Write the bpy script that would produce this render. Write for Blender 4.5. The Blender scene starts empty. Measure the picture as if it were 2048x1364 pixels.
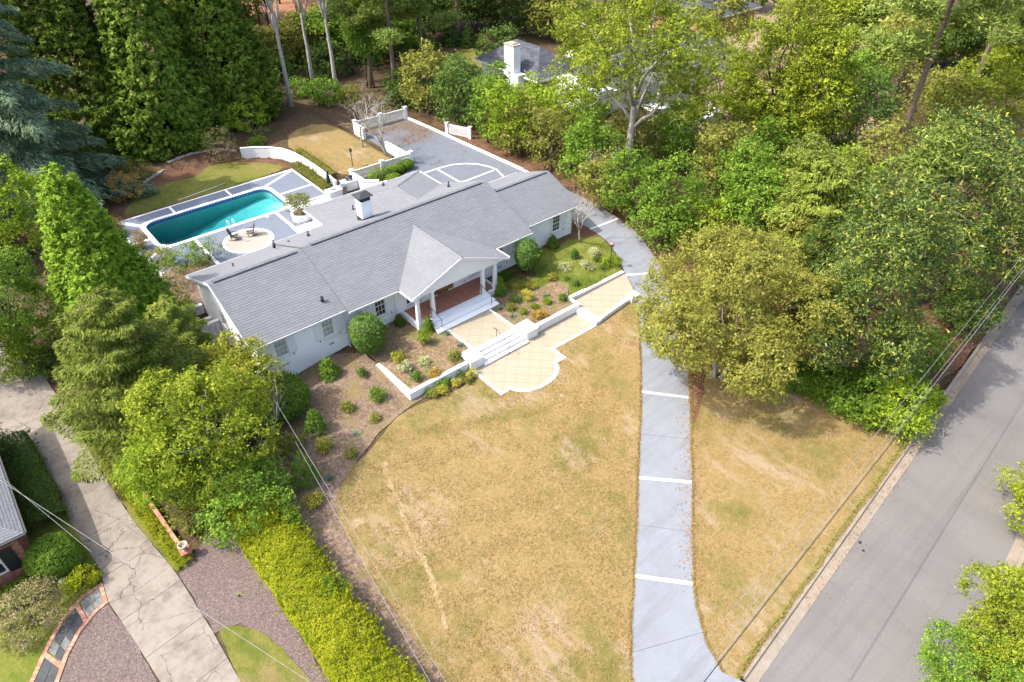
import bpy, bmesh, math, random
import numpy as np
from mathutils import Vector, Matrix
from mathutils.geometry import delaunay_2d_cdt

# ------------------------------------------------------------------ camera, sky, sun, exposure
SC = bpy.context.scene
COL = SC.collection
CAMH = 32.0
PITCH = math.radians(38.5)
AZ = math.radians(40.4)
FPX = 1365.333
cam = bpy.data.cameras.new('camera')
cam.lens = 24.0; cam.sensor_width = 36.0; cam.clip_start = 0.5; cam.clip_end = 2000
camo = bpy.data.objects.new('camera', cam); COL.objects.link(camo)
camo.location = (0, 0, CAMH)
camo.rotation_euler = (math.pi/2 - PITCH, 0, -AZ)
SC.camera = camo

SUN_DIR = Vector((-0.88, 0.47, 0)).normalized()      # horizontal direction towards the sun
SUN_EL = math.radians(52)
world = bpy.data.worlds.new('World'); SC.world = world; world.use_nodes = True
wn = world.node_tree.nodes; wl = world.node_tree.links
sky = wn.new('ShaderNodeTexSky'); sky.sky_type = 'NISHITA'; sky.sun_disc = False
sky.sun_elevation = SUN_EL
sky.sun_rotation = math.atan2(SUN_DIR.x, SUN_DIR.y)
sky.air_density = 1.0; sky.dust_density = 4.0; sky.ozone_density = 0.6
bgn = wn['Background']; bgn.inputs['Strength'].default_value = 0.15
wl.new(sky.outputs['Color'], bgn.inputs['Color'])
sun = bpy.data.lights.new('sun', 'SUN'); sun.energy = 2.0; sun.angle = math.radians(0.6)
sun.color = (1.0, 0.955, 0.88)
suno = bpy.data.objects.new('sun', sun); COL.objects.link(suno)
sd = Vector((SUN_DIR.x*math.cos(SUN_EL), SUN_DIR.y*math.cos(SUN_EL), math.sin(SUN_EL)))
suno.rotation_euler = (-sd).to_track_quat('-Z', 'Y').to_euler()
suno.location = sd*120
SC.view_settings.view_transform = 'Standard'
SC.view_settings.look = 'None'
SC.view_settings.gamma = 1.0
SC.view_settings.use_curve_mapping = False
SC.cycles.max_bounces = 14; SC.cycles.diffuse_bounces = 7; SC.cycles.transmission_bounces = 8
SC.view_settings.exposure = 1.68

RNG = np.random.default_rng(7)
random.seed(7)

# ------------------------------------------------------------------ places: world X runs along the house, Y to its back
CA, SA = math.cos(AZ), math.sin(AZ)
CP, SP = math.cos(PITCH), math.sin(PITCH)
def ss(a, b, x):
    t = np.clip((x-a)/(b-a), 0, 1); return t*t*(3-2*t)
def hgt(u, v):
    """terrain height"""
    v0 = 29.5-1.0*ss(31, 36, u); a = ss(0, 1, (v-v0)/(36.5-v0))
    up = np.interp(u, [-30, 9, 12, 17, 20, 30, 36, 60], [-.6, -.85, -.75, -.15, .05, .08, .28, .3])
    z = -.55*(1-a) + up*a
    b = ss(46, 51, v)
    z = z*(1-b) + .04*b
    uw = np.interp(v, [58, 67, 71.5, 73.7, 75.7, 77.5, 80], [28.35, 28.45, 28.15, 27.0, 24.4, 18, 8])
    z = z + .6*ss(0.2, 1.5, u-uw)*(1-ss(36.2, 37.5, u))*ss(62.3, 63.6, v)
    return z
def plate(u, v):
    """raised planting terrace in front of the house"""
    a = np.interp(u, [16.9, 20, 30, 33], [-.1, .06, .08, .1])
    r = hgt(u, v) + .3*(1-ss(36.0, 39.5, u))*(1-ss(33, 37, v))
    k = ss(32.5, 35, u)
    return a*(1-k) + r*k
def ray(px, py):
    a = (px-1024)/FPX; b = (py-682)/FPX
    x, y, dn = a, CP-b*SP, SP+b*CP
    return (x*CA+y*SA, -x*SA+y*CA, -dn)
def g(px, py, z=None):
    """the ground (or the level z) under a sight line"""
    d = ray(px, py); zz = 0.0 if z is None else z
    for _ in range(1 if z is not None else 7):
        t = (CAMH-zz)/-d[2]
        u, v = d[0]*t, d[1]*t
        if z is None: zz = float(hgt(u, v))
    return Vector((u, v, zz))
def depth(p):
    return (p[0]*SA+p[1]*CA)*CP + (CAMH-p[2])*SP
def ztop(p, py):
    """height at which the vertical through p is seen at image row py"""
    y = p[0]*SA+p[1]*CA; b = (py-682)/FPX
    return CAMH - y*(b*CP+SP)/(CP-b*SP)
def mpx(p, px): return px*depth(p)/FPX

# ------------------------------------------------------------------ object helpers
def tag(o, label=None, cat=None, group=None, kind=None):
    if label: o['label'] = label
    if cat: o['category'] = cat
    if group: o['group'] = group
    if kind: o['kind'] = kind
    return o
def empty(name, loc, label=None, cat=None, group=None, rz=0):
    o = bpy.data.objects.new(name, None); COL.objects.link(o)
    o.location = loc; o.rotation_euler[2] = rz; o.empty_display_size = .3
    return tag(o, label, cat, group)
def link(name, me, mat=None, parent=None, loc=None, kind=None):
    o = bpy.data.objects.new(name, me); COL.objects.link(o)
    if mat is not None and len(me.materials) == 0: me.materials.append(mat)
    if parent is not None: o.parent = parent
    if loc is not None: o.location = loc
    if kind: o['kind'] = kind
    return o
class MB:
    """collects faces in coordinates relative to an origin, then links them as one mesh"""
    def __init__(s, o=(0, 0, 0)):
        s.v = []; s.f = []; s.o = Vector(o); s.sm = []
    def add(s, vs, fs, smooth=False):
        k = len(s.v); s.v += [tuple(Vector(p)-s.o) for p in vs]
        s.f += [tuple(i+k for i in f) for f in fs]; s.sm += [smooth]*len(fs)
        return s
    def box(s, a, b, rz=0, c=None):
        x0, y0, z0 = a; x1, y1, z1 = b
        vs = [Vector(p) for p in ((x0,y0,z0),(x1,y0,z0),(x1,y1,z0),(x0,y1,z0),(x0,y0,z1),(x1,y0,z1),(x1,y1,z1),(x0,y1,z1))]
        if rz:
            c = Vector(c) if c is not None else Vector(((x0+x1)/2, (y0+y1)/2, 0))
            R = Matrix.Rotation(rz, 3, 'Z'); vs = [R @ (p-c)+c for p in vs]
        return s.add(vs, [(3,2,1,0),(4,5,6,7),(0,1,5,4),(1,2,6,5),(2,3,7,6),(3,0,4,7)])
    def hexa(s, b, t):
        n = len(b)
        return s.add(list(b)+list(t), [tuple(range(n))[::-1], tuple(range(n, 2*n))]+[(i, (i+1) % n, n+(i+1) % n, n+i) for i in range(n)])
    def prism(s, poly, z0, z1):
        if sum(poly[i][0]*poly[(i+1) % len(poly)][1]-poly[(i+1) % len(poly)][0]*poly[i][1] for i in range(len(poly))) < 0: poly = poly[::-1]
        return s.hexa([(p[0], p[1], z0) for p in poly], [(p[0], p[1], z1) for p in poly])
    def tube(s, pts, r, n=6, smooth=True, cap=True):
        pts = [Vector(p) for p in pts]
        if not hasattr(r, '__len__'): r = [r]*len(pts)
        vs = []; fs = []
        up = Vector((0, 0, 1))
        for i, p in enumerate(pts):
            d = (pts[min(i+1, len(pts)-1)]-pts[max(i-1, 0)])
            d = d.normalized() if d.length > 1e-9 else up
            a = d.cross(Vector((1, 0, 0)) if abs(d.x) < .8 else Vector((0, 1, 0))).normalized(); b = d.cross(a)
            for k in range(n):
                t = 2*math.pi*k/n
                vs.append(p+(a*math.cos(t)+b*math.sin(t))*r[i])
        for i in range(len(pts)-1):
            for k in range(n):
                fs.append((i*n+k, i*n+(k+1) % n, (i+1)*n+(k+1) % n, (i+1)*n+k))
        if cap:
            fs.append(tuple(range(n))[::-1]); fs.append(tuple(range((len(pts)-1)*n, len(pts)*n)))
        return s.add(vs, fs, smooth)
    def lathe(s, c, prof, n=16, smooth=True):
        vs = []; fs = []; c = Vector(c)
        for r, z in prof:
            for k in range(n):
                t = 2*math.pi*k/n; vs.append(c+Vector((r*math.cos(t), r*math.sin(t), z)))
        for i in range(len(prof)-1):
            for k in range(n): fs.append((i*n+k, i*n+(k+1) % n, (i+1)*n+(k+1) % n, (i+1)*n+k))
        fs.append(tuple(range(n))[::-1]); fs.append(tuple(range((len(prof)-1)*n, len(prof)*n)))
        return s.add(vs, fs, smooth)
    def mesh(s, name, mat=None, bevel=0):
        me = bpy.data.meshes.new(name); me.from_pydata(s.v, [], s.f)
        me.polygons.foreach_set('use_smooth', s.sm)
        if mat is not None: me.materials.append(mat)
        me.update(); return me
    def build(s, name, mat, parent=None, loc=None, kind=None, bevel=0):
        me = s.mesh(name, mat)
        o = link(name, me, None, parent, loc if loc is not None else (tuple(s.o) if parent is None else None), kind)
        if bevel:
            m = o.modifiers.new('bevel', 'BEVEL'); m.width = bevel; m.segments = 2; m.limit_method = 'ANGLE'
        return o

# ------------------------------------------------------------------ materials
MATS = {}
class NT:
    def __init__(s, name):
        s.m = bpy.data.materials.new(name); s.m.use_nodes = True
        s.n = s.m.node_tree.nodes; s.l = s.m.node_tree.links
        s.b = s.n['Principled BSDF']; s.out = s.n['Material Output']
        s.pos = None; MATS[name] = s.m
    def coord(s, kind='Position'):
        if kind == 'Position':
            if s.pos is None: s.pos = s.n.new('ShaderNodeNewGeometry')
            return s.pos.outputs['Position']
        t = s.n.new('ShaderNodeTexCoord'); return t.outputs[kind]
    def noise(s, scale, detail=4, rough=.55, vec=None, out='Fac', dist=0):
        t = s.n.new('ShaderNodeTexNoise'); t.inputs['Scale'].default_value = scale
        t.inputs['Detail'].default_value = detail; t.inputs['Roughness'].default_value = rough
        t.inputs['Distortion'].default_value = dist
        s.l.new(vec if vec is not None else s.coord(), t.inputs['Vector']); return t.outputs[out]
    def vor(s, scale, feature='F1', out='Distance', vec=None, rnd=1):
        t = s.n.new('ShaderNodeTexVoronoi'); t.feature = feature; t.inputs['Scale'].default_value = scale
        t.inputs['Randomness'].default_value = rnd
        s.l.new(vec if vec is not None else s.coord(), t.inputs['Vector']); return t.outputs[out]
    def ramp(s, fac, stops, interp='LINEAR'):
        t = s.n.new('ShaderNodeValToRGB'); t.color_ramp.interpolation = interp
        e = t.color_ramp.elements
        while len(e) < len(stops): e.new(.5)
        for i, (p, c) in enumerate(stops):
            e[i].position = p; e[i].color = (c[0], c[1], c[2], 1) if hasattr(c, '__len__') else (c, c, c, 1)
        s.l.new(fac, t.inputs['Fac']); return t.outputs['Color']
    def mix(s, fac, a, b, blend='MIX'):
        t = s.n.new('ShaderNodeMix'); t.data_type = 'RGBA'; t.blend_type = blend; t.clamp_factor = True
        for i, x in ((0, fac), (6, a), (7, b)):
            if hasattr(x, 'is_output') or isinstance(x, bpy.types.NodeSocket): s.l.new(x, t.inputs[i])
            elif hasattr(x, '__len__'): t.inputs[i].default_value = (x[0], x[1], x[2], 1)
            else: t.inputs[i].default_value = x if i == 0 else (x, x, x, 1)
        return t.outputs[2]
    def math(s, op, a, b=0):
        t = s.n.new('ShaderNodeMath'); t.operation = op
        for i, x in ((0, a), (1, b)):
            if isinstance(x, bpy.types.NodeSocket): s.l.new(x, t.inputs[i])
            else: t.inputs[i].default_value = x
        return t.outputs[0]
    def mapping(s, vec, scale=(1, 1, 1), rot=(0, 0, 0), loc=(0, 0, 0)):
        t = s.n.new('ShaderNodeMapping'); t.inputs['Scale'].default_value = scale; t.inputs['Rotation'].default_value = rot
        t.inputs['Location'].default_value = loc
        s.l.new(vec, t.inputs['Vector']); return t.outputs['Vector']
    def island(s):
        if s.pos is None: s.coord()
        return s.pos.outputs['Random Per Island']
    def objrand(s):
        t = s.n.new('ShaderNodeObjectInfo'); return t.outputs['Random']
    def bump(s, hsock, strength=.3, dist=.02):
        t = s.n.new('ShaderNodeBump'); t.inputs['Strength'].default_value = strength; t.inputs['Distance'].default_value = dist
        s.l.new(hsock, t.inputs['Height']); s.l.new(t.outputs['Normal'], s.b.inputs['Normal'])
    def col(s, c):
        if isinstance(c, bpy.types.NodeSocket): s.l.new(c, s.b.inputs['Base Color'])
        else: s.b.inputs['Base Color'].default_value = (c[0], c[1], c[2], 1)
        return s
    def set(s, rough=.8, spec=.3, metal=0):
        s.b.inputs['Roughness'].default_value = rough; s.b.inputs['Specular IOR Level'].default_value = spec
        s.b.inputs['Metallic'].default_value = metal; return s

def m_plain(name, c, rough=.7, var=.12, scale=3, spec=.3, metal=0, bump=0, kind='Object'):
    t = NT(name); v = t.coord(kind)
    n = t.noise(scale, 5, .6, v)
    a = tuple(x*(1-var) for x in c); b = tuple(min(1, x*(1+var)) for x in c)
    t.col(t.ramp(n, [(.3, a), (.7, b)])).set(rough, spec, metal)
    if bump: t.bump(t.noise(scale*12, 4, .6, v), bump, .01)
    return t.m
def m_leaf(name, cols, trans=.25, rough=.6, spec=.08, clump=.35, scale=.8, objvar=.2):
    """cols: darker to lighter; every leaf takes its own tone, clumps drift together"""
    t = NT(name)
    isl = t.island(); n = t.noise(scale, 2, .5, t.coord())
    f = t.math('ADD', t.math('MULTIPLY', isl, 1-clump), t.math('MULTIPLY', n, clump))
    k = len(cols)
    c = t.ramp(f, [(.12+.76*i/(k-1), cols[i]) for i in range(k)])
    hsv = t.n.new('ShaderNodeHueSaturation'); t.l.new(c, hsv.inputs['Color'])
    r = t.objrand()
    mr = t.n.new('ShaderNodeMapRange'); t.l.new(r, mr.inputs['Value']); mr.inputs['To Min'].default_value = 1-objvar; mr.inputs['To Max'].default_value = 1+objvar
    t.l.new(mr.outputs[0], hsv.inputs['Value'])
    t.col(hsv.outputs['Color']).set(rough, spec)
    tr = t.n.new('ShaderNodeBsdfTranslucent'); t.l.new(hsv.outputs['Color'], tr.inputs['Color'])
    mx = t.n.new('ShaderNodeMixShader'); mx.inputs[0].default_value = trans
    t.l.new(t.b.outputs[0], mx.inputs[1]); t.l.new(tr.outputs[0], mx.inputs[2]); t.l.new(mx.outputs[0], t.out.inputs['Surface'])
    return t.m

# ground covers
LOWZ = -.51
GA = .84
def ga(*cs): return [tuple(x*GA for x in c) if c is not None else None for c in cs]
def mk_lawn(name, gold, straw, green, soil, gamt, worn=()):
    t = NT(name); p = t.coord(); gold, straw, green, soil = ga(gold, straw, green, soil)
    fine = t.noise(9, 6, .75, p); mid = t.noise(1.3, 4, .6, p); big = t.noise(.16, 3, .55, p); st = t.noise(.9, 5, .7, t.mapping(p, (1, .32, 1), (0, 0, -.65)))
    tuft = t.noise(3.6, 7, .8, p)
    c = t.mix(t.ramp(t.math('ADD', t.math('MULTIPLY', fine, .45), t.math('MULTIPLY', tuft, .55)), [(.4, 0), (.6, 1)]), gold, straw)
    c = t.mix(t.ramp(t.math('ADD', t.math('MULTIPLY', big, .62), t.math('MULTIPLY', mid, .38)), [(gamt, 0), (gamt+.14, .85)]), c, green)
    c = t.mix(t.ramp(t.math('ADD', t.math('MULTIPLY', st, .55), t.math('MULTIPLY', t.noise(.22, 3, .5, t.mapping(p, loc=(40, 7, 0))), .45)), [(.53, 0), (.63, .8)]), c, soil)
    for x, y, rad in worn:        # worn bare places
        d = t.n.new('ShaderNodeVectorMath'); d.operation = 'DISTANCE'; t.l.new(p, d.inputs[0]); d.inputs[1].default_value = (x, y, LOWZ)
        k = t.math('ADD', t.math('DIVIDE', d.outputs['Value'], rad), t.math('MULTIPLY', t.noise(1.1, 5, .7, t.mapping(p, loc=(x, 0, 0))), 1.5))
        c = t.mix(t.ramp(k, [(.9 if rad != 1.5 else 1.0, .85), (1.0, 0)] if False else [(.62, .8), (.98, 0)]), c, t.mix(t.ramp(fine, [(.3, 0), (.7, 1)]), soil, tuple(q*1.3 for q in soil)))
    c = t.mix(t.ramp(t.noise(26, 5, .8, p), [(.28, .35), (.46, 0)]), c, t.mix(.5, c, (.06, .05, .018)))
    t.col(c).set(.95, .08); t.bump(t.math('ADD', fine, tuft), 1.0, .06)
    return t.m
mk_lawn('lawn_grass', (.222, .153, .054), (.33, .242, .112), (.148, .142, .037), (.36, .272, .18), .507, ((8.9, 24.2, 1.5), (7.9, 21.5, .9), (24.5, 19.5, 1.2), (27.5, 18.6, 1.3), (28.6, 22.0, 1.1), (20.2, 26.0, .8), (18.5, 17.5, 1.6), (25.2, 24.2, .7)))
mk_lawn('green_lawn', (.14, .15, .028), (.22, .2, .055), (.085, .12, .018), (.26, .19, .09), .46)
mk_lawn('lush_lawn', (.14, .165, .025), (.22, .225, .05), (.09, .13, .016), (.18, .18, .04), .46)
def mk_mulch(name, a, b, c2, scale=7, spots=None):
    t = NT(name); p = t.coord(); a, b, c2, spots = ga(a, b, c2, spots)
    n1 = t.noise(scale, 6, .75, p); n2 = t.noise(.8, 4, .6, p)
    v = t.vor(scale*2.4, 'F1', 'Color', t.mapping(p, (1, 1.9, 1), (0, 0, .5)))
    c = t.ramp(n1, [(.3, a), (.5, b), (.72, c2)])
    c = t.mix(.38, c, t.mix(1, t.ramp(v, [(0, .35), (1, 1.9)]), c, 'MULTIPLY'))
    if spots: c = t.mix(t.ramp(n2, [(.5, 0), (.62, .7)]), c, spots)
    t.col(c).set(.95, .1); t.bump(n1, .9, .05); return t.m
mk_mulch('mulch', (.09, .06, .044), (.19, .132, .095), (.33, .245, .18), 5, (.21, .165, .07))
mk_mulch('bed_soil', (.1, .064, .042), (.22, .15, .1), (.4, .29, .2), 5, (.17, .17, .055))
mk_mulch('grey_mulch', (.07, .05, .047), (.15, .113, .102), (.28, .22, .2), 11)
mk_mulch('pine_straw', (.055, .029, .018), (.125, .066, .04), (.24, .135, .08), 6, (.18, .105, .06))
mk_mulch('wood_floor', (.04, .026, .017), (.09, .058, .036), (.18, .115, .07), 3, (.07, .07, .026))
mk_mulch('red_clay', (.19, .085, .045), (.27, .125, .065), (.36, .19, .11), 2, (.12, .08, .045))
mk_mulch('bare_dirt', (.2, .135, .09), (.29, .2, .14), (.38, .28, .2), 5, (.17, .12, .07))
mk_mulch('worn_dirt', (.23, .165, .08), (.3, .22, .115), (.36, .27, .155), 5, (.24, .185, .08))
def mk_conc(name, c, stain, dirt=(.5, .66), crack=0, fine=14, vein=None):
    t = NT(name); p = t.coord(); c, stain = ga(c, stain)
    f = t.noise(fine, 5, .7, p); n = t.noise(.7, 5, .65, p); n2 = t.noise(2.4, 4, .6, p)
    a = tuple(x*.9 for x in c); b = tuple(min(1, x*1.08) for x in c)
    cc = t.ramp(f, [(.3, a), (.7, b)])
    cc = t.mix(t.ramp(t.math('ADD', t.math('MULTIPLY', n, .6), t.math('MULTIPLY', n2, .4)), [(dirt[0], 0), (dirt[1], .75)]), cc, stain)
    if name == 'blue_concrete':      # dirt drawn out along the wheel tracks
        cc = t.mix(t.ramp(t.noise(1.6, 4, .65, t.mapping(p, (.12, 1, 1), (0, 0, -.7))), [(.48, 0), (.7, .4)]), cc, tuple(x*.72 for x in stain))
        cc = t.mix(t.ramp(t.noise(7, 2, .5, p), [(.7, 0), (.78, .5)]), cc, tuple(x*.6 for x in stain))
    if crack:
        wob = t.n.new('ShaderNodeVectorMath'); wob.operation = 'ADD'
        t.l.new(p, wob.inputs[0]); sc = t.n.new('ShaderNodeVectorMath'); sc.operation = 'SCALE'; sc.inputs['Scale'].default_value = .5
        t.l.new(t.noise(1.6, 3, .6, p, 'Color'), sc.inputs[0]); t.l.new(sc.outputs[0], wob.inputs[1])
        e = t.vor(crack, 'DISTANCE_TO_EDGE', 'Distance', wob.outputs[0])
        ek = t.math('MULTIPLY', t.ramp(e, [(.003, .9), (.011, 0)]), t.ramp(t.noise(.25, 2, .5, t.mapping(p, loc=(3, 9, 0))), [(.42, 0), (.5, 1)]))
        cc = t.mix(ek, cc, (.07, .055, .045))
    t.col(cc).set(.85, .2); t.bump(f, .25, .01); return t.m
mk_conc('blue_concrete', (.228, .244, .268), (.19, .2, .215), (.44, .68))
mk_conc('deck_paint', (.165, .19, .235), (.14, .158, .195), (.5, .7))
mk_conc('court_paint', (.155, .172, .205), (.125, .105, .09), (.5, .68))
mk_conc('old_concrete', (.27, .235, .195), (.15, .125, .105), (.45, .62), crack=.5)
mk_conc('curb_concrete', (.29, .245, .195), (.19, .155, .12), (.45, .65))
mk_conc('tan_tile', (.36, .308, .225), (.33, .275, .195), (.5, .7))
mk_conc('grout', (.3, .25, .185), (.28, .23, .17))
mk_conc('pebble_patio', (.36, .32, .27), (.31, .27, .215))
mk_conc('dark_joint', (.2, .2, .22), (.16, .15, .15))
t = NT('asphalt'); p = t.coord()
f = t.noise(22, 5, .85, p); n = t.noise(.35, 4, .6, t.mapping(p, (1, .35, 1), (0, 0, -.2)))
c = t.ramp(f, [(.3, (.108, .102, .098)), (.7, (.186, .175, .166))])
c = t.mix(t.ramp(n, [(.45, 0), (.62, .5)]), c, (.115, .108, .103))
e = t.vor(.22, 'DISTANCE_TO_EDGE', 'Distance', t.mapping(t.noise(.5, 4, .6, p, 'Color'), (9, 9, 9)))
wv = t.n.new('ShaderNodeVectorMath'); wv.operation = 'ADD'; t.l.new(p, wv.inputs[0]); ws_ = t.n.new('ShaderNodeVectorMath'); ws_.operation = 'SCALE'; ws_.inputs['Scale'].default_value = 1.3
t.l.new(t.noise(.9, 4, .65, p, 'Color'), ws_.inputs[0]); t.l.new(ws_.outputs[0], wv.inputs[1])
ck = t.math('MULTIPLY', t.ramp(t.vor(.23, 'DISTANCE_TO_EDGE', 'Distance', wv.outputs[0]), [(.0015, .28), (.006, 0)]), t.ramp(t.noise(.13, 2, .5, p), [(.44, 0), (.54, 1)]))
c = t.mix(ck, c, (.05, .047, .045))
c = t.mix(t.ramp(t.noise(1.1, 3, .6, t.mapping(p, (.03, 1, 1), (0, 0, -.088))), [(.5, 0), (.68, .35)]), c, (.095, .09, .087))
t.col(c).set(.9, .2); t.bump(f, .5, .01)
# white paint, masonry, roof
def mk_white(name, c=(.7, .7, .69), brick=True, dirt=.35):
    t = NT(name); p = t.coord()
    n = t.noise(1.1, 5, .65, p); cc = t.mix(t.ramp(n, [(.5, 0), (.78, dirt)]), c, (.6, .575, .52))
    t.col(cc).set(.65, .25)
    if brick:
        x = t.n.new('ShaderNodeSeparateXYZ'); t.l.new(p, x.inputs[0])
        cx = t.n.new('ShaderNodeCombineXYZ'); t.l.new(t.math('ADD', x.outputs[0], x.outputs[1]), cx.inputs[0]); t.l.new(x.outputs[2], cx.inputs[1])
        b = t.n.new('ShaderNodeTexBrick'); t.l.new(cx.outputs[0], b.inputs['Vector'])
        b.inputs['Scale'].default_value = 1; b.inputs['Brick Width'].default_value = .22; b.inputs['Row Height'].default_value = .075; b.inputs['Mortar Size'].default_value = .008
        b.inputs['Color1'].default_value = (1, 1, 1, 1); b.inputs['Color2'].default_value = (.8, .8, .8, 1); b.inputs['Mortar'].default_value = (0, 0, 0, 1)
        t.bump(b.outputs['Color'], .5, .012)
    else: t.bump(t.noise(20, 3, .6, p), .1, .005)
    return t.m
mk_white('white_brick', (.86, .86, .85), dirt=.2); mk_white('band_paint', (.6, .575, .54), False, .6); mk_white('white_paint', brick=False, dirt=.2); mk_white('white_trim', (.68, .68, .67), False, .15)
mk_white('shutter_paint', (.7, .72, .72), False, .1)
mk_white('marble', (.7, .72, .74), False, .5)
def mk_shingle(name, a, b, c3):
    t = NT(name); p = t.coord(); isl = t.island(); a, b, c3 = ga(a, b, c3)
    n = t.noise(.35, 3, .5, p); f = t.noise(30, 3, .7, p)
    c = t.ramp(isl, [(0, a), (.5, b), (1, c3)])
    c = t.mix(t.ramp(f, [(.3, .35), (.6, 0)]), c, a)
    c = t.mix(t.ramp(n, [(.48, 0), (.66, .3)]), c, tuple(x*.8 for x in a))
    t.col(c).set(.9, .2); t.bump(f, .4, .01); return t.m
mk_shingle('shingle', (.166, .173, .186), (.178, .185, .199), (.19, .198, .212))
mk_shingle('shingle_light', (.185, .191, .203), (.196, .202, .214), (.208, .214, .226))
mk_shingle('shingle_dark', (.06, .065, .078), (.085, .09, .105), (.12, .125, .14))
m_plain('roof_base', (.12, .125, .135), .9)
m_plain('ridge_vent', (.035, .037, .042), .8)
m_plain('black_metal', (.018, .018, .02), .45, spec=.5)
m_plain('steel', (.45, .46, .47), .3, .1, metal=.85)
m_plain('window_glass', (.028, .03, .033), .08, .4, 1.2, spec=.7)
m_plain('curtain', (.33, .34, .3), .5, .3, 2.5, spec=.6)
m_plain('wood_door', (.26, .115, .04), .5, .25, 4)
m_plain('terracotta', (.42, .2, .11), .85, .2, 6)
m_plain('plastic_navy', (.02, .025, .03), .6)
m_plain('grey_wood', (.06, .062, .068), .7, .25)
m_plain('stone_edge', (.33, .28, .22), .9, .3, 2)
m_plain('bluestone', (.15, .155, .15), .85, .25, 1.2, kind='Position')
m_plain('bluestone_dark', (.055, .058, .062), .85, .25, 1.2, kind='Position')
m_plain('umbrella_cloth', (.016, .022, .024), .9)
m_plain('pipe_dark', (.05, .048, .046), .7)
m_plain('wire_grey', (.22, .22, .22), .6)
m_plain('wire_dark', (.03, .03, .03), .6)
m_plain('blue_tile', (.05, .085, .26), .4, .5, 6)
m_plain('copper', (.3, .16, .1), .6)
t = NT('red_brick'); isl = t.island(); n = t.noise(9, 4, .6, t.coord())
t.col(t.mix(t.ramp(n, [(.35, .4), (.6, 0)]), t.ramp(isl, [(0, (.22, .075, .045)), (.5, (.32, .12, .07)), (1, (.42, .2, .13))]), (.3, .16, .11))).set(.9, .2)
t = NT('salmon_brick'); isl = t.island(); n = t.noise(9, 4, .6, t.coord())
t.col(t.mix(t.ramp(n, [(.35, .4), (.6, 0)]), t.ramp(isl, [(0, (.3, .14, .09)), (.5, (.38, .19, .125)), (1, (.45, .26, .18))]), (.35, .21, .145))).set(.9, .2)
t = NT('porch_brick'); p = t.coord()
b = t.n.new('ShaderNodeTexBrick'); t.l.new(t.mapping(p, rot=(0, 0, .785)), b.inputs['Vector'])
b.inputs['Scale'].default_value = 1; b.inputs['Brick Width'].default_value = .2; b.inputs['Row Height'].default_value = .1; b.inputs['Mortar Size'].default_value = .009
b.inputs['Color1'].default_value = (.23, .06, .032, 1); b.inputs['Color2'].default_value = (.38, .13, .075, 1); b.inputs['Mortar'].default_value = (.42, .31, .24, 1)
t.col(b.outputs['Color']).set(.85, .2)
# pool water
t = NT('pool_water'); p = t.coord()
t.b.inputs['Base Color'].default_value = (.55, .93, .92, 1); t.b.inputs['Roughness'].default_value = .03
t.b.inputs['Transmission Weight'].default_value = 1; t.b.inputs['IOR'].default_value = 1.33
t.bump(t.noise(5, 3, .5, p), .06, .02)
ab = t.n.new('ShaderNodeVolumeAbsorption'); ab.inputs['Color'].default_value = (.04, .62, .6, 1); ab.inputs['Density'].default_value = .55
t.l.new(ab.outputs[0], t.out.inputs['Volume'])
t = NT('pool_plaster'); p = t.coord()
t.col(t.ramp(t.noise(1.2, 4, .6, p), [(.3, (.2, .52, .5)), (.7, (.25, .6, .56))])).set(.8, .2)
# bark
def mk_bark(name, a, b):
    t = NT(name); p = t.coord('Object')
    n = t.noise(3, 6, .7, t.mapping(p, (3, 3, .7)))
    t.col(t.ramp(n, [(.3, a), (.7, b)])).set(.95, .1); t.bump(n, .6, .03); return t.m
mk_bark('bark', (.09, .065, .045), (.2, .15, .11)); mk_bark('pale_bark', (.26, .23, .2), (.5, .46, .41)); mk_bark('dark_bark', (.04, .03, .025), (.11, .085, .065))
M = MATS
# ------------------------------------------------------------------ sheets
def inside(poly, x, y):
    """vectorised point in polygon"""
    x = np.asarray(x, float); y = np.asarray(y, float); r = np.zeros(x.shape, bool); n = len(poly)
    for i in range(n):
        x0, y0 = poly[i]; x1, y1 = poly[(i+1) % n]
        if y0 == y1: continue
        c = ((y0 > y) != (y1 > y)) & (x < (x1-x0)*(y-y0)/(y1-y0)+x0)
        r ^= c
    return r
def smooth_poly(poly, it=2):
    for _ in range(it):
        q = []
        for i in range(len(poly)):
            a, b = poly[i], poly[(i+1) % len(poly)]
            q += [(a[0]*.75+b[0]*.25, a[1]*.75+b[1]*.25), (a[0]*.25+b[0]*.75, a[1]*.25+b[1]*.75)]
        poly = q
    return poly
def resample(poly, step, wob=0, closed=True):
    out = []; n = len(poly)
    for i in range(n if closed else n-1):
        a = Vector(poly[i][:2]); b = Vector(poly[(i+1) % n][:2]); k = max(1, int((b-a).length/step))
        for j in range(k):
            p = a.lerp(b, j/k)
            if wob: p = p+Vector((random.gauss(0, wob), random.gauss(0, wob)))
            out.append((p.x, p.y))
    if not closed: out.append(tuple(poly[-1][:2]))
    return out
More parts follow.
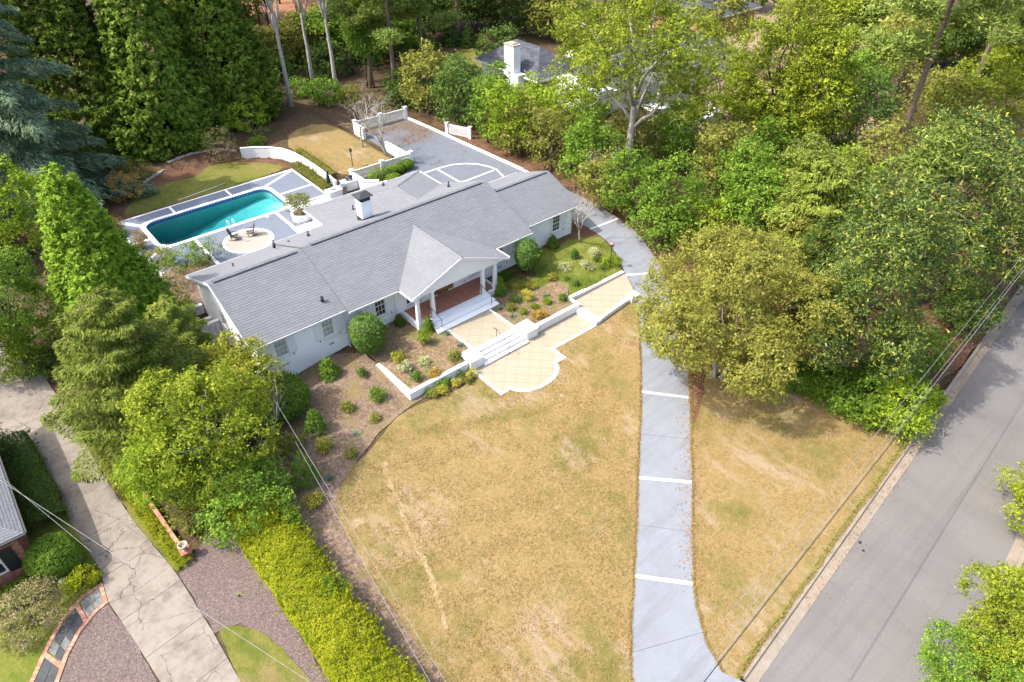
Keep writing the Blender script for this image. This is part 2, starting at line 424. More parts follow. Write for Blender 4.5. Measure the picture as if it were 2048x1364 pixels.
def sheet(name, poly, zf, mat, step=.6, off=.03, skirt=.25, wob=0, parent=None, holes=(), kind='structure'):
    poly = [(p[0], p[1]) for p in poly]
    if sum(poly[i][0]*poly[(i+1) % len(poly)][1]-poly[(i+1) % len(poly)][0]*poly[i][1] for i in range(len(poly))) < 0: poly = poly[::-1]
    b = resample(poly, step, wob)
    n = len(b); pts = [Vector(p) for p in b]; edges = [(i, (i+1) % n) for i in range(n)]
    for hl in holes:
        k = len(pts); hb = resample(hl, step); pts += [Vector(p) for p in hb]; edges += [(k+i, k+(i+1) % len(hb)) for i in range(len(hb))]
    xs = np.array(b); x0, y0 = xs.min(0); x1, y1 = xs.max(0)
    gx, gy = np.meshgrid(np.arange(x0+step/2, x1, step), np.arange(y0+step/2, y1, step)); gx, gy = gx.ravel(), gy.ravel()
    gx = gx+RNG.uniform(-.2, .2, gx.shape)*step; gy = gy+RNG.uniform(-.2, .2, gy.shape)*step
    k = inside(b, gx, gy)
    pts += [Vector((x, y)) for x, y in zip(gx[k], gy[k])]
    vs, es, fs, *_ = delaunay_2d_cdt(pts, edges, [], 0, 1e-5)
    A = np.array([(p.x, p.y) for p in vs]); F = [f for f in fs]
    cen = np.array([A[list(f)].mean(0) for f in F]); ok = inside(b, cen[:, 0], cen[:, 1])
    for hl in holes: ok &= ~inside(hl, cen[:, 0], cen[:, 1])
    Z = zf(A[:, 0], A[:, 1])+off if callable(zf) else np.full(len(A), zf+off)
    V = [tuple(q) for q in np.c_[A, Z]]; FF = [tuple(F[i]) for i in np.nonzero(ok)[0]]
    if skirt:
        k = len(V); B = np.array(b); zb = zf(B[:, 0], B[:, 1])+off if callable(zf) else np.full(len(B), zf+off)
        V += [tuple(q) for q in np.c_[B, zb]]+[tuple(q) for q in np.c_[B, zb-skirt]]
        FF += [(k+i, k+n+i, k+n+(i+1) % n, k+(i+1) % n)[::-1] for i in range(n)]
    me = bpy.data.meshes.new(name); me.from_pydata(V, [], FF); me.update()
    bm = bmesh.new(); bm.from_mesh(me); bmesh.ops.recalc_face_normals(bm, faces=bm.faces)
    up = sum(f.normal.z*f.calc_area() for f in bm.faces)
    if up < 0: bmesh.ops.reverse_faces(bm, faces=bm.faces)
    bm.to_mesh(me); bm.free()
    o = link(name, me, mat, parent)
    if parent is None and kind: o['kind'] = kind
    return o
def clip(poly, a, b):
    """keep the part of poly left of the line a-b"""
    out = []; n = len(poly)
    d = lambda p: (b[0]-a[0])*(p[1]-a[1])-(b[1]-a[1])*(p[0]-a[0])
    for i in range(n):
        p, q = poly[i], poly[(i+1) % n]; dp, dq = d(p), d(q)
        if dp >= 0: out.append(p)
        if (dp >= 0) != (dq >= 0):
            t = dp/(dp-dq); out.append(tuple(p[k]+(q[k]-p[k])*t for k in range(len(p))))
    return out
def area(poly): return abs(sum(poly[i][0]*poly[(i+1) % len(poly)][1]-poly[(i+1) % len(poly)][0]*poly[i][1] for i in range(len(poly))))/2
def band(a, b, w, z0, z1):
    a = Vector(a[:2]); b = Vector(b[:2]); d = (b-a).normalized(); nrm = Vector((-d.y, d.x))*w/2
    return [tuple(a+nrm), tuple(a-nrm), tuple(b-nrm), tuple(b+nrm)]
def strip_poly(path, w):
    """closed polygon of width w along a polyline"""
    L = []; R = []
    for i, p in enumerate(path):
        p = Vector(p[:2]); a = Vector(path[max(i-1, 0)][:2]); b = Vector(path[min(i+1, len(path)-1)][:2])
        d = (b-a).normalized(); nn = Vector((-d.y, d.x))*w/2
        L.append(tuple(p+nn)); R.append(tuple(p-nn))
    return L+R[::-1]

# ------------------------------------------------------------------ pool outline and terrain
def rounded(x0, y0, x1, y1, r, n=7):
    out = []
    for cx, cy, a0 in ((x1-r, y1-r, 0), (x0+r, y1-r, 90), (x0+r, y0+r, 180), (x1-r, y0+r, 270)):
        for k in range(n+1):
            a = math.radians(a0+90*k/n); out.append((cx+r*math.cos(a), cy+r*math.sin(a)))
    return out
POOL = rounded(10.7, 61.35, 23.1, 67.0, 1.15)
COPING = rounded(10.3, 60.95, 23.5, 67.4, 1.5)
# ground: fine grid round the property, coarse beyond
gx = np.concatenate([np.arange(-420, -30, 30), np.arange(-30, 0, 2), np.arange(0, 52, .8), np.arange(52, 130, 2.5), np.arange(130, 470, 30)])
gy = np.concatenate([np.arange(-160, -20, 20), np.arange(-20, 4, 1.2), np.arange(4, 80, .8), np.arange(80, 150, 2.5), np.arange(150, 520, 30)])
GX, GY = np.meshgrid(gx, gy); GZ = hgt(GX, GY) + .0
GZ = GZ - .5*(GY < 5.0+(GX-18)*.0885)*(GY > -2.85+(GX-18)*.0885)
nx, ny = len(gx), len(gy)
idx = np.arange(nx*ny).reshape(ny, nx)
q = np.stack([idx[:-1, :-1], idx[:-1, 1:], idx[1:, 1:], idx[1:, :-1]], -1).reshape(-1, 4)
cx = (GX[:-1, :-1]+GX[1:, 1:]).ravel()/2; cy = (GY[:-1, :-1]+GY[1:, 1:]).ravel()/2
big = rounded(10.0, 60.7, 23.8, 67.7, 1.2)
q = q[~inside(big, cx, cy)]
me = bpy.data.meshes.new('ground'); me.from_pydata(np.c_[GX.ravel(), GY.ravel(), GZ.ravel()].tolist(), [], q.tolist()); me.update()
tag(link('ground', me, M['wood_floor']), kind='structure')

LOW = -.55
P2 = lambda lst: [tuple(g(*p)[:2]) for p in lst]
# ------------------------------------------------------------------ lawns, beds
driveL = [(11.6, 3.4), (12.2, 5.4), (14.0, 7.8), (16.5, 10.0), (18.35, 11.45), (22.3, 14.75), (25.4, 17.3), (29.35, 20.6), (33.1, 23.9), (36.7, 27.4), (38.4, 29.4), (39.85, 31.7), (41.2, 34.0), (42.0, 36.1), (42.3, 37.9), (42.4, 39.6), (42.4, 41.5)]
driveR = [(18.3, 3.95), (17.7, 5.4), (18.4, 6.95), (19.5, 8.3), (20.4, 9.2), (25.95, 13.6), (31.5, 18.1), (35.7, 21.8), (40.2, 26.6), (43.2, 30.5), (44.7, 33.7), (45.2, 35.2), (45.8, 37.8), (46.3, 41.0), (46.4, 43.5)]
lawn_l = [(7.0, 6.0), (12.0, 6.2)]+driveL[2:11]+[(38.5, 29.45), (37.5, 28.9), (33.2, 28.42), (28.22, 28.3), (28.22, 27.0), (27.2, 27.0), (26.6, 26.2), (25.1, 25.75), (23.6, 26.2), (22.9, 27.0), (22.0, 27.0), (22.0, 29.4), (19, 29.6), (16.4, 30.0), (15.2, 29.9), (13.0, 28.75), (10.85, 28.0), (9.65, 27.25), (8.7, 26.4), (7.9, 24.6), (7.4, 22), (7.2, 18), (7.0, 12)]
sheet('lawn', lawn_l, hgt, M['lawn_grass'], .8, .035, .1, .05)
lawn_r = [(17.9, 4.8)]+driveR[1:9]+[(40.6, 24.5), (41.4, 21), (42.5, 16.5), (43.2, 11.5), (44.2, 7.1), (34.8, 6.1), (29, 5.7), (22, 5.05)]
sheet('lawn', lawn_r, hgt, M['lawn_grass'], .8, .035, .1, .03)
# mulch along the left side of the lawn and in front of the left wing
sheet('mulch_bed', smooth_poly([(3.2, 12), (7.4, 12), (7.6, 20), (8.1, 25), (9.0, 26.8), (11.2, 28.3), (14, 29.6), (16.6, 30.3), (22.1, 30.0), (22.1, 31.2), (17, 31), (17, 38.6), (8.5, 38.6), (7.5, 32), (3.4, 30)], 1), hgt, M['mulch'], .6, .056, .1, .05)
# worn drainage path down the lawn
sheet('worn_path', strip_poly(P2([(768, 925), (775, 955), (800, 1010), (815, 1060), (840, 1105), (865, 1160), (880, 1215), (893, 1260)]), .26), hgt, M['worn_dirt'], .2, .045, .04, .06)
# planted terrace between retaining wall and house
bed = [(17.1, 30.85), (22.05, 30.85), (22.05, 31.7), (23.1, 31.7), (23.1, 34.8), (22.3, 34.8), (22.3, 36.2), (21.4, 36.2), (21.4, 38.7), (17.1, 38.7)]
bedr = [(27.25, 34.8), (27.25, 31.7), (28.4, 31.7), (28.4, 30.85), (33.2, 30.85), (33.2, 32.0), (34.5, 33.2), (34.0, 34.5), (31.5, 34.6), (30.4, 35.8), (30.6, 38.8), (29.3, 38.8), (29.3, 36.2), (28.2, 36.2), (28.2, 34.8)]
sheet('planting_bed', bed, plate, M['bed_soil'], .5, .03, .5)
sheet('planting_bed', bedr, plate, M['bed_soil'], .5, .03, .5)
gl = [(33.2, 31.9), (39.7, 31.9), (41.05, 34.0), (41.85, 36.1), (42.0, 37.0), (39.8, 38.3), (37, 38.4), (35.5, 39.2), (30.6, 39.2), (30.2, 35.8), (31.5, 34.5), (34.0, 34.4), (34.5, 33.2)]
sheet('front_lawn', gl, plate, M['lush_lawn'], .5, .045, .5, .0)
sheet('mulch_bed', [(37, 38.3), (39.8, 38.2), (42.1, 36.9), (42.4, 39.6), (42.4, 41.0), (40.4, 41), (40.4, 39.2), (36, 39.2)], plate, M['pine_straw'], .5, .06, .3, .04)
# leaf-strewn strip between driveway and trees on the right
sheet('leaf_strip', smooth_poly([(29.5, 16.3), (31.5, 17.9), (35.7, 21.6), (40.2, 26.4), (43.6, 30.8), (45.3, 33.6), (46.6, 37.6), (47.2, 42), (46.6, 52), (46.2, 70), (49, 74), (50, 52), (50, 36), (45, 26), (40, 21.0), (36.0, 20.3), (32, 17.4)], 1), hgt, M['pine_straw'], .8, .045, .1, .06)
sheet('tree_bed', smooth_poly([(34, 18.5), (38, 16.5), (43, 11.5), (44.3, 7.1), (66, 8.9), (90, 11), (90, 30), (60, 34), (46, 32), (40.5, 25.5)], 1), hgt, M['pine_straw'], 1.0, .042, .1, .05)
# back garden
sheet('pool_lawn', smooth_poly([(9.6, 69.4), (10.3, 71.2), (12.4, 73.8), (15.3, 75.2), (17.5, 74.2), (19.2, 74.6), (20.4, 76.2), (23.6, 75.2), (26.4, 72), (27.2, 69.4)], 2), hgt, M['green_lawn'], .6, .05, .1, .04)
sheet('garden_bed', smooth_poly([(2, 60), (8.4, 60), (9, 69.3), (27.4, 69.3), (27.3, 72.3), (25, 75.6), (24, 84), (14, 88), (4, 84), (0, 72)], 1), hgt, M['pine_straw'], .9, .03, .1, .08)
sheet('back_lawn', smooth_poly([(28.9, 62.9), (37.2, 62.9), (37.3, 68), (36.8, 74), (35.5, 78.5), (31, 77.8), (28.8, 73)], 1), hgt, M['lawn_grass'], .6, .05, .1, .06)
sheet('far_lawn', smooth_poly(P2([(870, 165), (960, 150), (975, 105), (930, 95), (880, 120), (860, 140)]), 2), hgt, M['green_lawn'], 2, .05, .1, .2)
sheet('clay_lot', P2([(380, -60), (740, -80), (700, 30), (640, 62), (560, 78), (470, 45), (400, 10)]), hgt, M['red_clay'], 6, .06, .1, .6)
sheet('clay_lot', P2([(1440, -20), (1900, -60), (1780, 200), (1740, 270), (1600, 300), (1440, 290), (1400, 250)]), hgt, M['bare_dirt'], 5, .06, .1, .4)
# next-door garden on the left
sheet('ground_cover', [(-1.3, 44), (-1.15, 38), (-.8, 32.7), (-.15, 27.7), (.5, 27.5), (.7, 28.3), (.5, 33), (.25, 39.5), (.2, 45)], hgt, M['green_lawn'], .6, .05, .1, .04)
sheet('mulch_bed', [(.6, 28.0), (3.4, 29.8), (3.2, 12), (2.6, 14), (2.1, 20), (1.3, 22.6), (.1, 23.0), (-.1, 27.4)], hgt, M['grey_mulch'], .6, .036, .1, .04)
sheet('side_lawn', smooth_poly([(.1, 22.9), (.9, 22.9), (1.9, 21.6), (2.4, 19.6), (2.7, 17), (2.8, 12), (.05, 12)], 1), hgt, M['green_lawn'], .5, .06, .1, .02)
sheet('mulch_bed', [(-3.6, 29.3), (-3.45, 28.1), (-3.15, 25.5), (-2.8, 22.0), (-2.8, 14), (-12, 14), (-12, 24), (-6.5, 25.6), (-4.6, 28.6)], hgt, M['grey_mulch'], .6, .036, .1, .05)
sheet('ground_cover', [(-3.6, 44), (-3.65, 39), (-3.5, 34), (-3.25, 31), (-3.6, 29.4), (-4.6, 28.7), (-6.6, 25.7), (-12, 24), (-14, 30), (-10, 44)], hgt, M['lush_lawn'], .8, .05, .1, .05)

# ------------------------------------------------------------------ street and kerb
def cu(u): return 4.7+(u-18)*.0885          # lawn side of the kerb
us = [-60, -20, 0, 10, 13.2, 14.2]
road = [(-80, cu(-80)-.75), (140, cu(140)-.75), (140, cu(140)-7.6), (-80, cu(-80)-7.6)]
sheet('street', road, lambda x, y: x*0+LOW-.14, M['asphalt'], 3, .03, .1)
kerb = tag(empty('kerb', (0, 0, LOW)), kind='structure')
k0 = 17.6
segs = [(-60+i*3.05, -60+(i+1)*3.05) for i in range(22)]+[(18.3+i*3.05, 18.3+(i+1)*3.05) for i in range(36)]
for a, b in segs:
    a += .012; b -= .012
    if b < 11.6 or a > 18.2:
        mb = MB((0, 0, LOW))
        f = lambda u, d, z: (u, cu(u)-d, z)
        prof = [(0, LOW-.2), (0, LOW+.06), (.2, LOW+.05), (.26, LOW-.07), (.74, LOW-.1), (.74, LOW-.3)]
        A = [f(a, d, z) for d, z in prof]; B = [f(b, d, z) for d, z in prof]; n = len(prof)
        mb.add(A+B, [(i, i+1, n+i+1, n+i)[::-1] for i in range(n-1)]+[tuple(range(n)), tuple(range(n, 2*n))[::-1]])
        mb.build('kerb_stone', M['curb_concrete'], kerb)
# opposite kerb
for a, b in [(-40+i*3.05, -40+(i+1)*3.05) for i in range(40)]:
    a += .012; b -= .012
    mb = MB((0, 0, LOW)); f = lambda u, d, z: (u, cu(u)-7.55-d, z)
    prof = [(-.45, LOW-.3), (-.45, LOW-.1), (0, LOW-.07), (.06, LOW+.05), (.26, LOW+.06), (.26, LOW-.2)]
    A = [f(a, d, z) for d, z in prof]; B = [f(b, d, z) for d, z in prof]; n = len(prof)
    mb.add(A+B, [(i, i+1, n+i+1, n+i)[::-1] for i in range(n-1)]+[tuple(range(n)), tuple(range(n, 2*n))[::-1]])
    mb.build('kerb_stone', M['curb_concrete'], kerb)
far_verge = sheet('verge', [(-60, cu(-60)-7.8), (120, cu(120)-7.8), (120, -30), (-60, -30)], hgt, M['green_lawn'], 2.5, .03, .1)
# oil spots on the asphalt
mb = MB()
for px, py, r in ((1720, 1085, .13), (1727, 1101, .09), (1733, 1090, .035), (1738, 1096, .03), (1726, 1094, .03), (1735, 1086, .025), (1732, 1108, .03)):
    p = g(px, py, LOW-.11); n = 9
    pts = [(p.x+r*random.uniform(.7, 1.2)*math.cos(2*math.pi*k/n), p.y+r*.8*random.uniform(.7, 1.2)*math.sin(2*math.pi*k/n), LOW-.107) for k in range(n)]
    mb.add(pts, [tuple(range(n))])
tag(mb.build('oil_stain', M['black_metal']), kind='stuff')

# ------------------------------------------------------------------ own driveway: painted slabs between white brick bands
def along(path, s):
    acc = 0
    for i in range(len(path)-1):
        a, b = Vector(path[i]), Vector(path[i+1]); L = (b-a).length
        if acc+L >= s: return a.lerp(b, (s-acc)/L)
        acc += L
    return Vector(path[-1])
def plen(path): return sum((Vector(path[i+1])-Vector(path[i])).length for i in range(len(path)-1))
drive = sheet('driveway', driveL+driveR[::-1], hgt, M['dark_joint'], .8, .045, .25)
def nearest_s(path, p):
    best = None; acc = 0; p = Vector(p)
    for i in range(len(path)-1):
        a, b = Vector(path[i]), Vector(path[i+1]); d = b-a; L = d.length; t = max(0, min(1, (p-a).dot(d)/L/L)); q = a+d*t
        if best is None or (q-p).length < best[0]: best = ((q-p).length, acc+t*L)
        acc += L
    return best[1]
def sub(path, s0, s1):
    out = [along(path, s0)]; acc = 0
    for i in range(len(path)-1):
        acc += (Vector(path[i+1])-Vector(path[i])).length
        if s0 < acc < s1: out.append(Vector(path[i+1]))
    out.append(along(path, s1)); return [tuple(q) for q in out]
cuts = []    # (left pixel, right pixel, half width)
for l, r, w in (((1265, 1307), (1402, 1266), .012), ((1268, 1153), (1388, 1169), .125), ((1275, 1051), (1386, 1066), .012), ((1281, 957), (1385, 966), .125), ((1285, 870), (1384, 880), .012), ((1287, 785), (1381, 797), .125), ((1284, 715), (1372, 724), .012), ((1282, 652), (1364, 657), .125), ((1270, 600), (1350, 610), .012), ((1249, 551), (1325, 546), .125), ((1200, 480), (1276, 477), .012), ((1171, 463), (1227, 441), .125)):
    pl, pr = g(*l), g(*r); cuts.append((nearest_s(driveL, pl[:2]), nearest_s(driveR, pr[:2]), w))
sl, sr = 0, 0
for a, b, w in cuts+[(plen(driveL), plen(driveR), 0)]:
    L = sub(driveL, sl, a-w); R = sub(driveR, sr, b-w)
    sheet('concrete_slab', L+R[::-1], hgt, M['blue_concrete'], .8, .07, .05, parent=drive)
    if w > .1:
        # soldier course of white bricks
        A0, A1, B0, B1 = along(driveL, a-w+.012), along(driveL, a+w-.012), along(driveR, b-w+.012), along(driveR, b+w-.012)
        n = int((A0-B0).length/.105); mb = MB()
        for i in range(n):
            t0, t1 = (i+.05)/n, (i+.95)/n
            qd = [A0.lerp(B0, t0), A0.lerp(B0, t1), A1.lerp(B1, t1), A1.lerp(B1, t0)]
            zz = [float(hgt(p.x, p.y))+.072+random.uniform(0, .006) for p in qd]
            mb.hexa([(p.x, p.y, z-.06) for p, z in zip(qd, zz)], [(p.x, p.y, z) for p, z in zip(qd, zz)])
        mb.build('brick_band', M['band_paint'], drive)
    sl, sr = a+w, b+w
# ------------------------------------------------------------------ parking court behind the house
court_poly = [(38.1, 46), (42.4, 41.5), (46.4, 43.5), (46.3, 52.7), (45.5, 69.2), (45.2, 73.6), (38.0, 73.8), (38.0, 61.9), (33.9, 58.6), (33.9, 47)]
court = sheet('parking_court', court_poly, hgt, M['court_paint'], 1.0, .05, .2)
def brick_line(path, w, parent, z=.06, bl=.21):
    mb = MB(); L = plen(path); n = int(L/bl)
    for i in range(n):
        a, b = along(path, (i+.03)*L/n), along(path, (i+.97)*L/n); d = (b-a).normalized(); nn = Vector((-d.y, d.x))*w/2
        qd = [a-nn, b-nn, b+nn, a+nn]; zz = [float(hgt(p.x, p.y))+z+random.uniform(0, .004) for p in qd]
        mb.hexa([(p.x, p.y, q-.05) for p, q in zip(qd, zz)], [(p.x, p.y, q) for p, q in zip(qd, zz)])
    mb.build('brick_band', M['band_paint'], parent)
brick_line([tuple(g(px, py, .1)[:2]) for px, py in ((848, 346), (862, 341), (882, 335), (905, 329), (930, 327), (955, 328), (978, 333), (992, 338), (1004, 350), (1010, 356))], .24, court)
brick_line([tuple(g(px, py, .1)[:2]) for px, py in ((872, 337), (895, 350), (918, 363))], .24, court)
brick_line([tuple(g(px, py, .1)[:2]) for px, py in ((918, 363), (928, 363), (988, 340))], .24, court)
# low white kerb wall on the tree side of the court
cw = MB()
path = [(46.45, 43.5), (46.35, 52.7), (45.6, 69.2), (45.3, 73.7)]
for i in range(3):
    a, b = Vector(path[i]), Vector(path[i+1]); cw.prism(band(a, b, .28, 0, 0), -.2, .3 if i else .22)
tag(cw.build('court_kerb', M['white_paint'], bevel=.015), 'long low white kerb wall edging the parking court below the trees', 'kerb')

# ------------------------------------------------------------------ pool deck, pool
deckz = .1
deck_poly = [(8.9, 54), (27.3, 52.5), (27.3, 69.4), (9.0, 69.1), (8.4, 63)]
deck = sheet('pool_deck', deck_poly, lambda x, y: x*0+deckz, M['white_paint'], 1.5, 0, .5, holes=(POOL,))
def deck_panel(poly):
    me = MB().prism(poly, deckz-.02, deckz+.014).mesh('deck_panel', M['deck_paint']); link('deck_panel', me, None, deck)
bw = .14
# the deck is cut by bands that run out from the pool corners
x0, y0, x1, y1 = 10.3, 60.95, 23.5, 67.4
D = [(9.2, 54.4), (27.05, 53.0), (27.05, 69.15), (9.2, 68.9), (8.65, 63)]
def ring(side):
    r = 1.1
    if side == 'N':
        xs = [12.0, 13.9, 19.6, 22.3]
        out = [[(x0+.2, y1-.3), (x0+.9, y1+.02), (13.75, y1+.02), (13.75, 68.9), (9.45, 68.88)]]
        out.append([(14.0, y1+.02), (19.5, y1+.02), (19.5, 69.02), (14.0, 68.95)])
        out.append([(19.75, y1+.02), (22.5, y1+.02), (23.0, y1-.12), (26.75, 69.1), (19.75, 69.02)])
        return out
for p in ring('N'): deck_panel(p)
deck_panel([(23.25, y1-.35), (23.52, 66.4), (23.52, 64.6), (27.05, 64.6), (27.05, 68.85)])
deck_panel([(23.52, 64.3), (23.52, 62.2), (23.3, 61.5), (27.05, 61.5), (27.05, 64.3)])
deck_panel([(23.0, 61.25), (23.0, 60.93), (27.05, 60.93), (27.05, 61.22)])
deck_panel([(8.95, 68.6), (x0+.02, y1-.75), (x0-.02, 63.9), (8.75, 63.9)])
deck_panel([(8.72, 63.6), (x0-.02, 63.6), (x0-.02, 62.4), (x0+.15, 61.6), (9.05, 60.2)])
deck_panel([(9.1, 59.9), (x0+.35, 61.25), (x0+1.0, 60.93), (13.3, 60.93), (13.3, 57.2), (9.15, 57.2)])
deck_panel([(13.6, 60.93), (21.3, 60.93), (21.3, 53.6), (13.6, 54.2)])
deck_panel([(9.15, 56.95), (13.3, 56.95), (13.3, 54.3), (9.2, 54.5)])
deck_panel([(21.6, 60.93), (22.7, 60.93), (22.7, 60.2), (27.05, 60.2), (27.05, 53.2), (21.6, 53.6)])
# planted corner cut in the deck at its left front
sheet('garden_bed', [(13.2, 54.0), (13.2, 57.1), (9.4, 57.1), (7, 54), (8, 50.2), (16, 50.2)], lambda x, y: x*0+deckz, M['mulch'], .6, .035, .3, .02)
# round pebble patio
cc = g(497, 481, deckz); CIR = (cc.x, cc.y)
pat = MB().lathe((cc.x, cc.y, 0), [(2.28, deckz), (2.28, deckz+.03), (1.98, deckz+.035), (1.98, deckz)], 40, False).build('patio_rim', M['white_paint'], deck)
MB().prism([(cc.x+1.99*math.cos(t), cc.y+1.99*math.sin(t)) for t in np.linspace(0, 2*math.pi, 40, endpoint=False)], deckz, deckz+.028).build('patio_disc', M['pebble_patio'], deck)
# pool shell, coping, tile band, water
pool = tag(empty('swimming_pool', (17, 64, deckz)), kind='structure')
def pool_floor(u): return np.interp(u, [10, 14, 18.5, 22, 23.2], [-2.5, -2.4, -1.45, -1.0, -.95])
b = resample(POOL, .5); n = len(b)
wz = -.12
pm = MB((17, 64, deckz))
pm.add([(x, y, deckz-.02) for x, y in b]+[(x, y, float(pool_floor(x))) for x, y in b], [(i, (i+1) % n, n+(i+1) % n, n+i) for i in range(n)])
pts = [Vector(p) for p in b]; gx_, gy_ = np.meshgrid(np.arange(10.5, 23.3, .7), np.arange(61, 67.2, .7)); kk = inside(b, gx_.ravel(), gy_.ravel())
pts += [Vector((x, y)) for x, y in zip(gx_.ravel()[kk], gy_.ravel()[kk])]
vs, _, fs, *_ = delaunay_2d_cdt(pts, [(i, (i+1) % n) for i in range(n)], [], 0, 1e-5)
fs = [f for f in fs if inside(b, sum(vs[i].x for i in f)/3, sum(vs[i].y for i in f)/3)]
pm.add([(v.x, v.y, float(pool_floor(v.x))) for v in vs], fs)
pm.build('basin', M['pool_plaster'], pool)
tb = MB((17, 64, deckz)); bi = resample([(17+(x-17)*.998, 64+(y-64)*.996) for x, y in POOL], .28); n2 = len(bi)
for i in range(n2):
    a, c = bi[i], bi[(i+1) % n2]; a2 = (a[0]*.93+c[0]*.07, a[1]*.93+c[1]*.07); c2 = (a[0]*.07+c[0]*.93, a[1]*.07+c[1]*.93)
    tb.add([(a2[0], a2[1], wz-.1), (c2[0], c2[1], wz-.1), (c2[0], c2[1], deckz-.012), (a2[0], a2[1], deckz-.012)], [(0, 1, 2, 3)])
tb.build('tile_band', M['blue_tile'], pool)
cp = MB((17, 64, deckz)); ri = POOL; ro = COPING; nn = len(ri)
cp.add([(x, y, deckz+.05) for x, y in ro]+[(x, y, deckz+.05) for x, y in ri]+[(x, y, deckz-.03) for x, y in ri]+[(x, y, deckz-.03) for x, y in ro],
       [(i, (i+1) % nn, nn+(i+1) % nn, nn+i) for i in range(nn)]+[(nn+i, nn+(i+1) % nn, 2*nn+(i+1) % nn, 2*nn+i) for i in range(nn)]+[(3*nn+i, 3*nn+(i+1) % nn, (i+1) % nn, i) for i in range(nn)])
cp.build('coping', M['white_paint'], pool)
t = NT('pool_surface')
tr = t.n.new('ShaderNodeBsdfTransparent'); gl_ = t.n.new('ShaderNodeBsdfGlossy'); gl_.inputs['Roughness'].default_value = .04
fr = t.n.new('ShaderNodeFresnel'); fr.inputs['IOR'].default_value = 1.33
bp = t.n.new('ShaderNodeBump'); bp.inputs['Strength'].default_value = .15; bp.inputs['Distance'].default_value = .03; t.l.new(t.noise(4, 3, .5), bp.inputs['Height'])
t.l.new(bp.outputs[0], gl_.inputs['Normal']); t.l.new(bp.outputs[0], fr.inputs['Normal'])
mx = t.n.new('ShaderNodeMixShader'); t.l.new(fr.outputs[0], mx.inputs[0]); t.l.new(tr.outputs[0], mx.inputs[1]); t.l.new(gl_.outputs[0], mx.inputs[2]); t.l.new(mx.outputs[0], t.out.inputs['Surface'])
va = t.n.new('ShaderNodeVolumeAbsorption'); va.inputs['Color'].default_value = (.0, .6, .66, 1); va.inputs['Density'].default_value = .42; t.l.new(va.outputs[0], t.out.inputs['Volume'])
wo = [(17+(x-17)*1.003, 64+(y-64)*1.006) for x, y in b]
wm = MB((17, 64, deckz)); wm.add([(x, y, wz) for x, y in wo]+[(x, y, -2.7) for x, y in wo], [tuple(range(n)), tuple(range(n, 2*n))[::-1]]+[(i, n+i, n+(i+1) % n, (i+1) % n) for i in range(n)])
wob_ = wm.build('water', M['pool_surface'], pool)
# entry steps in the shallow end, curved
for k in range(3):
    r = 1.0+.45*k
    arc = [(23.05, 62.6)]+[(23.05-r*math.cos(a), 62.9+r*math.sin(a)*1.1) for a in np.linspace(-1.2, 1.2, 11)]+[(23.05, 63.3)]
    MB((17, 64, deckz)).prism(arc, -1.0, -.3-.22*k).build('entry_step', M['pool_plaster'], pool)

# ------------------------------------------------------------------ front walk, terrace, steps, walls
def tiled(name, poly, z, label_border=True, ang=math.radians(45), size=.86, gap=.012, mat='tan_tile'):
    base = sheet(name, poly, lambda x, y: x*0+z, M['grout'], 1.2, 0, .25)
    c, s_ = math.cos(ang), math.sin(ang)
    R = 14
    cx_ = sum(p[0] for p in poly)/len(poly); cy_ = sum(p[1] for p in poly)/len(poly)
    for i in range(-R, R):
        for j in range(-R, R):
            qd = []
            for a, b_ in ((i, j), (i+1, j), (i+1, j+1), (i, j+1)):
                x = (a*size+(gap if a == i else -gap)); y = (b_*size+(gap if b_ == j else -gap))
                qd.append((cx_+x*c-y*s_, cy_+x*s_+y*c))
            pl = list(poly)
            if sum(pl[k][0]*pl[(k+1) % len(pl)][1]-pl[(k+1) % len(pl)][0]*pl[k][1] for k in range(len(pl))) < 0: pl = pl[::-1]
            for k in range(4):
                pl = clip(pl, qd[k], qd[(k+1) % 4])
                if len(pl) < 3: break
            if len(pl) >= 3 and area(pl) > .02:
                zt = z+.01+random.uniform(0, .004)
                link('tile', MB().prism(pl, z-.02, zt).mesh('tile', M[mat]), None, base)
    return base
def edging(name, path, w, z0, z1, parent, closed=False):
    """coping pieces laid end to end along a polyline"""
    mb = MB()
    n = len(path)
    for i in range(n if closed else n-1):
        a, b_ = Vector(path[i][:2]), Vector(path[(i+1) % n][:2]); d = (b_-a).normalized()
        mb.prism(band(a-d*w*.45, b_+d*w*.45, w-.004*(i % 2), 0, 0), z0, z1-.003*(i % 2))
    return mb.build(name, M['white_paint'], parent, bevel=.012)
TZ = -.5
arc = [(25.1+2.1*math.cos(a), 27.15+1.3*math.sin(a)) for a in np.linspace(math.pi, 2*math.pi, 15)]
terr = [(22.15, 30.4), (22.15, 27.15)]+arc+[(28.1, 27.15), (28.1, 28.45), (32.8, 28.45), (32.8, 30.55), (28.4, 30.55), (28.4, 30.4)]
ter = tiled('terrace', terr, TZ)
edging('terrace_edging', [(22.1, 30.5), (22.1, 27.1)]+arc+[(28.15, 27.1), (28.15, 28.4), (32.8, 28.4)], .24, TZ-.2, TZ+.035, ter)
WZ = -.2
wr = [(33.35, 28.6), (37.7, 29.05), (38.3, 29.25), (39.83, 31.66), (33.35, 31.72)]
w2 = tiled('side_walk', wr, WZ)
edging('walk_edging', [(33.3, 28.5), (37.5, 28.95)], .28, WZ-.35, WZ+.05, w2)
MB().box((32.75, 28.3, TZ-.1), (33.38, 30.62, WZ+.02)).build('step', M['white_paint'], w2, bevel=.01)
EZ = .12
ew = tiled('entry_walk', [(23.2, 31.5), (27.15, 31.5), (27.15, 34.85), (23.2, 34.85)], EZ)
edging('walk_edging', [(23.13, 31.6), (23.13, 34.75)], .2, EZ-.3, EZ+.03, ew)
